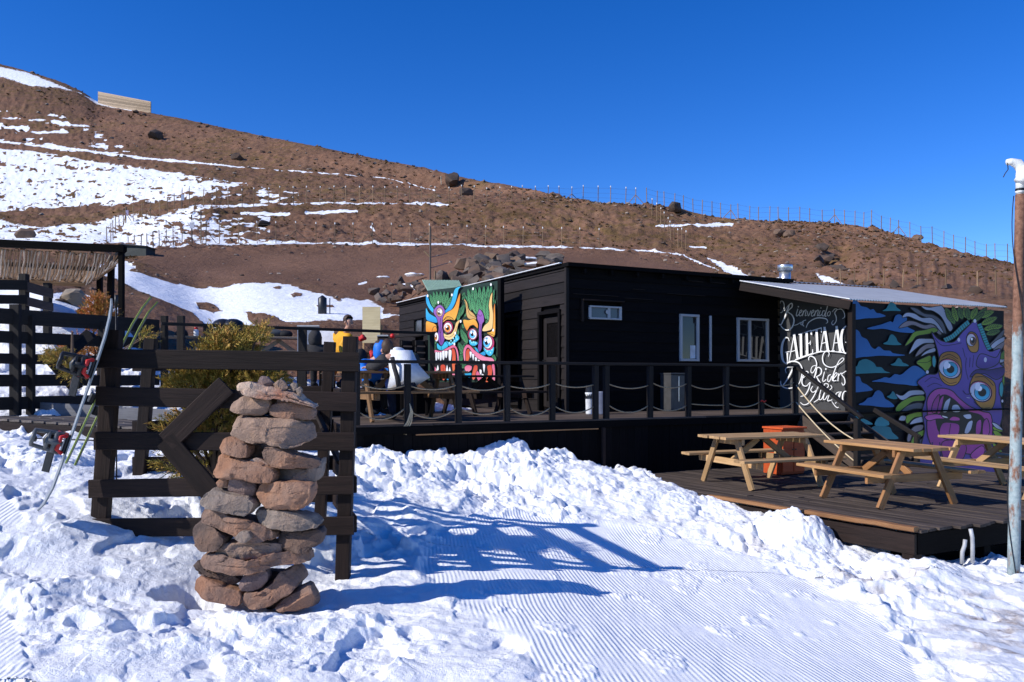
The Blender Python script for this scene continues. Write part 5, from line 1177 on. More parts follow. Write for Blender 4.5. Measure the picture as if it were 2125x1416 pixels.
def rock_outline(pts,Y,depth,mat,label,group,ox,oy,sc,cat='stone',name='cairn_stone'):
    w=[P(ox+x/sc,oy+y/sc,Y) for x,y in pts]
    c0=sum(w,Vector())/len(w); w=[c0+(p-c0)*1.06 for p in w]
    L=[0]
    for i in range(len(w)): L.append(L[-1]+(w[(i+1)%len(w)]-w[i]).length)
    n=max(14,int(L[-1]/.045)); res=[]
    for k in range(n):
        d=k/n*L[-1]; i=max(j for j in range(len(w)) if L[j]<=d); t=(d-L[i])/(L[i+1]-L[i]); res.append(w[i].lerp(w[(i+1)%len(w)],t))
    c=sum(res,Vector())/n; bm=bmesh.new(); rings=[]
    ks=[(-1,.62),(-.97,.84),(-.8,.965),(-.3,1.0),(.5,.96),(1,.6)]
    tilt=random.uniform(-.25,.25)
    for f,s in ks:
        r=[]; jx,jz=random.uniform(-.05,.05)*depth,random.uniform(-.04,.04)*depth
        for p in res:
            q=c+(p-c)*s; r.append(bm.verts.new((q.x-c.x+jx*(1-s)*3,f*depth/2+tilt*(q.z-c.z),q.z-c.z+jz*(1-s)*3)))
        rings.append(r)
    for a,b in zip(rings[:-1],rings[1:]):
        for i in range(n): bm.faces.new((a[i],a[(i+1)%n],b[(i+1)%n],b[i]))
    for r,flip in ((rings[0],1),(rings[-1],0)):
        cc=bm.verts.new(sum((v.co for v in r),Vector())/n+V(0,(-.04 if flip else .04)*depth,0))
        for i in range(n): bm.faces.new((cc,r[i],r[(i+1)%n]))
    sz=max((p-c).length for p in res)
    bm.normal_update(); bmesh.ops.subdivide_edges(bm,edges=bm.edges[:],cuts=1,use_grid_fill=True)
    for k in range(15):     # chisel: split the front into flat facets
        nrm=Vector((random.uniform(-.6,.6),-1,random.uniform(-.55,.7)) if k<11 else (random.uniform(-1,1),random.uniform(-.25,.1),random.uniform(-1,1))).normalized(); sup=max(v.co.dot(nrm) for v in bm.verts); cut=sup*(random.uniform(.66,.92) if k<11 else random.uniform(.86,.97))
        for v in bm.verts:
            e=v.co.dot(nrm)-cut
            if e>0: v.co-=nrm*e*.97
    o=finish_rock(bm,name,mat,c,.017*min(1,sz/.25),7.5,.28,1)
    return tag(o,label,cat,group)
R_TAN=stone('stone_tan',(0.236,0.158,0.120),(0.422,0.292,0.222),(0.397,0.257,0.182)); R_BROWN=stone('stone_brown',(0.174,0.111,0.085),(0.335,0.222,0.171),(0.372,0.199,0.125))
R_OR=stone('stone_orange',(0.273,0.135,0.080),(0.471,0.257,0.160),(0.298,0.187,0.137)); R_GREY=stone('stone_grey',(0.192,0.152,0.128),(0.372,0.304,0.257),(0.322,0.234,0.182)); R_DARK=stone('stone_dark',(0.074,0.053,0.046),(0.186,0.135,0.114),(0.211,0.129,0.091)); R_PUR=stone('stone_purple',(0.149,0.105,0.103),(0.285,0.211,0.205),(0.248,0.164,0.137)); R_PINK=stone('stone_pink',(0.446,0.292,0.217),(0.694,0.550,0.433),(0.422,0.175,0.103))
CG='stones stacked in the cairn'
cairn=[
 ([(372,110),(395,85),(470,95),(600,125),(680,150),(715,185),(795,218),(785,230),(700,205),(600,180),(500,165),(430,155),(380,135)],5.80,.5,R_PINK,'long flat pinkish white slab tilted across the top of the cairn'),
 ([(470,80),(490,55),(530,60),(558,90),(545,118),(500,112),(475,104)],5.80,.1,R_PUR,'small purple grey stone at the left end of the three pebbles on the top slab'),
 ([(558,100),(590,75),(610,72),(640,115),(620,138),(570,130)],5.78,.1,R_TAN,'small rounded grey tan stone in the middle of the top slab'),
 ([(640,115),(660,92),(685,95),(688,130),(660,145)],5.80,.08,R_GREY,'little pale grey pebble right of the rounded one on the top slab'),
 ([(680,130),(700,110),(715,130),(705,172),(690,165)],5.79,.07,R_GREY,'tiny grey pebble at the low right end of the top slab'),
 ([(332,245),(345,200),(375,165),(430,158),(510,160),(545,180),(555,215),(530,255),(490,272),(420,270),(350,258)],5.82,.38,R_TAN,'smooth rounded tan boulder just below the left of the top slab'),
 ([(545,235),(565,205),(640,200),(740,208),(778,230),(780,270),(765,300),(700,295),(620,285),(550,270)],5.82,.38,R_BROWN,'brown squared block just below the right of the top slab'),
 ([(300,345),(320,305),(375,275),(450,280),(600,285),(750,310),(780,325),(788,370),(765,410),(700,430),(600,430),(480,418),(380,410),(310,380)],5.80,.5,R_TAN,'widest tan boulder spanning the upper cairn under two blocks'),
 ([(258,465),(275,410),(330,385),(375,400),(430,445),(432,500),(400,508),(330,490)],5.78,.32,R_OR,'rough orange stone at left beneath the widest boulder'),
 ([(505,475),(545,435),(600,445),(660,475),(790,510),(820,540),(790,572),(680,560),(600,565),(545,555),(520,515)],5.78,.36,R_BROWN,'wedge shaped brown stone at right beneath the widest boulder'),
 ([(580,575),(680,555),(790,560),(830,510),(828,580),(805,632),(690,636),(578,632)],5.88,.36,R_GREY,'shaded grey slab under the wedge shaped brown stone'),
 ([(245,560),(255,490),(300,485),(380,505),(500,535),(580,565),(580,600),(570,630),(480,632),(330,615),(242,605)],5.78,.4,R_OR,'long grey and orange block below the rough orange stone'),
 ([(240,645),(265,622),(310,632),(305,668),(255,672)],5.76,.14,R_OR,'small orange pebble wedged under the long grey and orange block'),
 ([(313,690),(330,630),(380,618),(450,632),(480,680),(465,720),(400,718),(330,708)],5.80,.3,R_PUR,'purple grey cube shaped stone in the middle left of the cairn'),
 ([(470,690),(490,645),(620,635),(780,640),(785,700),(760,760),(700,782),(580,792),(500,770),(475,735)],5.76,.4,R_OR,'big faceted orange red block at the right of the cairn waist'),
 ([(158,740),(190,690),(240,672),(330,700),(430,720),(470,755),(455,800),(410,825),(360,820),(250,785),(165,765)],5.76,.36,R_GREY,'light grey pointed stone jutting out at the left of the waist'),
 ([(456,815),(475,785),(560,785),(660,792),(760,818),(822,850),(815,880),(720,905),(640,905),(560,890),(500,880)],5.78,.36,R_GREY,'grey slab directly below the faceted orange red block'),
 ([(160,820),(175,780),(240,788),(330,825),(420,850),(500,880),(580,905),(582,950),(540,968),(440,960),(380,930),(300,910),(220,870),(165,850)],5.76,.36,R_BROWN,'long sloping brown grey slab below the pointed grey stone'),
 ([(112,880),(125,855),(180,860),(250,885),(320,940),(300,985),(260,1015),(200,1016),(140,990)],5.78,.34,R_DARK,'dark brown rough stone at the far left of the lower cairn'),
 ([(590,960),(610,900),(700,905),(830,890),(840,930),(820,980),(760,1018),(640,1022),(600,1000)],5.84,.36,R_DARK,'dark grey stone bulging at the right of the lower cairn'),
 ([(250,1030),(310,965),(400,972),(520,972),(615,985),(605,1050),(520,1062),(400,1062),(310,1058)],5.78,.36,R_TAN,'grey tan block in the centre of the lower cairn'),
 ([(150,1030),(160,1012),(240,1045),(400,1068),(560,1056),(700,1020),(790,1026),(803,1055),(760,1078),(600,1090),(540,1112),(430,1140),(330,1137),(210,1115)],5.76,.46,R_BROWN,'thin wide brown slab crossing the lower cairn'),
 ([(125,1100),(150,1070),(230,1108),(330,1150),(385,1185),(350,1217),(270,1195),(160,1145)],5.80,.32,R_DARK,'dark thin slab under the left of the thin wide slab'),
 ([(130,1180),(150,1148),(220,1178),(300,1215),(385,1240),(380,1320),(300,1300),(200,1275),(140,1245)],5.74,.34,R_OR,'cracked orange brown stone at the foot of the cairn on the left'),
 ([(375,1210),(390,1160),(450,1128),(525,1124),(535,1170),(480,1238),(420,1245),(380,1228)],5.74,.26,R_PUR,'egg shaped grey stone in the centre of the cairn foot'),
 ([(375,1285),(410,1242),(500,1228),(560,1190),(620,1120),(690,1095),(718,1130),(725,1180),(690,1225),(600,1280),(540,1315),(420,1325)],5.80,.4,R_BROWN,'big diagonal brown stone leaning at the cairn foot'),
 ([(575,1325),(640,1262),(700,1225),(760,1195),(790,1270),(795,1335),(700,1350),(600,1340)],5.78,.36,R_BROWN,'brown stone half sunk in snow at the right foot of the cairn'),
 ([(350,945),(380,912),(425,915),(445,950),(410,975),(362,970)],5.68,.16,R_GREY,'small round grey stone tucked below the long sloping slab'),
 ([(420,1170),(520,1120),(620,1130),(700,1200),(690,1330),(560,1340),(440,1320)],6.02,.3,R_DARK,'dark stone set deep behind the egg shaped one at the cairn foot'),
 ([(425,500),(440,440),(480,430),(520,470),(525,520),(480,530)],5.95,.25,R_DARK,'dark stone in the gap under the widest boulder'),
 ([(430,520),(470,505),(540,545),(530,570),(470,560)],5.76,.16,R_PINK,'pale pinkish chip in the gap beside the wedge shaped stone'),
]
for pts,Y,d,mt,lab in cairn: rock_outline(pts,Y,d,mt,lab,CG,360,760,2.671)
def free_rock(name,c,size,mat,label=None,cat='rock',group=None,flat=.7,cuts=2,n=16,rz=None):
    bm=bmesh.new()
    for i in range(n):
        z=random.uniform(-1,1); t=random.uniform(0,2*math.pi); r=math.sqrt(1-z*z); k=random.uniform(.8,1.05)
        bm.verts.new((r*math.cos(t)*k*size[0],r*math.sin(t)*k*size[1],z*k*size[2]))
    h=bmesh.ops.convex_hull(bm,input=bm.verts[:]); bmesh.ops.delete(bm,geom=[g for g in h['geom_interior'] if isinstance(g,bmesh.types.BMVert)],context='VERTS')
    s=max(size)
    o=finish_rock(bm,name,mat,c,.09*s,1.7/s,.5,cuts)
    o.rotation_euler=(0,0,random.uniform(0,6.28) if rz is None else rz)
    return tag(o,label,cat,group)
H_ROCK=stone('hill_rock',(.085,.07,.062),(.20,.165,.14),(.17,.115,.085),1.6); H_ROCK2=stone('hill_rock_brown',(.11,.07,.05),(.22,.15,.11),(.2,.13,.09),1.6); H_DARKR=stone('hill_rock_dark',(.05,.038,.033),(.12,.09,.075),(.12,.075,.055),1.2)
b=P(150,622,20.5); free_rock('boulder',b+V(0,0,.02),(.37,.33,.31),stone('boulder_tan',(.2,.165,.13),(.34,.29,.23),(.3,.22,.14),3.),'big rounded tan boulder on snow under the reed mat','boulder',None,n=26,rz=.3)
free_rock('boulder',P(124,616,20.2)-V(0,0,.1),(.16,.15,.12),H_ROCK2,'small brown boulder touching the big tan one','boulder',None)
free_rock('boulder',P(170,643,19)-V(0,0,.05),(.15,.15,.11),H_ROCK,'small grey boulder on snow left of the orange juniper','boulder',None)
for x,y,s,lab in ((60,492,1.1,'large brown boulder on the snow field above the pergola beam'),(942,380,1.9,'biggest dark boulder below the skyline beside a trail marker'),(967,404,1.4,'rounded brown boulder just below the biggest dark one'),(326,288,1.9,'dark boulder cluster high on the left slope'),(1615,487,.95,'left of two round boulders on the right slope'),(1636,490,.95,'right of two round boulders on the right slope'),(1400,437,1.3,'dark rock on the crest beside the skyline fence'),(1900,497,.9,'low rock on the right skyline'),(495,330,1.3,'dark rock just above the upper snow trail'),(550,500-35,.9,'dark rock on brown slope between the two fences')):
    p=hill_at(x,y); free_rock('boulder',p+V(0,-.5*s,.1*s),(s,s*.8,s*.72),H_DARKR if 'dark' in lab else H_ROCK2,lab,'boulder',None,n=20)
# the rock heap above the cabin
random.seed(11); HG_='rocks of the heap behind the cabin'
import itertools
def in_poly(x,y,poly):
    r=False
    for i in range(len(poly)):
        x0,y0=poly[i]; x1,y1=poly[(i+1)%len(poly)]
        if (y0>y)!=(y1>y) and x<(x1-x0)*(y-y0)/(y1-y0)+x0: r=not r
    return r
heap=[[(905,592),(930,572),(975,556),(1030,545),(1090,543),(1150,556),(1180,560),(1170,600),(1040,620),(905,612)],[(778,622),(800,606),(850,588),(890,590),(888,640),(800,640)],[(968,560),(1040,546),(1100,550),(1040,590),(960,590)]]
cnt=0
for hp,nn in zip(heap,(66,30,26)):
    k=0
    while k<nn:
        x=random.uniform(770,1180); y=random.uniform(540,640)
        if not in_poly(x,y,hp): continue
        k+=1; p=hill_at(x,y); s=random.uniform(.15,.45)*p.y/44*(1.35 if hp is not heap[1] else .9)
        free_rock('heap_rock',p+V(0,-.9,.45*s+.15),(s*1.25,s,s*.8),random.choice((H_ROCK,H_ROCK,H_ROCK2,H_DARKR)),'grey brown angular rock in the heap on the slope behind the cabin roof','rock',HG_,cuts=1,n=13)
for x,y,w in ((1045,552,.9),(1092,549,.9),(1030,567,.5),(980,574,.45),(1110,562,1.1),(863,582,.7),(800,587,.5)):
    p=hill_at(x,y); bm=bmesh.new(); bmesh.ops.create_icosphere(bm,subdivisions=3,radius=1)
    for v in bm.verts: v.co=Vector((v.co.x*w,v.co.y*w*.7,v.co.z*.16*w))
    tag(finish_rock(bm,'snow_patch',bpy.data.materials['snow'],p+V(0,-.9,.25),.12*w,2.2/w,3.,0),None,None,None,'structure')
for i,(x,y,s) in enumerate(((1700,515,.8),(1712,528,.9),(1725,520,.7),(1698,540,.7),(1735,545,.8),(1748,556,.7),(1716,548,.6),(1760,590,.4),(1800,594,.4),(1850,597,.45),(1900,600,.35),(1960,603,.4),(2020,606,.4),(235,186,1.2),(250,234,.8),(285,236,1.0),(300,240,.9))):
    p=hill_at(x,y); free_rock('crag_rock',p+V(0,-.4*s,.1*s),(s*1.2,s*.8,s*.7),H_DARKR,'dark rough rock jutting out of the bare slope','rock','dark rocks jutting from the slope',n=14,cuts=1)
# loose stones and tussocks over the slope: nobody could count them
def scatter(name,n,ylo,mat,kind):
    vs=[];fs=[];rn=[]; rng=np.random.RandomState(5 if kind=='stone' else 9)
    px0,rr,PX,PY,XX,YY,ZZ,SN,BK,R=HILL
    jmax=np.searchsorted(rr,R-3); ok=0; tries=0
    while ok<n and tries<n*12:
        tries+=1; i=rng.randint(35,PX.shape[1]-30); j=rng.randint(60,jmax)
        if SN[j,i]>-.05 and rng.rand()>.05: continue
        x,y,z=XX[j,i],YY[j,i],ZZ[j,i]
        if y<21 or (BK[j,i]>.5 and rng.rand()<.8): continue
        if kind=='tuft':
            if y<48 or fbm(np.array([x*.05]),np.array([y*.05]),191,3)[0]<.47: continue
            if BK[j,i]>.3: continue
            s=rng.uniform(.10,.36)*max(.8,y/95); b=len(vs)
            for q in range(9):
                a=rng.uniform(0,6.28); l=s*rng.uniform(.5,1); dx,dy=math.cos(a)*l*.9,math.sin(a)*l*.9; wv=s*.22
                vs+= [(x-dy/l*wv*.5,y+dx/l*wv*.5,z-.1),(x+dy/l*wv*.5,y-dx/l*wv*.5,z-.1),(x+dx*.55+dy/l*wv*.6,y+dy*.55-dx/l*wv*.6,z+l*.5),(x+dx,y+dy,z+l*.62),(x+dx*.55-dy/l*wv*.6,y+dy*.55+dx/l*wv*.6,z+l*.5)]
                fs.append((b,b+1,b+2,b+3,b+4)); b+=5; rn+=[rng.rand()]*5
        else:
            s=(.04+.26*rng.rand()**3.6)*max(.45,y/80); b=len(vs)
            pts=rng.normal(size=(8,3)); pts/=np.linalg.norm(pts,axis=1)[:,None]
            base=np.array([[1,0,0],[.3,.9,0],[-.8,.55,0],[-.8,-.55,0],[.3,-.9,0],[.5,.2,.75],[-.4,.3,.8],[-.2,-.45,.7]])*(1+.25*rng.normal(size=(8,3)))
            a=rng.uniform(0,6.28); ca,sa_=math.cos(a),math.sin(a)
            for q in base: vs.append((x+s*(q[0]*ca-q[1]*sa_),y+s*(q[0]*sa_+q[1]*ca),z+s*.8*q[2]-.05*s))
            fs+=[(b,b+1,b+5),(b+1,b+2,b+6),(b+1,b+6,b+5),(b+2,b+3,b+6),(b+3,b+7,b+6),(b+3,b+4,b+7),(b+4,b,b+5),(b+4,b+5,b+7),(b+5,b+6,b+7)]; rn+=[rng.rand()]*8
        ok+=1
    me=bpy.data.meshes.new(name); me.from_pydata(vs,[],fs); a=me.attributes.new('rnd','FLOAT','POINT'); a.data.foreach_set('value',np.array(rn,dtype=np.float32)); me.materials.append(mat)
    o=bpy.data.objects.new(name,me); COL.objects.link(o); return tag(o,None,None,None,'stuff')
t=NT('scatter_stone'); r=t.attr('rnd','Fac'); m_st=t.fin(t.ramp(r,[(.0,(.05,.035,.03)),(.5,(.13,.095,.078)),(1.,(.27,.22,.185))]),.9,t.bump(t.noise(t.obj(),5,5),.05),spec=.1)
t=NT('tussock'); r=t.attr('rnd','Fac'); m_tf=t.fin(t.ramp(r,[(.0,(.04,.025,.012)),(.6,(.12,.072,.03)),(1.,(.2,.12,.05))]),.9,None,spec=.05)
scatter('hill_stones',3400,0,m_st,'stone'); scatter('hill_tussocks',2000,0,m_tf,'tuft')

# ------------------------------------------------------------------ junipers
t=NT('juniper_leaf'); r=t.attr('rnd','Fac'); g=t.attr('gc')
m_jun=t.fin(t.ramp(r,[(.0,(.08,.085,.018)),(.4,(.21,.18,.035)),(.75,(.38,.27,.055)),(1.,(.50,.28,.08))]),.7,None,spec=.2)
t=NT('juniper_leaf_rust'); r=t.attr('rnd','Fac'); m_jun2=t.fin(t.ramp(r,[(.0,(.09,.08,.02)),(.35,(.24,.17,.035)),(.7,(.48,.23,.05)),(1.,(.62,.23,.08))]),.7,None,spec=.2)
def juniper(label,base,blobs,nspray,mat,seed,lit=0.0):
    rng=np.random.RandomState(seed); th=thing('juniper_bush',label,'bush',base)
    m=MB(); base=Vector(base)
    tw=[]
    m.tube([base-UP*.2,base+UP*.3,base+UP*.7],[.035,.028,.015],7)
    for c,r_,wt in blobs:
        for k in range(3):
            e=Vector(c)+Vector(rng.normal(size=3))*.3*r_[0]; mid=base.lerp(e,.5)+Vector(rng.normal(size=3))*.06
            m.tube([base+UP*.1,mid,e],[.02,.013,.005],5)
    m.build('branches',wood('juniper_bark',(.07,.045,.03),(.18,.12,.085)),th)
    wts=np.array([b[2] for b in blobs],float); wts/=wts.sum(); vs=[];fs=[];rn=[]
    for s in range(nspray):
        c,r_,_=blobs[rng.choice(len(blobs),p=wts)]; c=np.array(c)
        u=rng.normal(size=3); u/=np.linalg.norm(u); rad=rng.rand()**.45
        o=c+u*np.array(r_)*rad
        d=(o-np.array(base)-np.array([0,0,.1])); d/=np.linalg.norm(d); d=d+u*.7+rng.normal(size=3)*.35+np.array([0,0,.15]); d/=np.linalg.norm(d)
        L=rng.uniform(.08,.17); side=np.cross(d,rng.normal(size=3)); side/=np.linalg.norm(side); side2=np.cross(d,side)
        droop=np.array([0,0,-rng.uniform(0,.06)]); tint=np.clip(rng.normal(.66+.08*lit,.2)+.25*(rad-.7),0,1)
        nn=18
        for q in range(nn):
            tq=(q+.5)/nn; p=o+d*L*tq+droop*tq*tq; a=rng.uniform(0,6.28); ou=(side*math.cos(a)+side2*math.sin(a))
            dr=d*.75+ou*.66; ln=rng.uniform(.03,.06)*(1.15-.5*tq); w=np.cross(dr,rng.normal(size=3)); w/=np.linalg.norm(w); w*=.0042
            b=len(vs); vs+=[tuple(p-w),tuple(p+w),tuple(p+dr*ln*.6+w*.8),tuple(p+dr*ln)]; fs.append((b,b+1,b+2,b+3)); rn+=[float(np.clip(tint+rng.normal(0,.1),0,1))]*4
    me=bpy.data.meshes.new('foliage'); v=np.array(vs)-np.array(base); me.from_pydata([tuple(x) for x in v],[],fs)
    a=me.attributes.new('rnd','FLOAT','POINT'); a.data.foreach_set('value',np.array(rn,dtype=np.float32)); me.materials.append(mat)
    o=bpy.data.objects.new('foliage',me); COL.objects.link(o); o.parent=th; return th
JY=7.2
def B_(px,py,rx,ry,w,Y=JY,rd=.3): return (tuple(P(px,py,Y)),(rx/F*Y,rd,ry/F*Y),w)
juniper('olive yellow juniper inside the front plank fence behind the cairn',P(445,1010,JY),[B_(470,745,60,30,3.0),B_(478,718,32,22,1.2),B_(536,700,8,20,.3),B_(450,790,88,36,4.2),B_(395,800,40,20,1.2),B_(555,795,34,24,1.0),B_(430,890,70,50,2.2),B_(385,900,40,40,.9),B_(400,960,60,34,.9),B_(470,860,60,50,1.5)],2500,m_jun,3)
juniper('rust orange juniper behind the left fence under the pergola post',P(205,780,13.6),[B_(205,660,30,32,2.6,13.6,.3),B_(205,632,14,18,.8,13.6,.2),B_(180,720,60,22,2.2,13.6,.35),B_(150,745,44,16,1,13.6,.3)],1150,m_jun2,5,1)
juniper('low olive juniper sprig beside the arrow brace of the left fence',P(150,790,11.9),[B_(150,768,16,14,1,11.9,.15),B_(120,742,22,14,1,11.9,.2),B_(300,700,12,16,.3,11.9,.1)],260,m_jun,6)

# ------------------------------------------------------------------ picnic tables
def picnic(name,label,c,ang,L=1.75,wd=.74,mat=W_PINE,group=None,h=.74,mat2=None):
    th=thing(name,label,'picnic table',(0,0,0),group); mat2=mat2 or mat
    R=Matrix.Rotation(ang,3,'Z'); c=Vector(c)
    q=lambda x,y,z: c+R@Vector((x,y,z))
    th.location=c
    up=UP; m=MB(); n=5; bw=wd/n
    for i in range(n):
        y=-wd/2+bw*(i+.5); e=random.uniform(-.012,.012); m.beam(q(-L/2+e,y,h-.02),q(L/2+e,y,h-.02+random.uniform(-.003,.003)),bw-.008,.038,ch=.005)
    m.build('tabletop',mat,th)
    for sg in (-1,1):
        m=MB()
        for k in (0,1): m.beam(q(-L/2+random.uniform(-.01,.01),sg*(.62+.125*k),h*.6-.02),q(L/2,sg*(.62+.125*k),h*.6-.02),.118,.038,ch=.005)
        m.build('bench',mat,th)
        for e in (-1,1):
            x=e*(L/2-.27); m=MB(); m.beam(q(x,sg*.60,0),q(x,sg*.24,h-.045),.045,.095,up=R@V(0,1,0),ch=.005); m.build('leg',mat2,th)
    for e in (-1,1):
        x=e*(L/2-.27)
        m=MB(); m.beam(q(x-.046*e,-.76,h*.6-.09),q(x-.046*e,.76,h*.6-.09),.042,.095,ch=.005); m.build('crossbar',mat2,th)
        m=MB(); m.beam(q(x+.0*e-.046*e,-.34,h-.085),q(x-.046*e,.34,h-.085),.042,.085,ch=.005); m.build('top_cleat',mat2,th)
        m=MB(); m.beam(q(x-.1*e,0,h*.6-.08),q(x-.55*e,0,h-.06),.042,.085,ch=.005); m.build('brace',mat2,th)
    return th
aU=math.atan2(U.y,U.x)
g_='picnic tables on the lower deck'
picnic('picnic_table','pale sunlit pine picnic table nearest the dark deck skirt',(3.72,12.25,LZ),aU-.12,1.75,.72,W_PINE,g_)
picnic('picnic_table','orange varnished picnic table at the front of the lower deck, end on',(4.83,10.55,LZ),math.atan2(-.9,.33),1.52,.70,wood('honey_pine',(.30,.15,.055),(.52,.30,.13),.55,.3),g_,mat2=W_PINE2)
picnic('picnic_table','picnic table cut by the frame beside the monster mural and the pole',(6.95,11.35,LZ),math.atan2(-.93,.30),1.9,.72,W_PINE,g_)
picnic('picnic_table','shaded picnic table on the raised deck where two guests lean',dk(-2.85,1.3),aU,1.95,.72,wood('brown_pine',(.12,.065,.03),(.26,.15,.075)),None,.78)
picnic('picnic_table','dark shaded picnic table under the two masks board',dk(-.75,2.6),aU+.1,1.7,.7,W_BROWN,None,.72)
picnic('picnic_table','weathered picnic table with a red capped bottle at the left of the terrace railing',V(-6.35,17.0,1.7),.35,1.5,.6,W_GREY,None,.76)
picnic('picnic_table','weathered picnic table carrying dark bags behind the juniper',V(-4.9,17.2,1.7),.38,1.6,.6,W_GREY,None,.76)
picnic('picnic_table','cluttered picnic table where the man in yellow works',V(-3.05,16.4,TZ),.5,1.3,.7,W_PINE2,None,.72)

# ------------------------------------------------------------------ things on the decks
def bin_(name,label,px,py,w,h,mat,Y,bag=False):
    b=P(px,py,Y); b.z=DZ; t=thing(name,label,'bin',b); m=MB(); r=w/2
    m.lathe(b,[(r*.86,0),(r*.9,.02),(r,h-.03),(r*1.06,h-.02),(r*1.06,h)],20); m.build('body',mat,t,True)
    if bag:
        m=MB(); pts=[]
        for k in range(14):
            a=k/14*6.28; m.add([b+V(math.cos(a)*r*1.1,math.sin(a)*r*1.1,h-.12),b+V(math.cos(a+.6)*r*1.1,math.sin(a+.6)*r*1.1,h-.1),b+V(math.cos(a+.5)*r*.8,math.sin(a+.5)*r*.8,h+random.uniform(.05,.16)),b+V(math.cos(a)*r*.9,math.sin(a)*r*.9,h+random.uniform(.03,.14))],[(0,1,2,3)])
        m.build('bag',plain('black_bag',(.012,.012,.014),.3,0,.5),t)
    return t
bin_('trash_bin','white plastic bin with a black bag on the raised deck by the wall corner',1224,857,.165,.40,plain('white_plastic',(.72,.74,.77),.45),15.1,True)
bin_('trash_bin','blue grey bin half hidden behind a deck railing post',1250,857,.15,.42,plain('blue_plastic',(.11,.13,.2),.5),15.0)
t=thing('metal_cabinet','dull grey metal cabinet against the cabin front under the service window','cabinet',dk(0,0))
b=FP.at(1380,850); b=Vector((b.x,b.y,DZ))-W*.24; t.location=b; m=MB(); m.beam(b-U*.17+UP*.38,b+U*.17+UP*.38,.34,.74,ch=.03); m.build('body',plain('dull_metal',(.085,.085,.09),.5,.5),t)
m=MB(); m.beam(b-U*.18+UP*.755,b+U*.18+UP*.755,.36,.03); m.build('lid',plain('dull_metal',(.085,.085,.09)),t); m=MB(); m.beam(b+U*.02-W*.18+UP*.2,b+U*.02-W*.18+UP*.7,.02,.02,up=W); m.build('handle',M_SILVER,t)
c=P(1628,982,13.55); c.z=LZ; t=thing('red_cabinet','red orange wooden cupboard on the lower deck beside the stairs','cupboard',c); M_RED=wood('red_paint',(.42,.055,.012),(.62,.11,.025),.6,.3)
m=MB(); m.beam(c-U*.25+UP*.38+W*.02,c+U*.25+UP*.38+W*.02,.40,.74,ch=.008); m.build('body',M_RED,t)
m=MB(); m.beam(c-U*.27+UP*.765,c+U*.27+UP*.765,.46,.03); m.build('top',M_RED,t)
for sg in (-1,1):
    m=MB(); m.beam(c+U*(.125*sg-.115)-W*.195+UP*.38,c+U*(.125*sg+.115)-W*.195+UP*.38,.016,.66); d=m.build('door',M_RED,t); m=MB(); m.tube([c+U*.03*sg-W*.205+UP*.42,c+U*.03*sg-W*.225+UP*.42],.012,6); m.build('knob',M_DARKMETAL,d)
# slatted dark chairs and boards near the guests
def easel(name,label,cat,px0,px1,py0,py1,Y,mat,fl,tilt=.05,floor=TZ,frame=None):
    a,b_=P(px0,py1,Y),P(px1,py1,Y); c_,d_=P(px1,py0,Y+tilt),P(px0,py0,Y+tilt); base=(a+b_)/2; base.z=floor; t=thing(name,label,cat,base)
    m=MB(); m.prism([a,b_,c_,d_],V(0,.03,0)); m.build('board',mat,t)
    for p in (a,b_):
        m=MB(); m.beam(V(p.x,p.y+.05,floor),V(p.x,p.y+.05+tilt,(c_.z+p.z)/2),.04,.04,up=V(0,1,0)); m.build('leg',fl,t)
    if frame:
        m=MB()
        m.beam(d_-V(0,.015,0),c_-V(0,.015,0),.03,.03); m.build('frame',frame,t)
    return t
easel('whiteboard','large blue grey board standing behind the dark hooded guest','board',617,663,677,736,15.95,plain('blue_grey_board',(.20,.23,.29),.5),W_BLACK,frame=M_WHITEF)
easel('whiteboard','bright white board leaning left of the man in yellow','board',664,693,684,716,16.6,plain('bright_white',(.78,.78,.8),.5),W_BLACK)
easel('plywood_sheet','tall pale plywood sheet standing behind the red jacket','board',752,789,637,712,17.4,wood('plywood',(.36,.29,.16),(.52,.44,.27),.7,.2),W_PINE,.15)
easel('framed_board','brown panelled board in a pale frame near the blue hooded guest','board',783,806,697,728,15.6,W_BROWN,W_BLACK,frame=M_WHITEF)
for i,(x0,x1,lab) in enumerate(((833,858,'dark slatted bench back left of the two behind the white jacket'),(862,885,'dark slatted bench back right of the two behind the white jacket'))):
    c=P((x0+x1)/2,770,14.4); c.z=DZ; t=thing('slatted_bench',lab,'bench',c,'slatted benches on the deck')
    for k in range(5):
        m=MB(); y=712+k*13; m.beam(P(x0,y,14.4),P(x1,y+1,14.6),.03,.085); m.build('slat',W_SIDE,t)
    for x in (x0,x1): m=MB(); p=P(x,706,14.5); m.beam(V(p.x,p.y+.04,DZ),p+V(0,.04,0),.05,.05,up=V(0,1,0)); m.build('post',W_BLACK,t)
    m=MB(); m.beam(P(x0,792,14.1),P(x1,792,14.3),.4,.04); m.build('seat',W_SIDE,t)
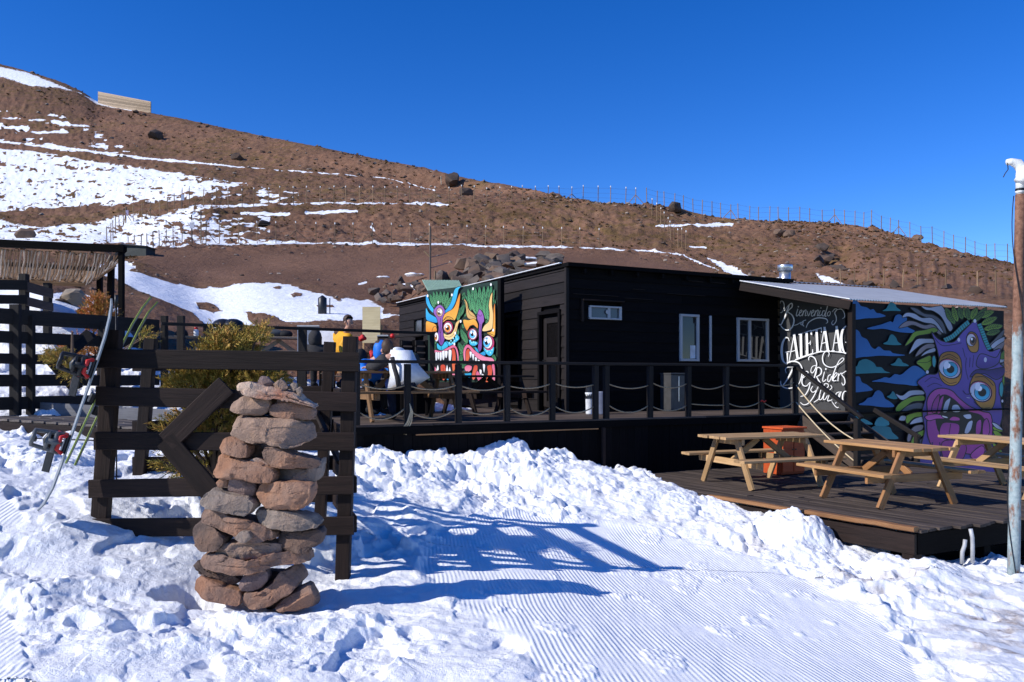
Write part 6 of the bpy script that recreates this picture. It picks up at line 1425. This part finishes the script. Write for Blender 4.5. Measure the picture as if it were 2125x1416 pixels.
# clutter
def blob(name,label,cat,c,size,mat,seed=1,amp=.15,sub=3,group=None):
    bm=bmesh.new(); bmesh.ops.create_icosphere(bm,subdivisions=sub,radius=1)
    for v in bm.verts: v.co=Vector((v.co.x*size[0],v.co.y*size[1],v.co.z*size[2]))
    o=finish_rock(bm,name,mat,c,amp*min(size),1.4/max(size),3.,0); return tag(o,label,cat,group)
M_CLOTHK=plain('black_cloth',(.014,.015,.018),.8,0,.2); M_CLOTHG=plain('slate_cloth',(.05,.06,.07),.8,0,.2)
blob('bag','slate grey bag lying on the table behind the juniper','bag',V(*P(563,692,17.2)),(.28,.15,.10),M_CLOTHG); blob('bag','black rumpled bag beside the slate one on the same table','bag',P(592,694,17.2),(.16,.13,.09),M_CLOTHK)
for x,lab in ((463,'left of two black rubber domes on the bank above the juniper'),(484,'right of two black rubber domes on the bank above the juniper')):
    c=P(x,688,19.5); t=thing('dome_cover',lab,'cover',c,'black domes'); m=MB(); m.lathe(c,[(.30,-.3),(.30,.05),(.27,.15),(.2,.24),(.1,.29),(.02,.3)],22); m.build('shell',plain('black_rubber',(.012,.013,.016),.35),t,True); m=MB(); m.lathe(c,[(.31,-.02),(.315,.0),(.31,.02)],22); m.build('rim',M_DARKMETAL,t,True)
blob('helmet','dark round helmet on the left end of the weathered table','helmet',P(377,694,16.8),(.13,.13,.11),M_CLOTHK,amp=.03)
c=P(407,702,16.9); t=thing('bottle','white bottle with a red cap on the weathered table','bottle',c); m=MB(); m.lathe(c,[(.045,0),(.05,.01),(.05,.15),(.035,.18)],14); m.build('body',plain('bottle_white',(.7,.7,.7),.4),t,True); m=MB(); m.lathe(c+UP*.18,[(.036,0),(.036,.04),(.02,.05)],14); m.build('cap',plain('red_plastic',(.6,.02,.02),.4),t,True)
blob('jacket','red jacket heaped beside the man in yellow','jacket',P(752,702,16.2),(.085,.07,.06),plain('red_cloth',(.5,.015,.02),.7),2,.6); blob('jacket','crumpled red jacket beside the blue hooded guest','jacket',P(772,737,14.6),(.05,.05,.09),plain('red_cloth',(.5,.015,.02),.7),3,.6); blob('ball','small red ball hanging on the terrace railing','ball',P(815,698,15.0)-V(0,.05,0),(.045,.045,.045),plain('red_plastic',(.6,.02,.02),.4),amp=.01)
blob('backpack','black backpack on the table bench behind the fence end','backpack',P(748,742,13.6),(.11,.12,.15),M_CLOTHK); blob('backpack','dark green backpack right of the white jacket','backpack',P(860,752,13.5),(.10,.12,.16),plain('green_cloth',(.012,.022,.018),.75)); 
c=P(806,800,12.75); t=thing('water_bag','blue cloth pouch hanging under the bench by the white jacket','bag',c); m=MB(); m.tube([c+UP*.10,c+UP*.05,c-UP*.15+U*.05,c-UP*.22+U*.06],[.03,.06,.065,.05],10); m.build('pouch',plain('blue_cloth',(.07,.11,.28),.7),t,True); m=MB(); m.tube([c+UP*.14,c+UP*.10],.012,6); m.build('strap',M_CLOTHK,t)
# black steel tank on the snow track
b=hill_at(668,652); t=thing('tank','tall black cylinder tank with a conical top on the snow track','tank',b); r=9/F*b.y; hh=38/F*b.y; m=MB(); m.lathe(b-UP*.3,[(r,0),(r,hh*.84+.3),(r*.15,hh+.3)],20); m.build('body',plain('black_tank',(.015,.016,.019),.4),t,True)
m=MB()
m.tube([b+V(r+.12,0,0),b+V(r+.12,0,hh*.85)],.02,4); m.build('ladder_rail',M_DARKMETAL,t)

# ------------------------------------------------------------------ snowboard, skis and poles leaning on the fence
sb=thing('snowboard','snowboard with two black and red bindings leaning edge on against the fence','snowboard',P(82,1057,6.35))
path=[(78,1060,6.3),(92,1044,6.32),(110,1010,6.36),(128,962,6.4),(146,910,6.44),(166,852,6.48),(186,795,6.52),(203,745,6.55),(217,702,6.58),(227,662,6.6),(231,635,6.6),(231,620,6.6)]
pw=[P(x,y,Y) for x,y,Y in path]; wv=V(-.505,.863,.0).normalized()
ws=[.02,.09,.125,.128,.122,.118,.118,.122,.128,.12,.08,.02]
m=MB(); vs=[];fs=[];gs=[]
N=len(pw)
for i,p in enumerate(pw):
    d=(pw[min(i+1,N-1)]-pw[max(i-1,0)]).normalized(); nn=d.cross(wv).normalized()
    for o in ((-1,.5),(1,.5),(1,-.5),(-1,-.5)): vs.append(p+wv*ws[i]*o[0]+nn*.011*o[1]); gs.append((i*.15,o[0]*.1,0))
for i in range(N-1):
    for k in range(4): fs.append((i*4+k,i*4+(k+1)%4,i*4+4+(k+1)%4,i*4+4+k))
fs+=[(3,2,1,0),(N*4-4,N*4-3,N*4-2,N*4-1)]
m.add(vs,fs,gs); m.build('board',plain('board_sheet',(.22,.235,.24),.35,.0,.6,.3,12),sb)
M_BBLK=plain('binding_black',(.016,.016,.018),.45); M_BRED=plain('binding_red',(.55,.02,.02),.45); M_BGRY=plain('binding_grey',(.10,.105,.11),.4)
def binding(i,t_,flip):
    p=pw[i].lerp(pw[i+1],t_); d=(pw[i+1]-pw[i]).normalized(); n=-d.cross(wv).normalized(); n=n if n.x<0 else -n   # n: away from the top sheet
    q=lambda a,b,c: p+d*a+n*b+wv*c
    m=MB(); m.beam(q(-.075,.022,-.0),q(.075,.022,-.0),.24,.028,up=n,ch=.01); b=m.build('binding',M_BBLK,sb)
    m=MB()
    for sg in (-1,1): m.tube([q(sg*.07,.02,.10),q(sg*.075,.06,.06),q(sg*.075,.09,.0),q(sg*.072,.05,-.08)],.013,7)
    m.tube([q(-.07,.03,-.11),q(-.05,.07,-.13),q(.05,.07,-.13),q(.07,.03,-.11)],.016,7); m.build('heel_cup',M_BRED,b,True)
    m=MB(); hb=[]
    for s_ in np.linspace(-1,1,9): hb.append([q(s_*.075*(1-.25*k),.05+.2*k,-.12-.03*k+.05*s_*s_) for k in np.linspace(0,1,5)])
    m.tube([hb[0][k] for k in range(5)]+[hb[a][4] for a in range(1,9)]+[hb[8][k] for k in (3,2,1,0)],.016,7); m.tube([hb[a][1] for a in range(9)],.02,6); m.tube([hb[a][2] for a in range(9)],.014,6); m.tube([hb[4][0],hb[4][2]],.024,6); m.build('highback',M_BGRY if flip else M_BBLK,b,True)
    m=MB(); e=q(-.02,.11,.0); m.tube([q(.075,.06,.03),q(.06,.13,.0),q(0,.15,-.02),q(-.06,.13,0),q(-.075,.06,.03)],[.02,.03,.034,.03,.02],7); m.build('ankle_strap',M_BBLK,b,True)
    m=MB(); s0=q(-.07,.10,.02); m.beam(s0,s0+V(-.035,-.02,-.17),.06,.014,up=V(0,1,0),ch=.004); st=m.build('loose_strap',M_BBLK,b)
    m=MB()
    for k in range(6): m.lathe(s0+V(-.035,-.02,-.17)*(k/6+.1)+V(0,-.01,0),[(.004,0),(.004,.004)],6,axis=V(0,-1,0))
    return b
binding(3,.75,True); binding(6,.55,False)
def ski(label,pts,Y0,Y1,w=.058,g='skis leaning on the fence',col=(.30,.38,.06)):
    pw=[P(x,y,Y0+(Y1-Y0)*k/(len(pts)-1)) for k,(x,y) in enumerate(pts)]; b=pw[0]; t=thing('ski',label,'ski',b,g); wv=V(.55,-.83,.1).normalized(); N=len(pw)
    for nm,mt,o0,o1 in (('base',plain('ski_grey',(.16,.17,.17),.4),.011,.003),('edge_stripe',plain('ski_lime',col,.4),.004,-.007)):
        m=MB(); vs=[];fs=[]
        for i,p in enumerate(pw):
            d=(pw[min(i+1,N-1)]-pw[max(i-1,0)]).normalized(); nn=d.cross(wv).normalized(); h=w*(.62 if i in (0,N-1) else .5+.06*abs(i-N/2)/N)*(1 if nm=='base' else .6); 
            if i==N-1: h*=.35
            for a,c in ((-1,o0),(1,o0),(1,o1),(-1,o1)): vs.append(p+wv*h*a+nn*c)
        for i in range(N-1):
            for k in range(4): fs.append((i*4+k,i*4+(k+1)%4,i*4+4+(k+1)%4,i*4+4+k))
        fs+=[(3,2,1,0),(N*4-4,N*4-3,N*4-2,N*4-1)]; m.add(vs,fs); m.build(nm,mt,t)
    k=len(pw)//2-1; p=pw[k]; d=(pw[k+1]-pw[k]).normalized(); nn=d.cross(wv).normalized(); nn=nn if nn.x<0 else -nn
    m=MB(); m.beam(p-d*.05+nn*.03,p+d*.03+nn*.03,.06,.05,up=nn,ch=.012); m.beam(p+d*.22+nn*.03,p+d*.3+nn*.03,.055,.045,up=nn,ch=.012); m.tube([p+d*.3+nn*.05,p+d*.38+nn*.06,p+d*.42+nn*.01],.008,5); m.build('binding',M_BBLK,t)
    return t
ski('lime edged ski with its tip curving right above the fence, left one of the pair',[(136,962),(168,895),(200,826),(240,742),(275,672),(296,638),(313,617)],6.95,6.98)
ski('lime edged ski with a lower tip, right one of the pair',[(155,966),(180,912),(208,852),(250,762),(290,680),(308,648),(327,627)],7.02,7.06)
def ski_pole(label,a,b,g=None):
    t=thing('ski_pole',label,'ski pole',a,'ski poles'); m=MB(); m.tube([a,b],[.006,.009],8); m.build('shaft',M_DARKMETAL,t,True)
    d=(b-a).normalized(); m=MB(); m.lathe(a+d*.06,[(.01,0),(.038,.006),(.01,.014)],12,axis=d); m.build('basket',M_BBLK,t); m=MB(); m.tube([b-d*.11,b],.015,8); m.build('grip',M_BBLK,t,True)
gpl=Pz(62,938,.74); ski_pole('black ski pole lying on the snow behind the snowboard',V(gpl.x,gpl.y,gz(gpl.x,gpl.y)+.10),V(gpl.x+.95,gpl.y-.12,gz(gpl.x+.95,gpl.y-.12)+.09))
ski_pole('dark thin ski pole standing behind the left fence post',P(242,1005,7.1),P(241,612,7.1))
b=P(236,840,7.2); 
# ------------------------------------------------------------------ rusty mast at the right
t=NT('rusty_mast'); o=t.obj(); sp=t.n('ShaderNodeSeparateXYZ'); t.l(o,sp.inputs[0]); z=sp.outputs[2]
n1=t.noise(t.mapping(o,(4,4,1.4)),2.2,6,.65); n2=t.noise(o,30,4,.6); hi=t.ramp(t.math('MULTIPLY',z,.25),[(.60,0.),(.74,1.)])
mask=t.ramp(t.math('ADD',n1,t.math('MULTIPLY',hi,.32)),[(.5,0.),(.6,1.)])
c=t.mix(mask,t.ramp(n2,[(.3,(.22,.29,.30)),(.7,(.36,.42,.42))]),t.ramp(n2,[(.3,(.12,.055,.035)),(.7,(.27,.14,.09))])); m_mast=t.fin(c,.75,t.bump(n2,.004),spec=.25)
mb_=P(2103,1212,8.25); mt_=P(2117,404,8.25); ma=thing('mast','rusty pale teal steel mast with a white lamp arm at the right edge','mast',mb_)
m=MB(); m.tube([mb_.lerp(mt_,k) for k in np.linspace(0,1,10)],[.058-.014*k for k in np.linspace(0,1,10)],24); m.build('pole',m_mast,ma,True)
m=MB(); m.tube([mt_,P(2118,375,8.25)],.036,16); m.lathe(mt_+UP*.015,[(.044,0),(.044,.03)],16); m.build('neck',plain('white_enamel',(.78,.78,.76),.4),ma,True)
m=MB(); m.tube([P(2118,400,8.25),P(2119,365,8.25),P(2121,352,8.25),P(2112,340,8.25),P(2098,336,8.25),P(2090,337,8.25)],[.045,.05,.055,.05,.035,.03],14); m.tube([P(2117,378,8.2),P(2135,350,8.2)],.06,12); m.build('lamp_arm',plain('white_enamel',(.78,.78,.76),.4),ma,True)
m=MB(); m.tube([P(2091,338,8.22),P(2092,352,8.22),P(2086,360,8.22),P(2082,368,8.22)],.005,5); m.build('loose_wire',M_DARKMETAL,ma); m=MB(); m.lathe(P(2117.5,397,8.25),[(.047,0),(.047,.025)],16); m.build('clamp',M_DARKMETAL,ma)
m=MB(); pts=[]
for k in np.linspace(0,1,60):
    p=mt_.lerp(mb_,k); a=2.0+k*9.0; pts.append(p+V(math.cos(a)*.066,math.sin(a)*.066-.0,0))
m.tube(pts,.005,5); m.build('cable',M_DARKMETAL,ma,True)
# ------------------------------------------------------------------ people: one continuous skinned body each, clothes as children
def skin(name,verts,edges,rad,mat,parent,root=0,sub=2,wr=0):
    o0=root_loc(parent); me=bpy.data.meshes.new(name); me.from_pydata([tuple(Vector(v)-o0) for v in verts],edges,[])
    o=bpy.data.objects.new(name,me); COL.objects.link(o); o.parent=parent
    md=o.modifiers.new('Skin','SKIN'); md.use_smooth_shade=True; md.branch_smoothing=.6
    for i,r in enumerate(rad):
        rr=r if isinstance(r,tuple) else (r,r); me.skin_vertices[0].data[i].radius=rr; me.skin_vertices[0].data[i].use_root=(i==root)
    s=o.modifiers.new('Sub','SUBSURF'); s.levels=sub; s.render_levels=sub
    bpy.context.view_layer.update(); dg=bpy.context.evaluated_depsgraph_get(); nm=bpy.data.meshes.new_from_object(o.evaluated_get(dg)); o.modifiers.clear(); o.data=nm; nm.name=name
    if wr:
        for vt in nm.vertices:
            p=(vt.co+o0)*9; vt.co+=vt.normal*wr*(mnoise.noise(p)+.6*mnoise.noise(p*Vector((1,1,2.6))))
    nm.materials.clear(); nm.materials.append(mat)
    for p in nm.polygons: p.use_smooth=True
    return o
M_SKIN=plain('skin',(.50,.27,.19),.5,0,.4,.08,14)
def person(label,J,jacket,trousers,hair,hood=None,group=None,facedir=V(1,-.3,-.4),shoes=None,hairlen=.0,sleeves=None,bulk=1.0):
    """J: joints dict of world points: pelvis chest neck head shl shr ell elr hal har hil hir knl knr ftl ftr"""
    base=J['pelvis'].copy(); base.z=min(J['ftl'].z,J['ftr'].z)-.05; th=thing('person',label,'person',base,group)
    v=[];e=[];r=[]; ix={}
    def add(k,p,rad,par=None):
        ix[k]=len(v); v.append(p); r.append(rad*.82 if (not isinstance(rad,tuple) and k[:2] in ('pe','be','ch','sh','el','hi','kn','an')) else rad)
        if par: e.append((ix[par],ix[k]))
    add('pelvis',J['pelvis'],.115); add('belly',J['pelvis'].lerp(J['chest'],.5),.125,'pelvis'); add('chest',J['chest'],.135,'belly'); add('neck',J['neck'],.058,'chest')
    f=facedir.normalized(); hd=J['head']; add('jaw',hd+f*.025-UP*.05,.066,'neck'); add('skull',hd+f*.005+UP*.035,.086,'jaw'); add('crown',hd-f*.015+UP*.085,.06,'skull')
    for s in 'lr':
        sd=1 if s=='l' else -1
        add('sh'+s,J['sh'+s],.062,'chest'); add('el'+s,J['el'+s],.045,'sh'+s); add('wr'+s,J['el'+s].lerp(J['ha'+s],.88),.03,'el'+s); add('pa'+s,J['ha'+s],(.034,.018),'wr'+s)
        d=(J['ha'+s]-J['el'+s]).normalized(); sdv=d.cross(UP).normalized(); dn=d.cross(sdv)
        for k in range(4):
            o=(k-1.5)*.02; ln=(.066,.078,.074,.058)[k]; a=J['ha'+s]+d*.03+sdv*o
            add(f'f{s}{k}a',a+d*ln*.55+UP*-.008,.0085,'pa'+s); add(f'f{s}{k}b',a+d*ln*.95-UP*.03,.007,f'f{s}{k}a')
        add(f't{s}a',J['ha'+s]+sdv*.045*sd-d*.01,.011,'pa'+s); add(f't{s}b',J['ha'+s]+sdv*.065*sd+d*.03-UP*.01,.008,f't{s}a')
        add('hi'+s,J['hi'+s],.085,'pelvis'); add('kn'+s,J['kn'+s],.056,'hi'+s); add('an'+s,J['ft'+s]+UP*.05,.04,'kn'+s); add('to'+s,J['ft'+s]+Vector((f.x,f.y,0)).normalized()*.15,.035,'an'+s)
    body=skin('body',v,e,r,M_SKIN,th,0,2)
    # face
    side=f.cross(UP).normalized(); up=side.cross(f).normalized(); fc_=hd+UP*.01
    m=MB(); m.tube([fc_+f*.075+up*.02,fc_+f*.1-up*.015,fc_+f*.08-up*.022],[.009,.015,.01],8); m.build('nose',M_SKIN,body,True)
    m=MB(); m.tube([fc_+f*.082-up*.055-side*.022,fc_+f*.09-up*.052,fc_+f*.082-up*.055+side*.022],.006,6); m.build('mouth',plain('lips',(.33,.11,.09),.5),body,True)
    for sg in (-1,1):
        m=MB(); m.lathe(fc_+f*.062+up*.022+side*.032*sg,[(.002,0),(.011,.006),(.012,.014),(.004,.02)],10,axis=f); m.build('eye',plain('eye_dark',(.03,.02,.018),.2),body,True)
        m=MB(); m.tube([fc_+side*.088*sg+up*.025,fc_+side*.1*sg-f*.008,fc_+side*.088*sg-up*.03],[.012,.017,.009],8); m.build('ear',M_SKIN,body,True)
    if hair is not None:
        bm=bmesh.new(); bmesh.ops.create_icosphere(bm,subdivisions=3,radius=1); c=hd+UP*.062-f*.022
        dels=[q for q in bm.verts if q.co.dot(f)>.45 and q.co.z<.45 or q.co.z<-.55-hairlen]
        bmesh.ops.delete(bm,geom=dels,context='VERTS')
        for q in bm.verts: q.co=Vector((q.co.x*.098,q.co.y*.098,q.co.z*(.10+hairlen*.06)))
        o=finish_rock(bm,'hair',plain('hair_%d'%int(hair[0]*1000),hair,.6,0,.3),(0,0,0),.010,22,3.,0); o.parent=th; o.location=c-root_loc(th)
    # trousers and jacket: the same skeleton, a little fuller
    ks=['pelvis','hil','knl','anl','hir','knr','anr']; vv=[v[ix[k]] for k in ks]; skin('trousers',vv+[J['pelvis'].lerp(J['chest'],.3)],[(0,1),(1,2),(2,3),(0,4),(4,5),(5,6),(0,7)],[.16,.105,.078,.065,.105,.078,.065,.13],trousers,th)
    for s in 'lr':
        p=J['ft'+s]; g=Vector((f.x,f.y,0)).normalized(); skin('boot',[p+UP*.10-g*.02,p+UP*.02-g*.03,p+UP*.01+g*.16],[(0,1),(1,2)],[.06,.062,.05],shoes or M_CLOTHK,th)
    ks=['pelvis','belly','chest','shl','ell','wrl','shr','elr','wrr']; vv=[v[ix[k]] for k in ks]; vv[0]=vv[0]-UP*.07; nb=J['neck'].lerp(J['chest'],.25)
    R_=[x*bulk for x in (.185,.175,.185,.105,.078,.058,.105,.078,.058,.095)]
    if sleeves is not None: R_[0]*=1.12; R_[2]*=.86
    if sleeves is None: jk=skin('jacket',vv+[nb],[(0,1),(1,2),(2,3),(3,4),(4,5),(2,6),(6,7),(7,8),(2,9)],R_,jacket,th,wr=.014)
    else:
        jk=skin('jacket',[vv[0]+UP*.07,vv[1],vv[2],vv[3],vv[6],nb],[(0,1),(1,2),(2,3),(2,4),(2,5)],[R_[0],R_[1],R_[2],R_[3],R_[6],R_[9]],jacket,th,3,0)
        pz=J['pelvis']-root_loc(th); rg=random.Random(2)
        for vt in jk.data.vertices:      # flared hem, quilting creases
            t=(vt.co.z-pz.z+.10)/.42
            if t<1:
                t=max(t,0); h=Vector((vt.co.x-pz.x,vt.co.y-pz.y,0)); want=.215-.03*t
                if h.length>.02: k=want/h.length; k=1+(k-1)*(1-t)**.6 if k>1 else 1; vt.co.x=pz.x+h.x*k; vt.co.y=pz.y+h.y*k
                vt.co.z=max(vt.co.z,pz.z-.10)
            q=vt.co*Vector((7,7,22)); vt.co+=vt.normal*.011*(mnoise.noise(q)+.5*math.sin(vt.co.z*75))
        m=MB(); y0=J['pelvis'].y-.235; m.tube([P(x,y,y0-.0+dy) for x,y,dy in ((814,742,.06),(818,762,.02),(824,782,0),(828,803,.0))],[.035,.034,.036,.04],8); m.build('side_panel',sleeves,jk,True)
        for i in (3,6): skin('sleeve',[vv[i].lerp(vv[2],.12),vv[i+1],vv[i+2]],[(0,1),(1,2)],[R_[3]*1.03,R_[4],R_[5]],sleeves,th)
    if hood=='up':
        bm=bmesh.new(); bmesh.ops.create_icosphere(bm,subdivisions=3,radius=1); bmesh.ops.delete(bm,geom=[q for q in bm.verts if q.co.dot(f)>.62 and q.co.z<.75],context='VERTS')
        for q in bm.verts: q.co=Vector((q.co.x*.125,q.co.y*.125,q.co.z*.155-(.05 if q.co.z<0 else 0)))
        o=finish_rock(bm,'hood',jacket,(0,0,0),.012,14,3.,0); o.parent=th; o.location=hd+UP*.015-root_loc(th)
    elif hood=='down':
        g2=Vector((f.x,f.y,0)).normalized(); n=J['neck'].lerp(J['chest'],.25)-g2*.06+UP*.075; skin('hood',[n+side*.12+g2*.05,n+side*.05-g2*.02,n-side*.05-g2*.02,n-side*.12+g2*.05,n-UP*.07-g2*.03],[(0,1),(1,2),(2,3),(1,4)],[(.06,.045),(.075,.06),(.075,.06),(.06,.045),.06],jacket,th,1)
    return th
def up_(p,dz): return Vector((p.x,p.y,p.z+dz))
J_YEL=plain('yellow_jacket',(.68,.33,.012),.6,0,.3,.12,9,.004); J_WHT=plain('white_jacket',(.74,.76,.80),.65,0,.3,.08,11,.008); J_BLU=plain('blue_jacket',(.012,.16,.62),.55,0,.35,.15,9,.004); J_DRK=plain('charcoal_jacket',(.035,.034,.036),.8,0,.2,.2,9,.004)
T_NAVY=plain('navy_trousers',(.012,.016,.035),.8,0,.2); T_DARK=plain('dark_trousers',(.015,.015,.017),.8,0,.2)
# man in yellow, bending over his table
Y=15.75; q=lambda x,y,dy=0: P(x,y,Y+dy)
h=q(724,671,-.10); pel=q(708,737,.05)
person('person in a yellow jacket bending over a table behind the terrace railing',dict(pelvis=pel,chest=q(713,703),neck=q(719,686,-.06),head=h,shl=q(702,698,.17),shr=q(724,699,-.20),ell=q(712,722,.24),elr=q(711,722,-.28),hal=q(736,734,.12),har=q(716,740,-.42),hil=pel+V(.05,.10,-.02),hir=pel+V(.05,-.10,-.02),knl=pel+V(.22,.14,-.42),knr=pel+V(.18,-.14,-.42),ftl=V(pel.x+.02,pel.y+.14,TZ+.04),ftr=V(pel.x,pel.y-.14,TZ+.04)),J_YEL,T_NAVY,(.05,.03,.022),None,None,V(.82,-.5,-.35),bulk=1.22)
# guest in white, back to the viewer on the near bench
bc=dk(-2.72,.70); 
def d_(s,d,z): return dk(s,d,z)
def s_for(px,d):
    k=(px-CX)/F; o=D0+W*d; return (k*o.y-o.x)/(U.x-k*U.y)
sx=s_for(848,.62); pel=dk(sx,.62,DZ+.58)
lean=-U*.10
person('person in a puffy white jacket sitting on the deck bench with the back to us',dict(pelvis=pel,chest=pel+lean*.6+W*.14+UP*.36,neck=pel+lean*1.1+W*.26+UP*.47,head=pel-U*.22+W*.40+UP*.49,shl=pel-U*.28+W*.16+UP*.42,shr=pel+U*.14+W*.18+UP*.42,ell=pel-U*.42+W*.36+UP*.26,elr=pel+U*.24+W*.42+UP*.24,hal=pel-U*.48+W*.58+UP*.26,har=pel-U*.16+W*.6+UP*.27,hil=pel-U*.10+W*.06-UP*.02,hir=pel+U*.10+W*.06-UP*.02,knl=pel-U*.14+W*.42-UP*.06,knr=pel+U*.14+W*.42-UP*.06,ftl=pel-U*.13+W*.36-UP*.53,ftr=pel+U*.16+W*.36-UP*.53),J_WHT,T_NAVY,(.06,.035,.025),'down',None,(-U*.35+W*.8-UP*.4),None,.6,J_DRK,1.16)
# guest in blue on the far bench, hood up
pel=dk(s_for(768,1.95),1.95,DZ+.56)
person('person in a bright blue hooded jacket leaning over the deck table towards the white jacket',dict(pelvis=pel,chest=pel-W*.12+UP*.30+U*.02,neck=pel-W*.20+UP*.44+U*.05,head=pel-W*.28+UP*.56+U*.09,shl=pel-W*.16+UP*.36+U*.2,shr=pel-W*.16+UP*.36-U*.19,ell=pel-W*.4+UP*.24+U*.26,elr=pel-W*.4+UP*.22-U*.25,hal=pel-W*.58+UP*.28+U*.12,har=pel-W*.58+UP*.28-U*.06,hil=pel+U*.1-W*.05,hir=pel-U*.1-W*.05,knl=pel+U*.13-W*.42-UP*.02,knr=pel-U*.13-W*.42-UP*.02,ftl=pel+U*.12-W*.36-UP*.45,ftr=pel-U*.12-W*.36-UP*.45),J_BLU,T_DARK,(.05,.03,.022),'up',None,(U*.85-W*.4-UP*.3))
# dark hooded guest before the grey board
Y=15.2; h=P(654,702,Y); pel=P(656,748,Y-.05)
person('person in a charcoal hooded jacket sitting with the back turned before the whiteboard',dict(pelvis=pel,chest=P(656,727,Y),neck=P(655,713,Y+.04),head=h,shl=P(640,722,Y+.02),shr=P(673,723,Y+.02),ell=P(636,742,Y+.12),elr=P(678,742,Y+.12),hal=P(646,744,Y+.36),har=P(668,744,Y+.36),hil=pel+V(-.1,.05,-.02),hir=pel+V(.1,.05,-.02),knl=pel+V(-.14,.38,.02),knr=pel+V(.14,.38,.02),ftl=V(pel.x-.13,pel.y+.36,TZ+.05),ftr=V(pel.x+.13,pel.y+.36,TZ+.05)),J_DRK,T_DARK,None,'up',None,V(.1,.98,-.1))
# ------------------------------------------------------------------ camera, sun and sky
cam=bpy.data.cameras.new('camera'); co=bpy.data.objects.new('camera',cam); COL.objects.link(co)
cam.sensor_width=36; cam.lens=F/2125*36; cam.shift_y=(HY-708)/2125; cam.clip_end=3000; cam.clip_start=.05
co.location=(0,0,ZC); co.rotation_euler=(math.radians(90),0,0)
SC.camera=co
SUN_EL=math.radians(34.2); az=math.radians(24.3)      # light travels towards +X and a little +Y
dirv=Vector((math.cos(az)*math.cos(SUN_EL), math.sin(az)*math.cos(SUN_EL), -math.sin(SUN_EL)))
sl=bpy.data.lights.new('sun','SUN'); so=bpy.data.objects.new('sun',sl); COL.objects.link(so)
sl.energy=4.6; sl.angle=math.radians(.53); sl.color=(1,.955,.88)
so.rotation_euler=dirv.to_track_quat('-Z','Y').to_euler(); so.location=(-30,-8,30)
w=bpy.data.worlds.new('World'); SC.world=w; w.use_nodes=True; nt=w.node_tree
bg=nt.nodes['Background']; sky=nt.nodes.new('ShaderNodeTexSky'); sky.sky_type='NISHITA'; sky.sun_disc=False
sky.sun_elevation=SUN_EL
s=-dirv; sky.sun_rotation=math.atan2(s.x,s.y)
sky.altitude=2900; sky.air_density=1.0; sky.dust_density=.15; sky.ozone_density=3.5
hs=nt.nodes.new('ShaderNodeHueSaturation'); hs.inputs['Saturation'].default_value=1.33; hs.inputs['Hue'].default_value=.516; hs.inputs['Value'].default_value=1.5; nt.links.new(sky.outputs[0],hs.inputs['Color']); nt.links.new(hs.outputs[0],bg.inputs[0]); bg.inputs[1].default_value=.11
SC.view_settings.view_transform='Standard'; SC.view_settings.look='None'; SC.view_settings.exposure=.22; SC.view_settings.gamma=1
SC.cycles.max_bounces=6; SC.cycles.use_denoising=True
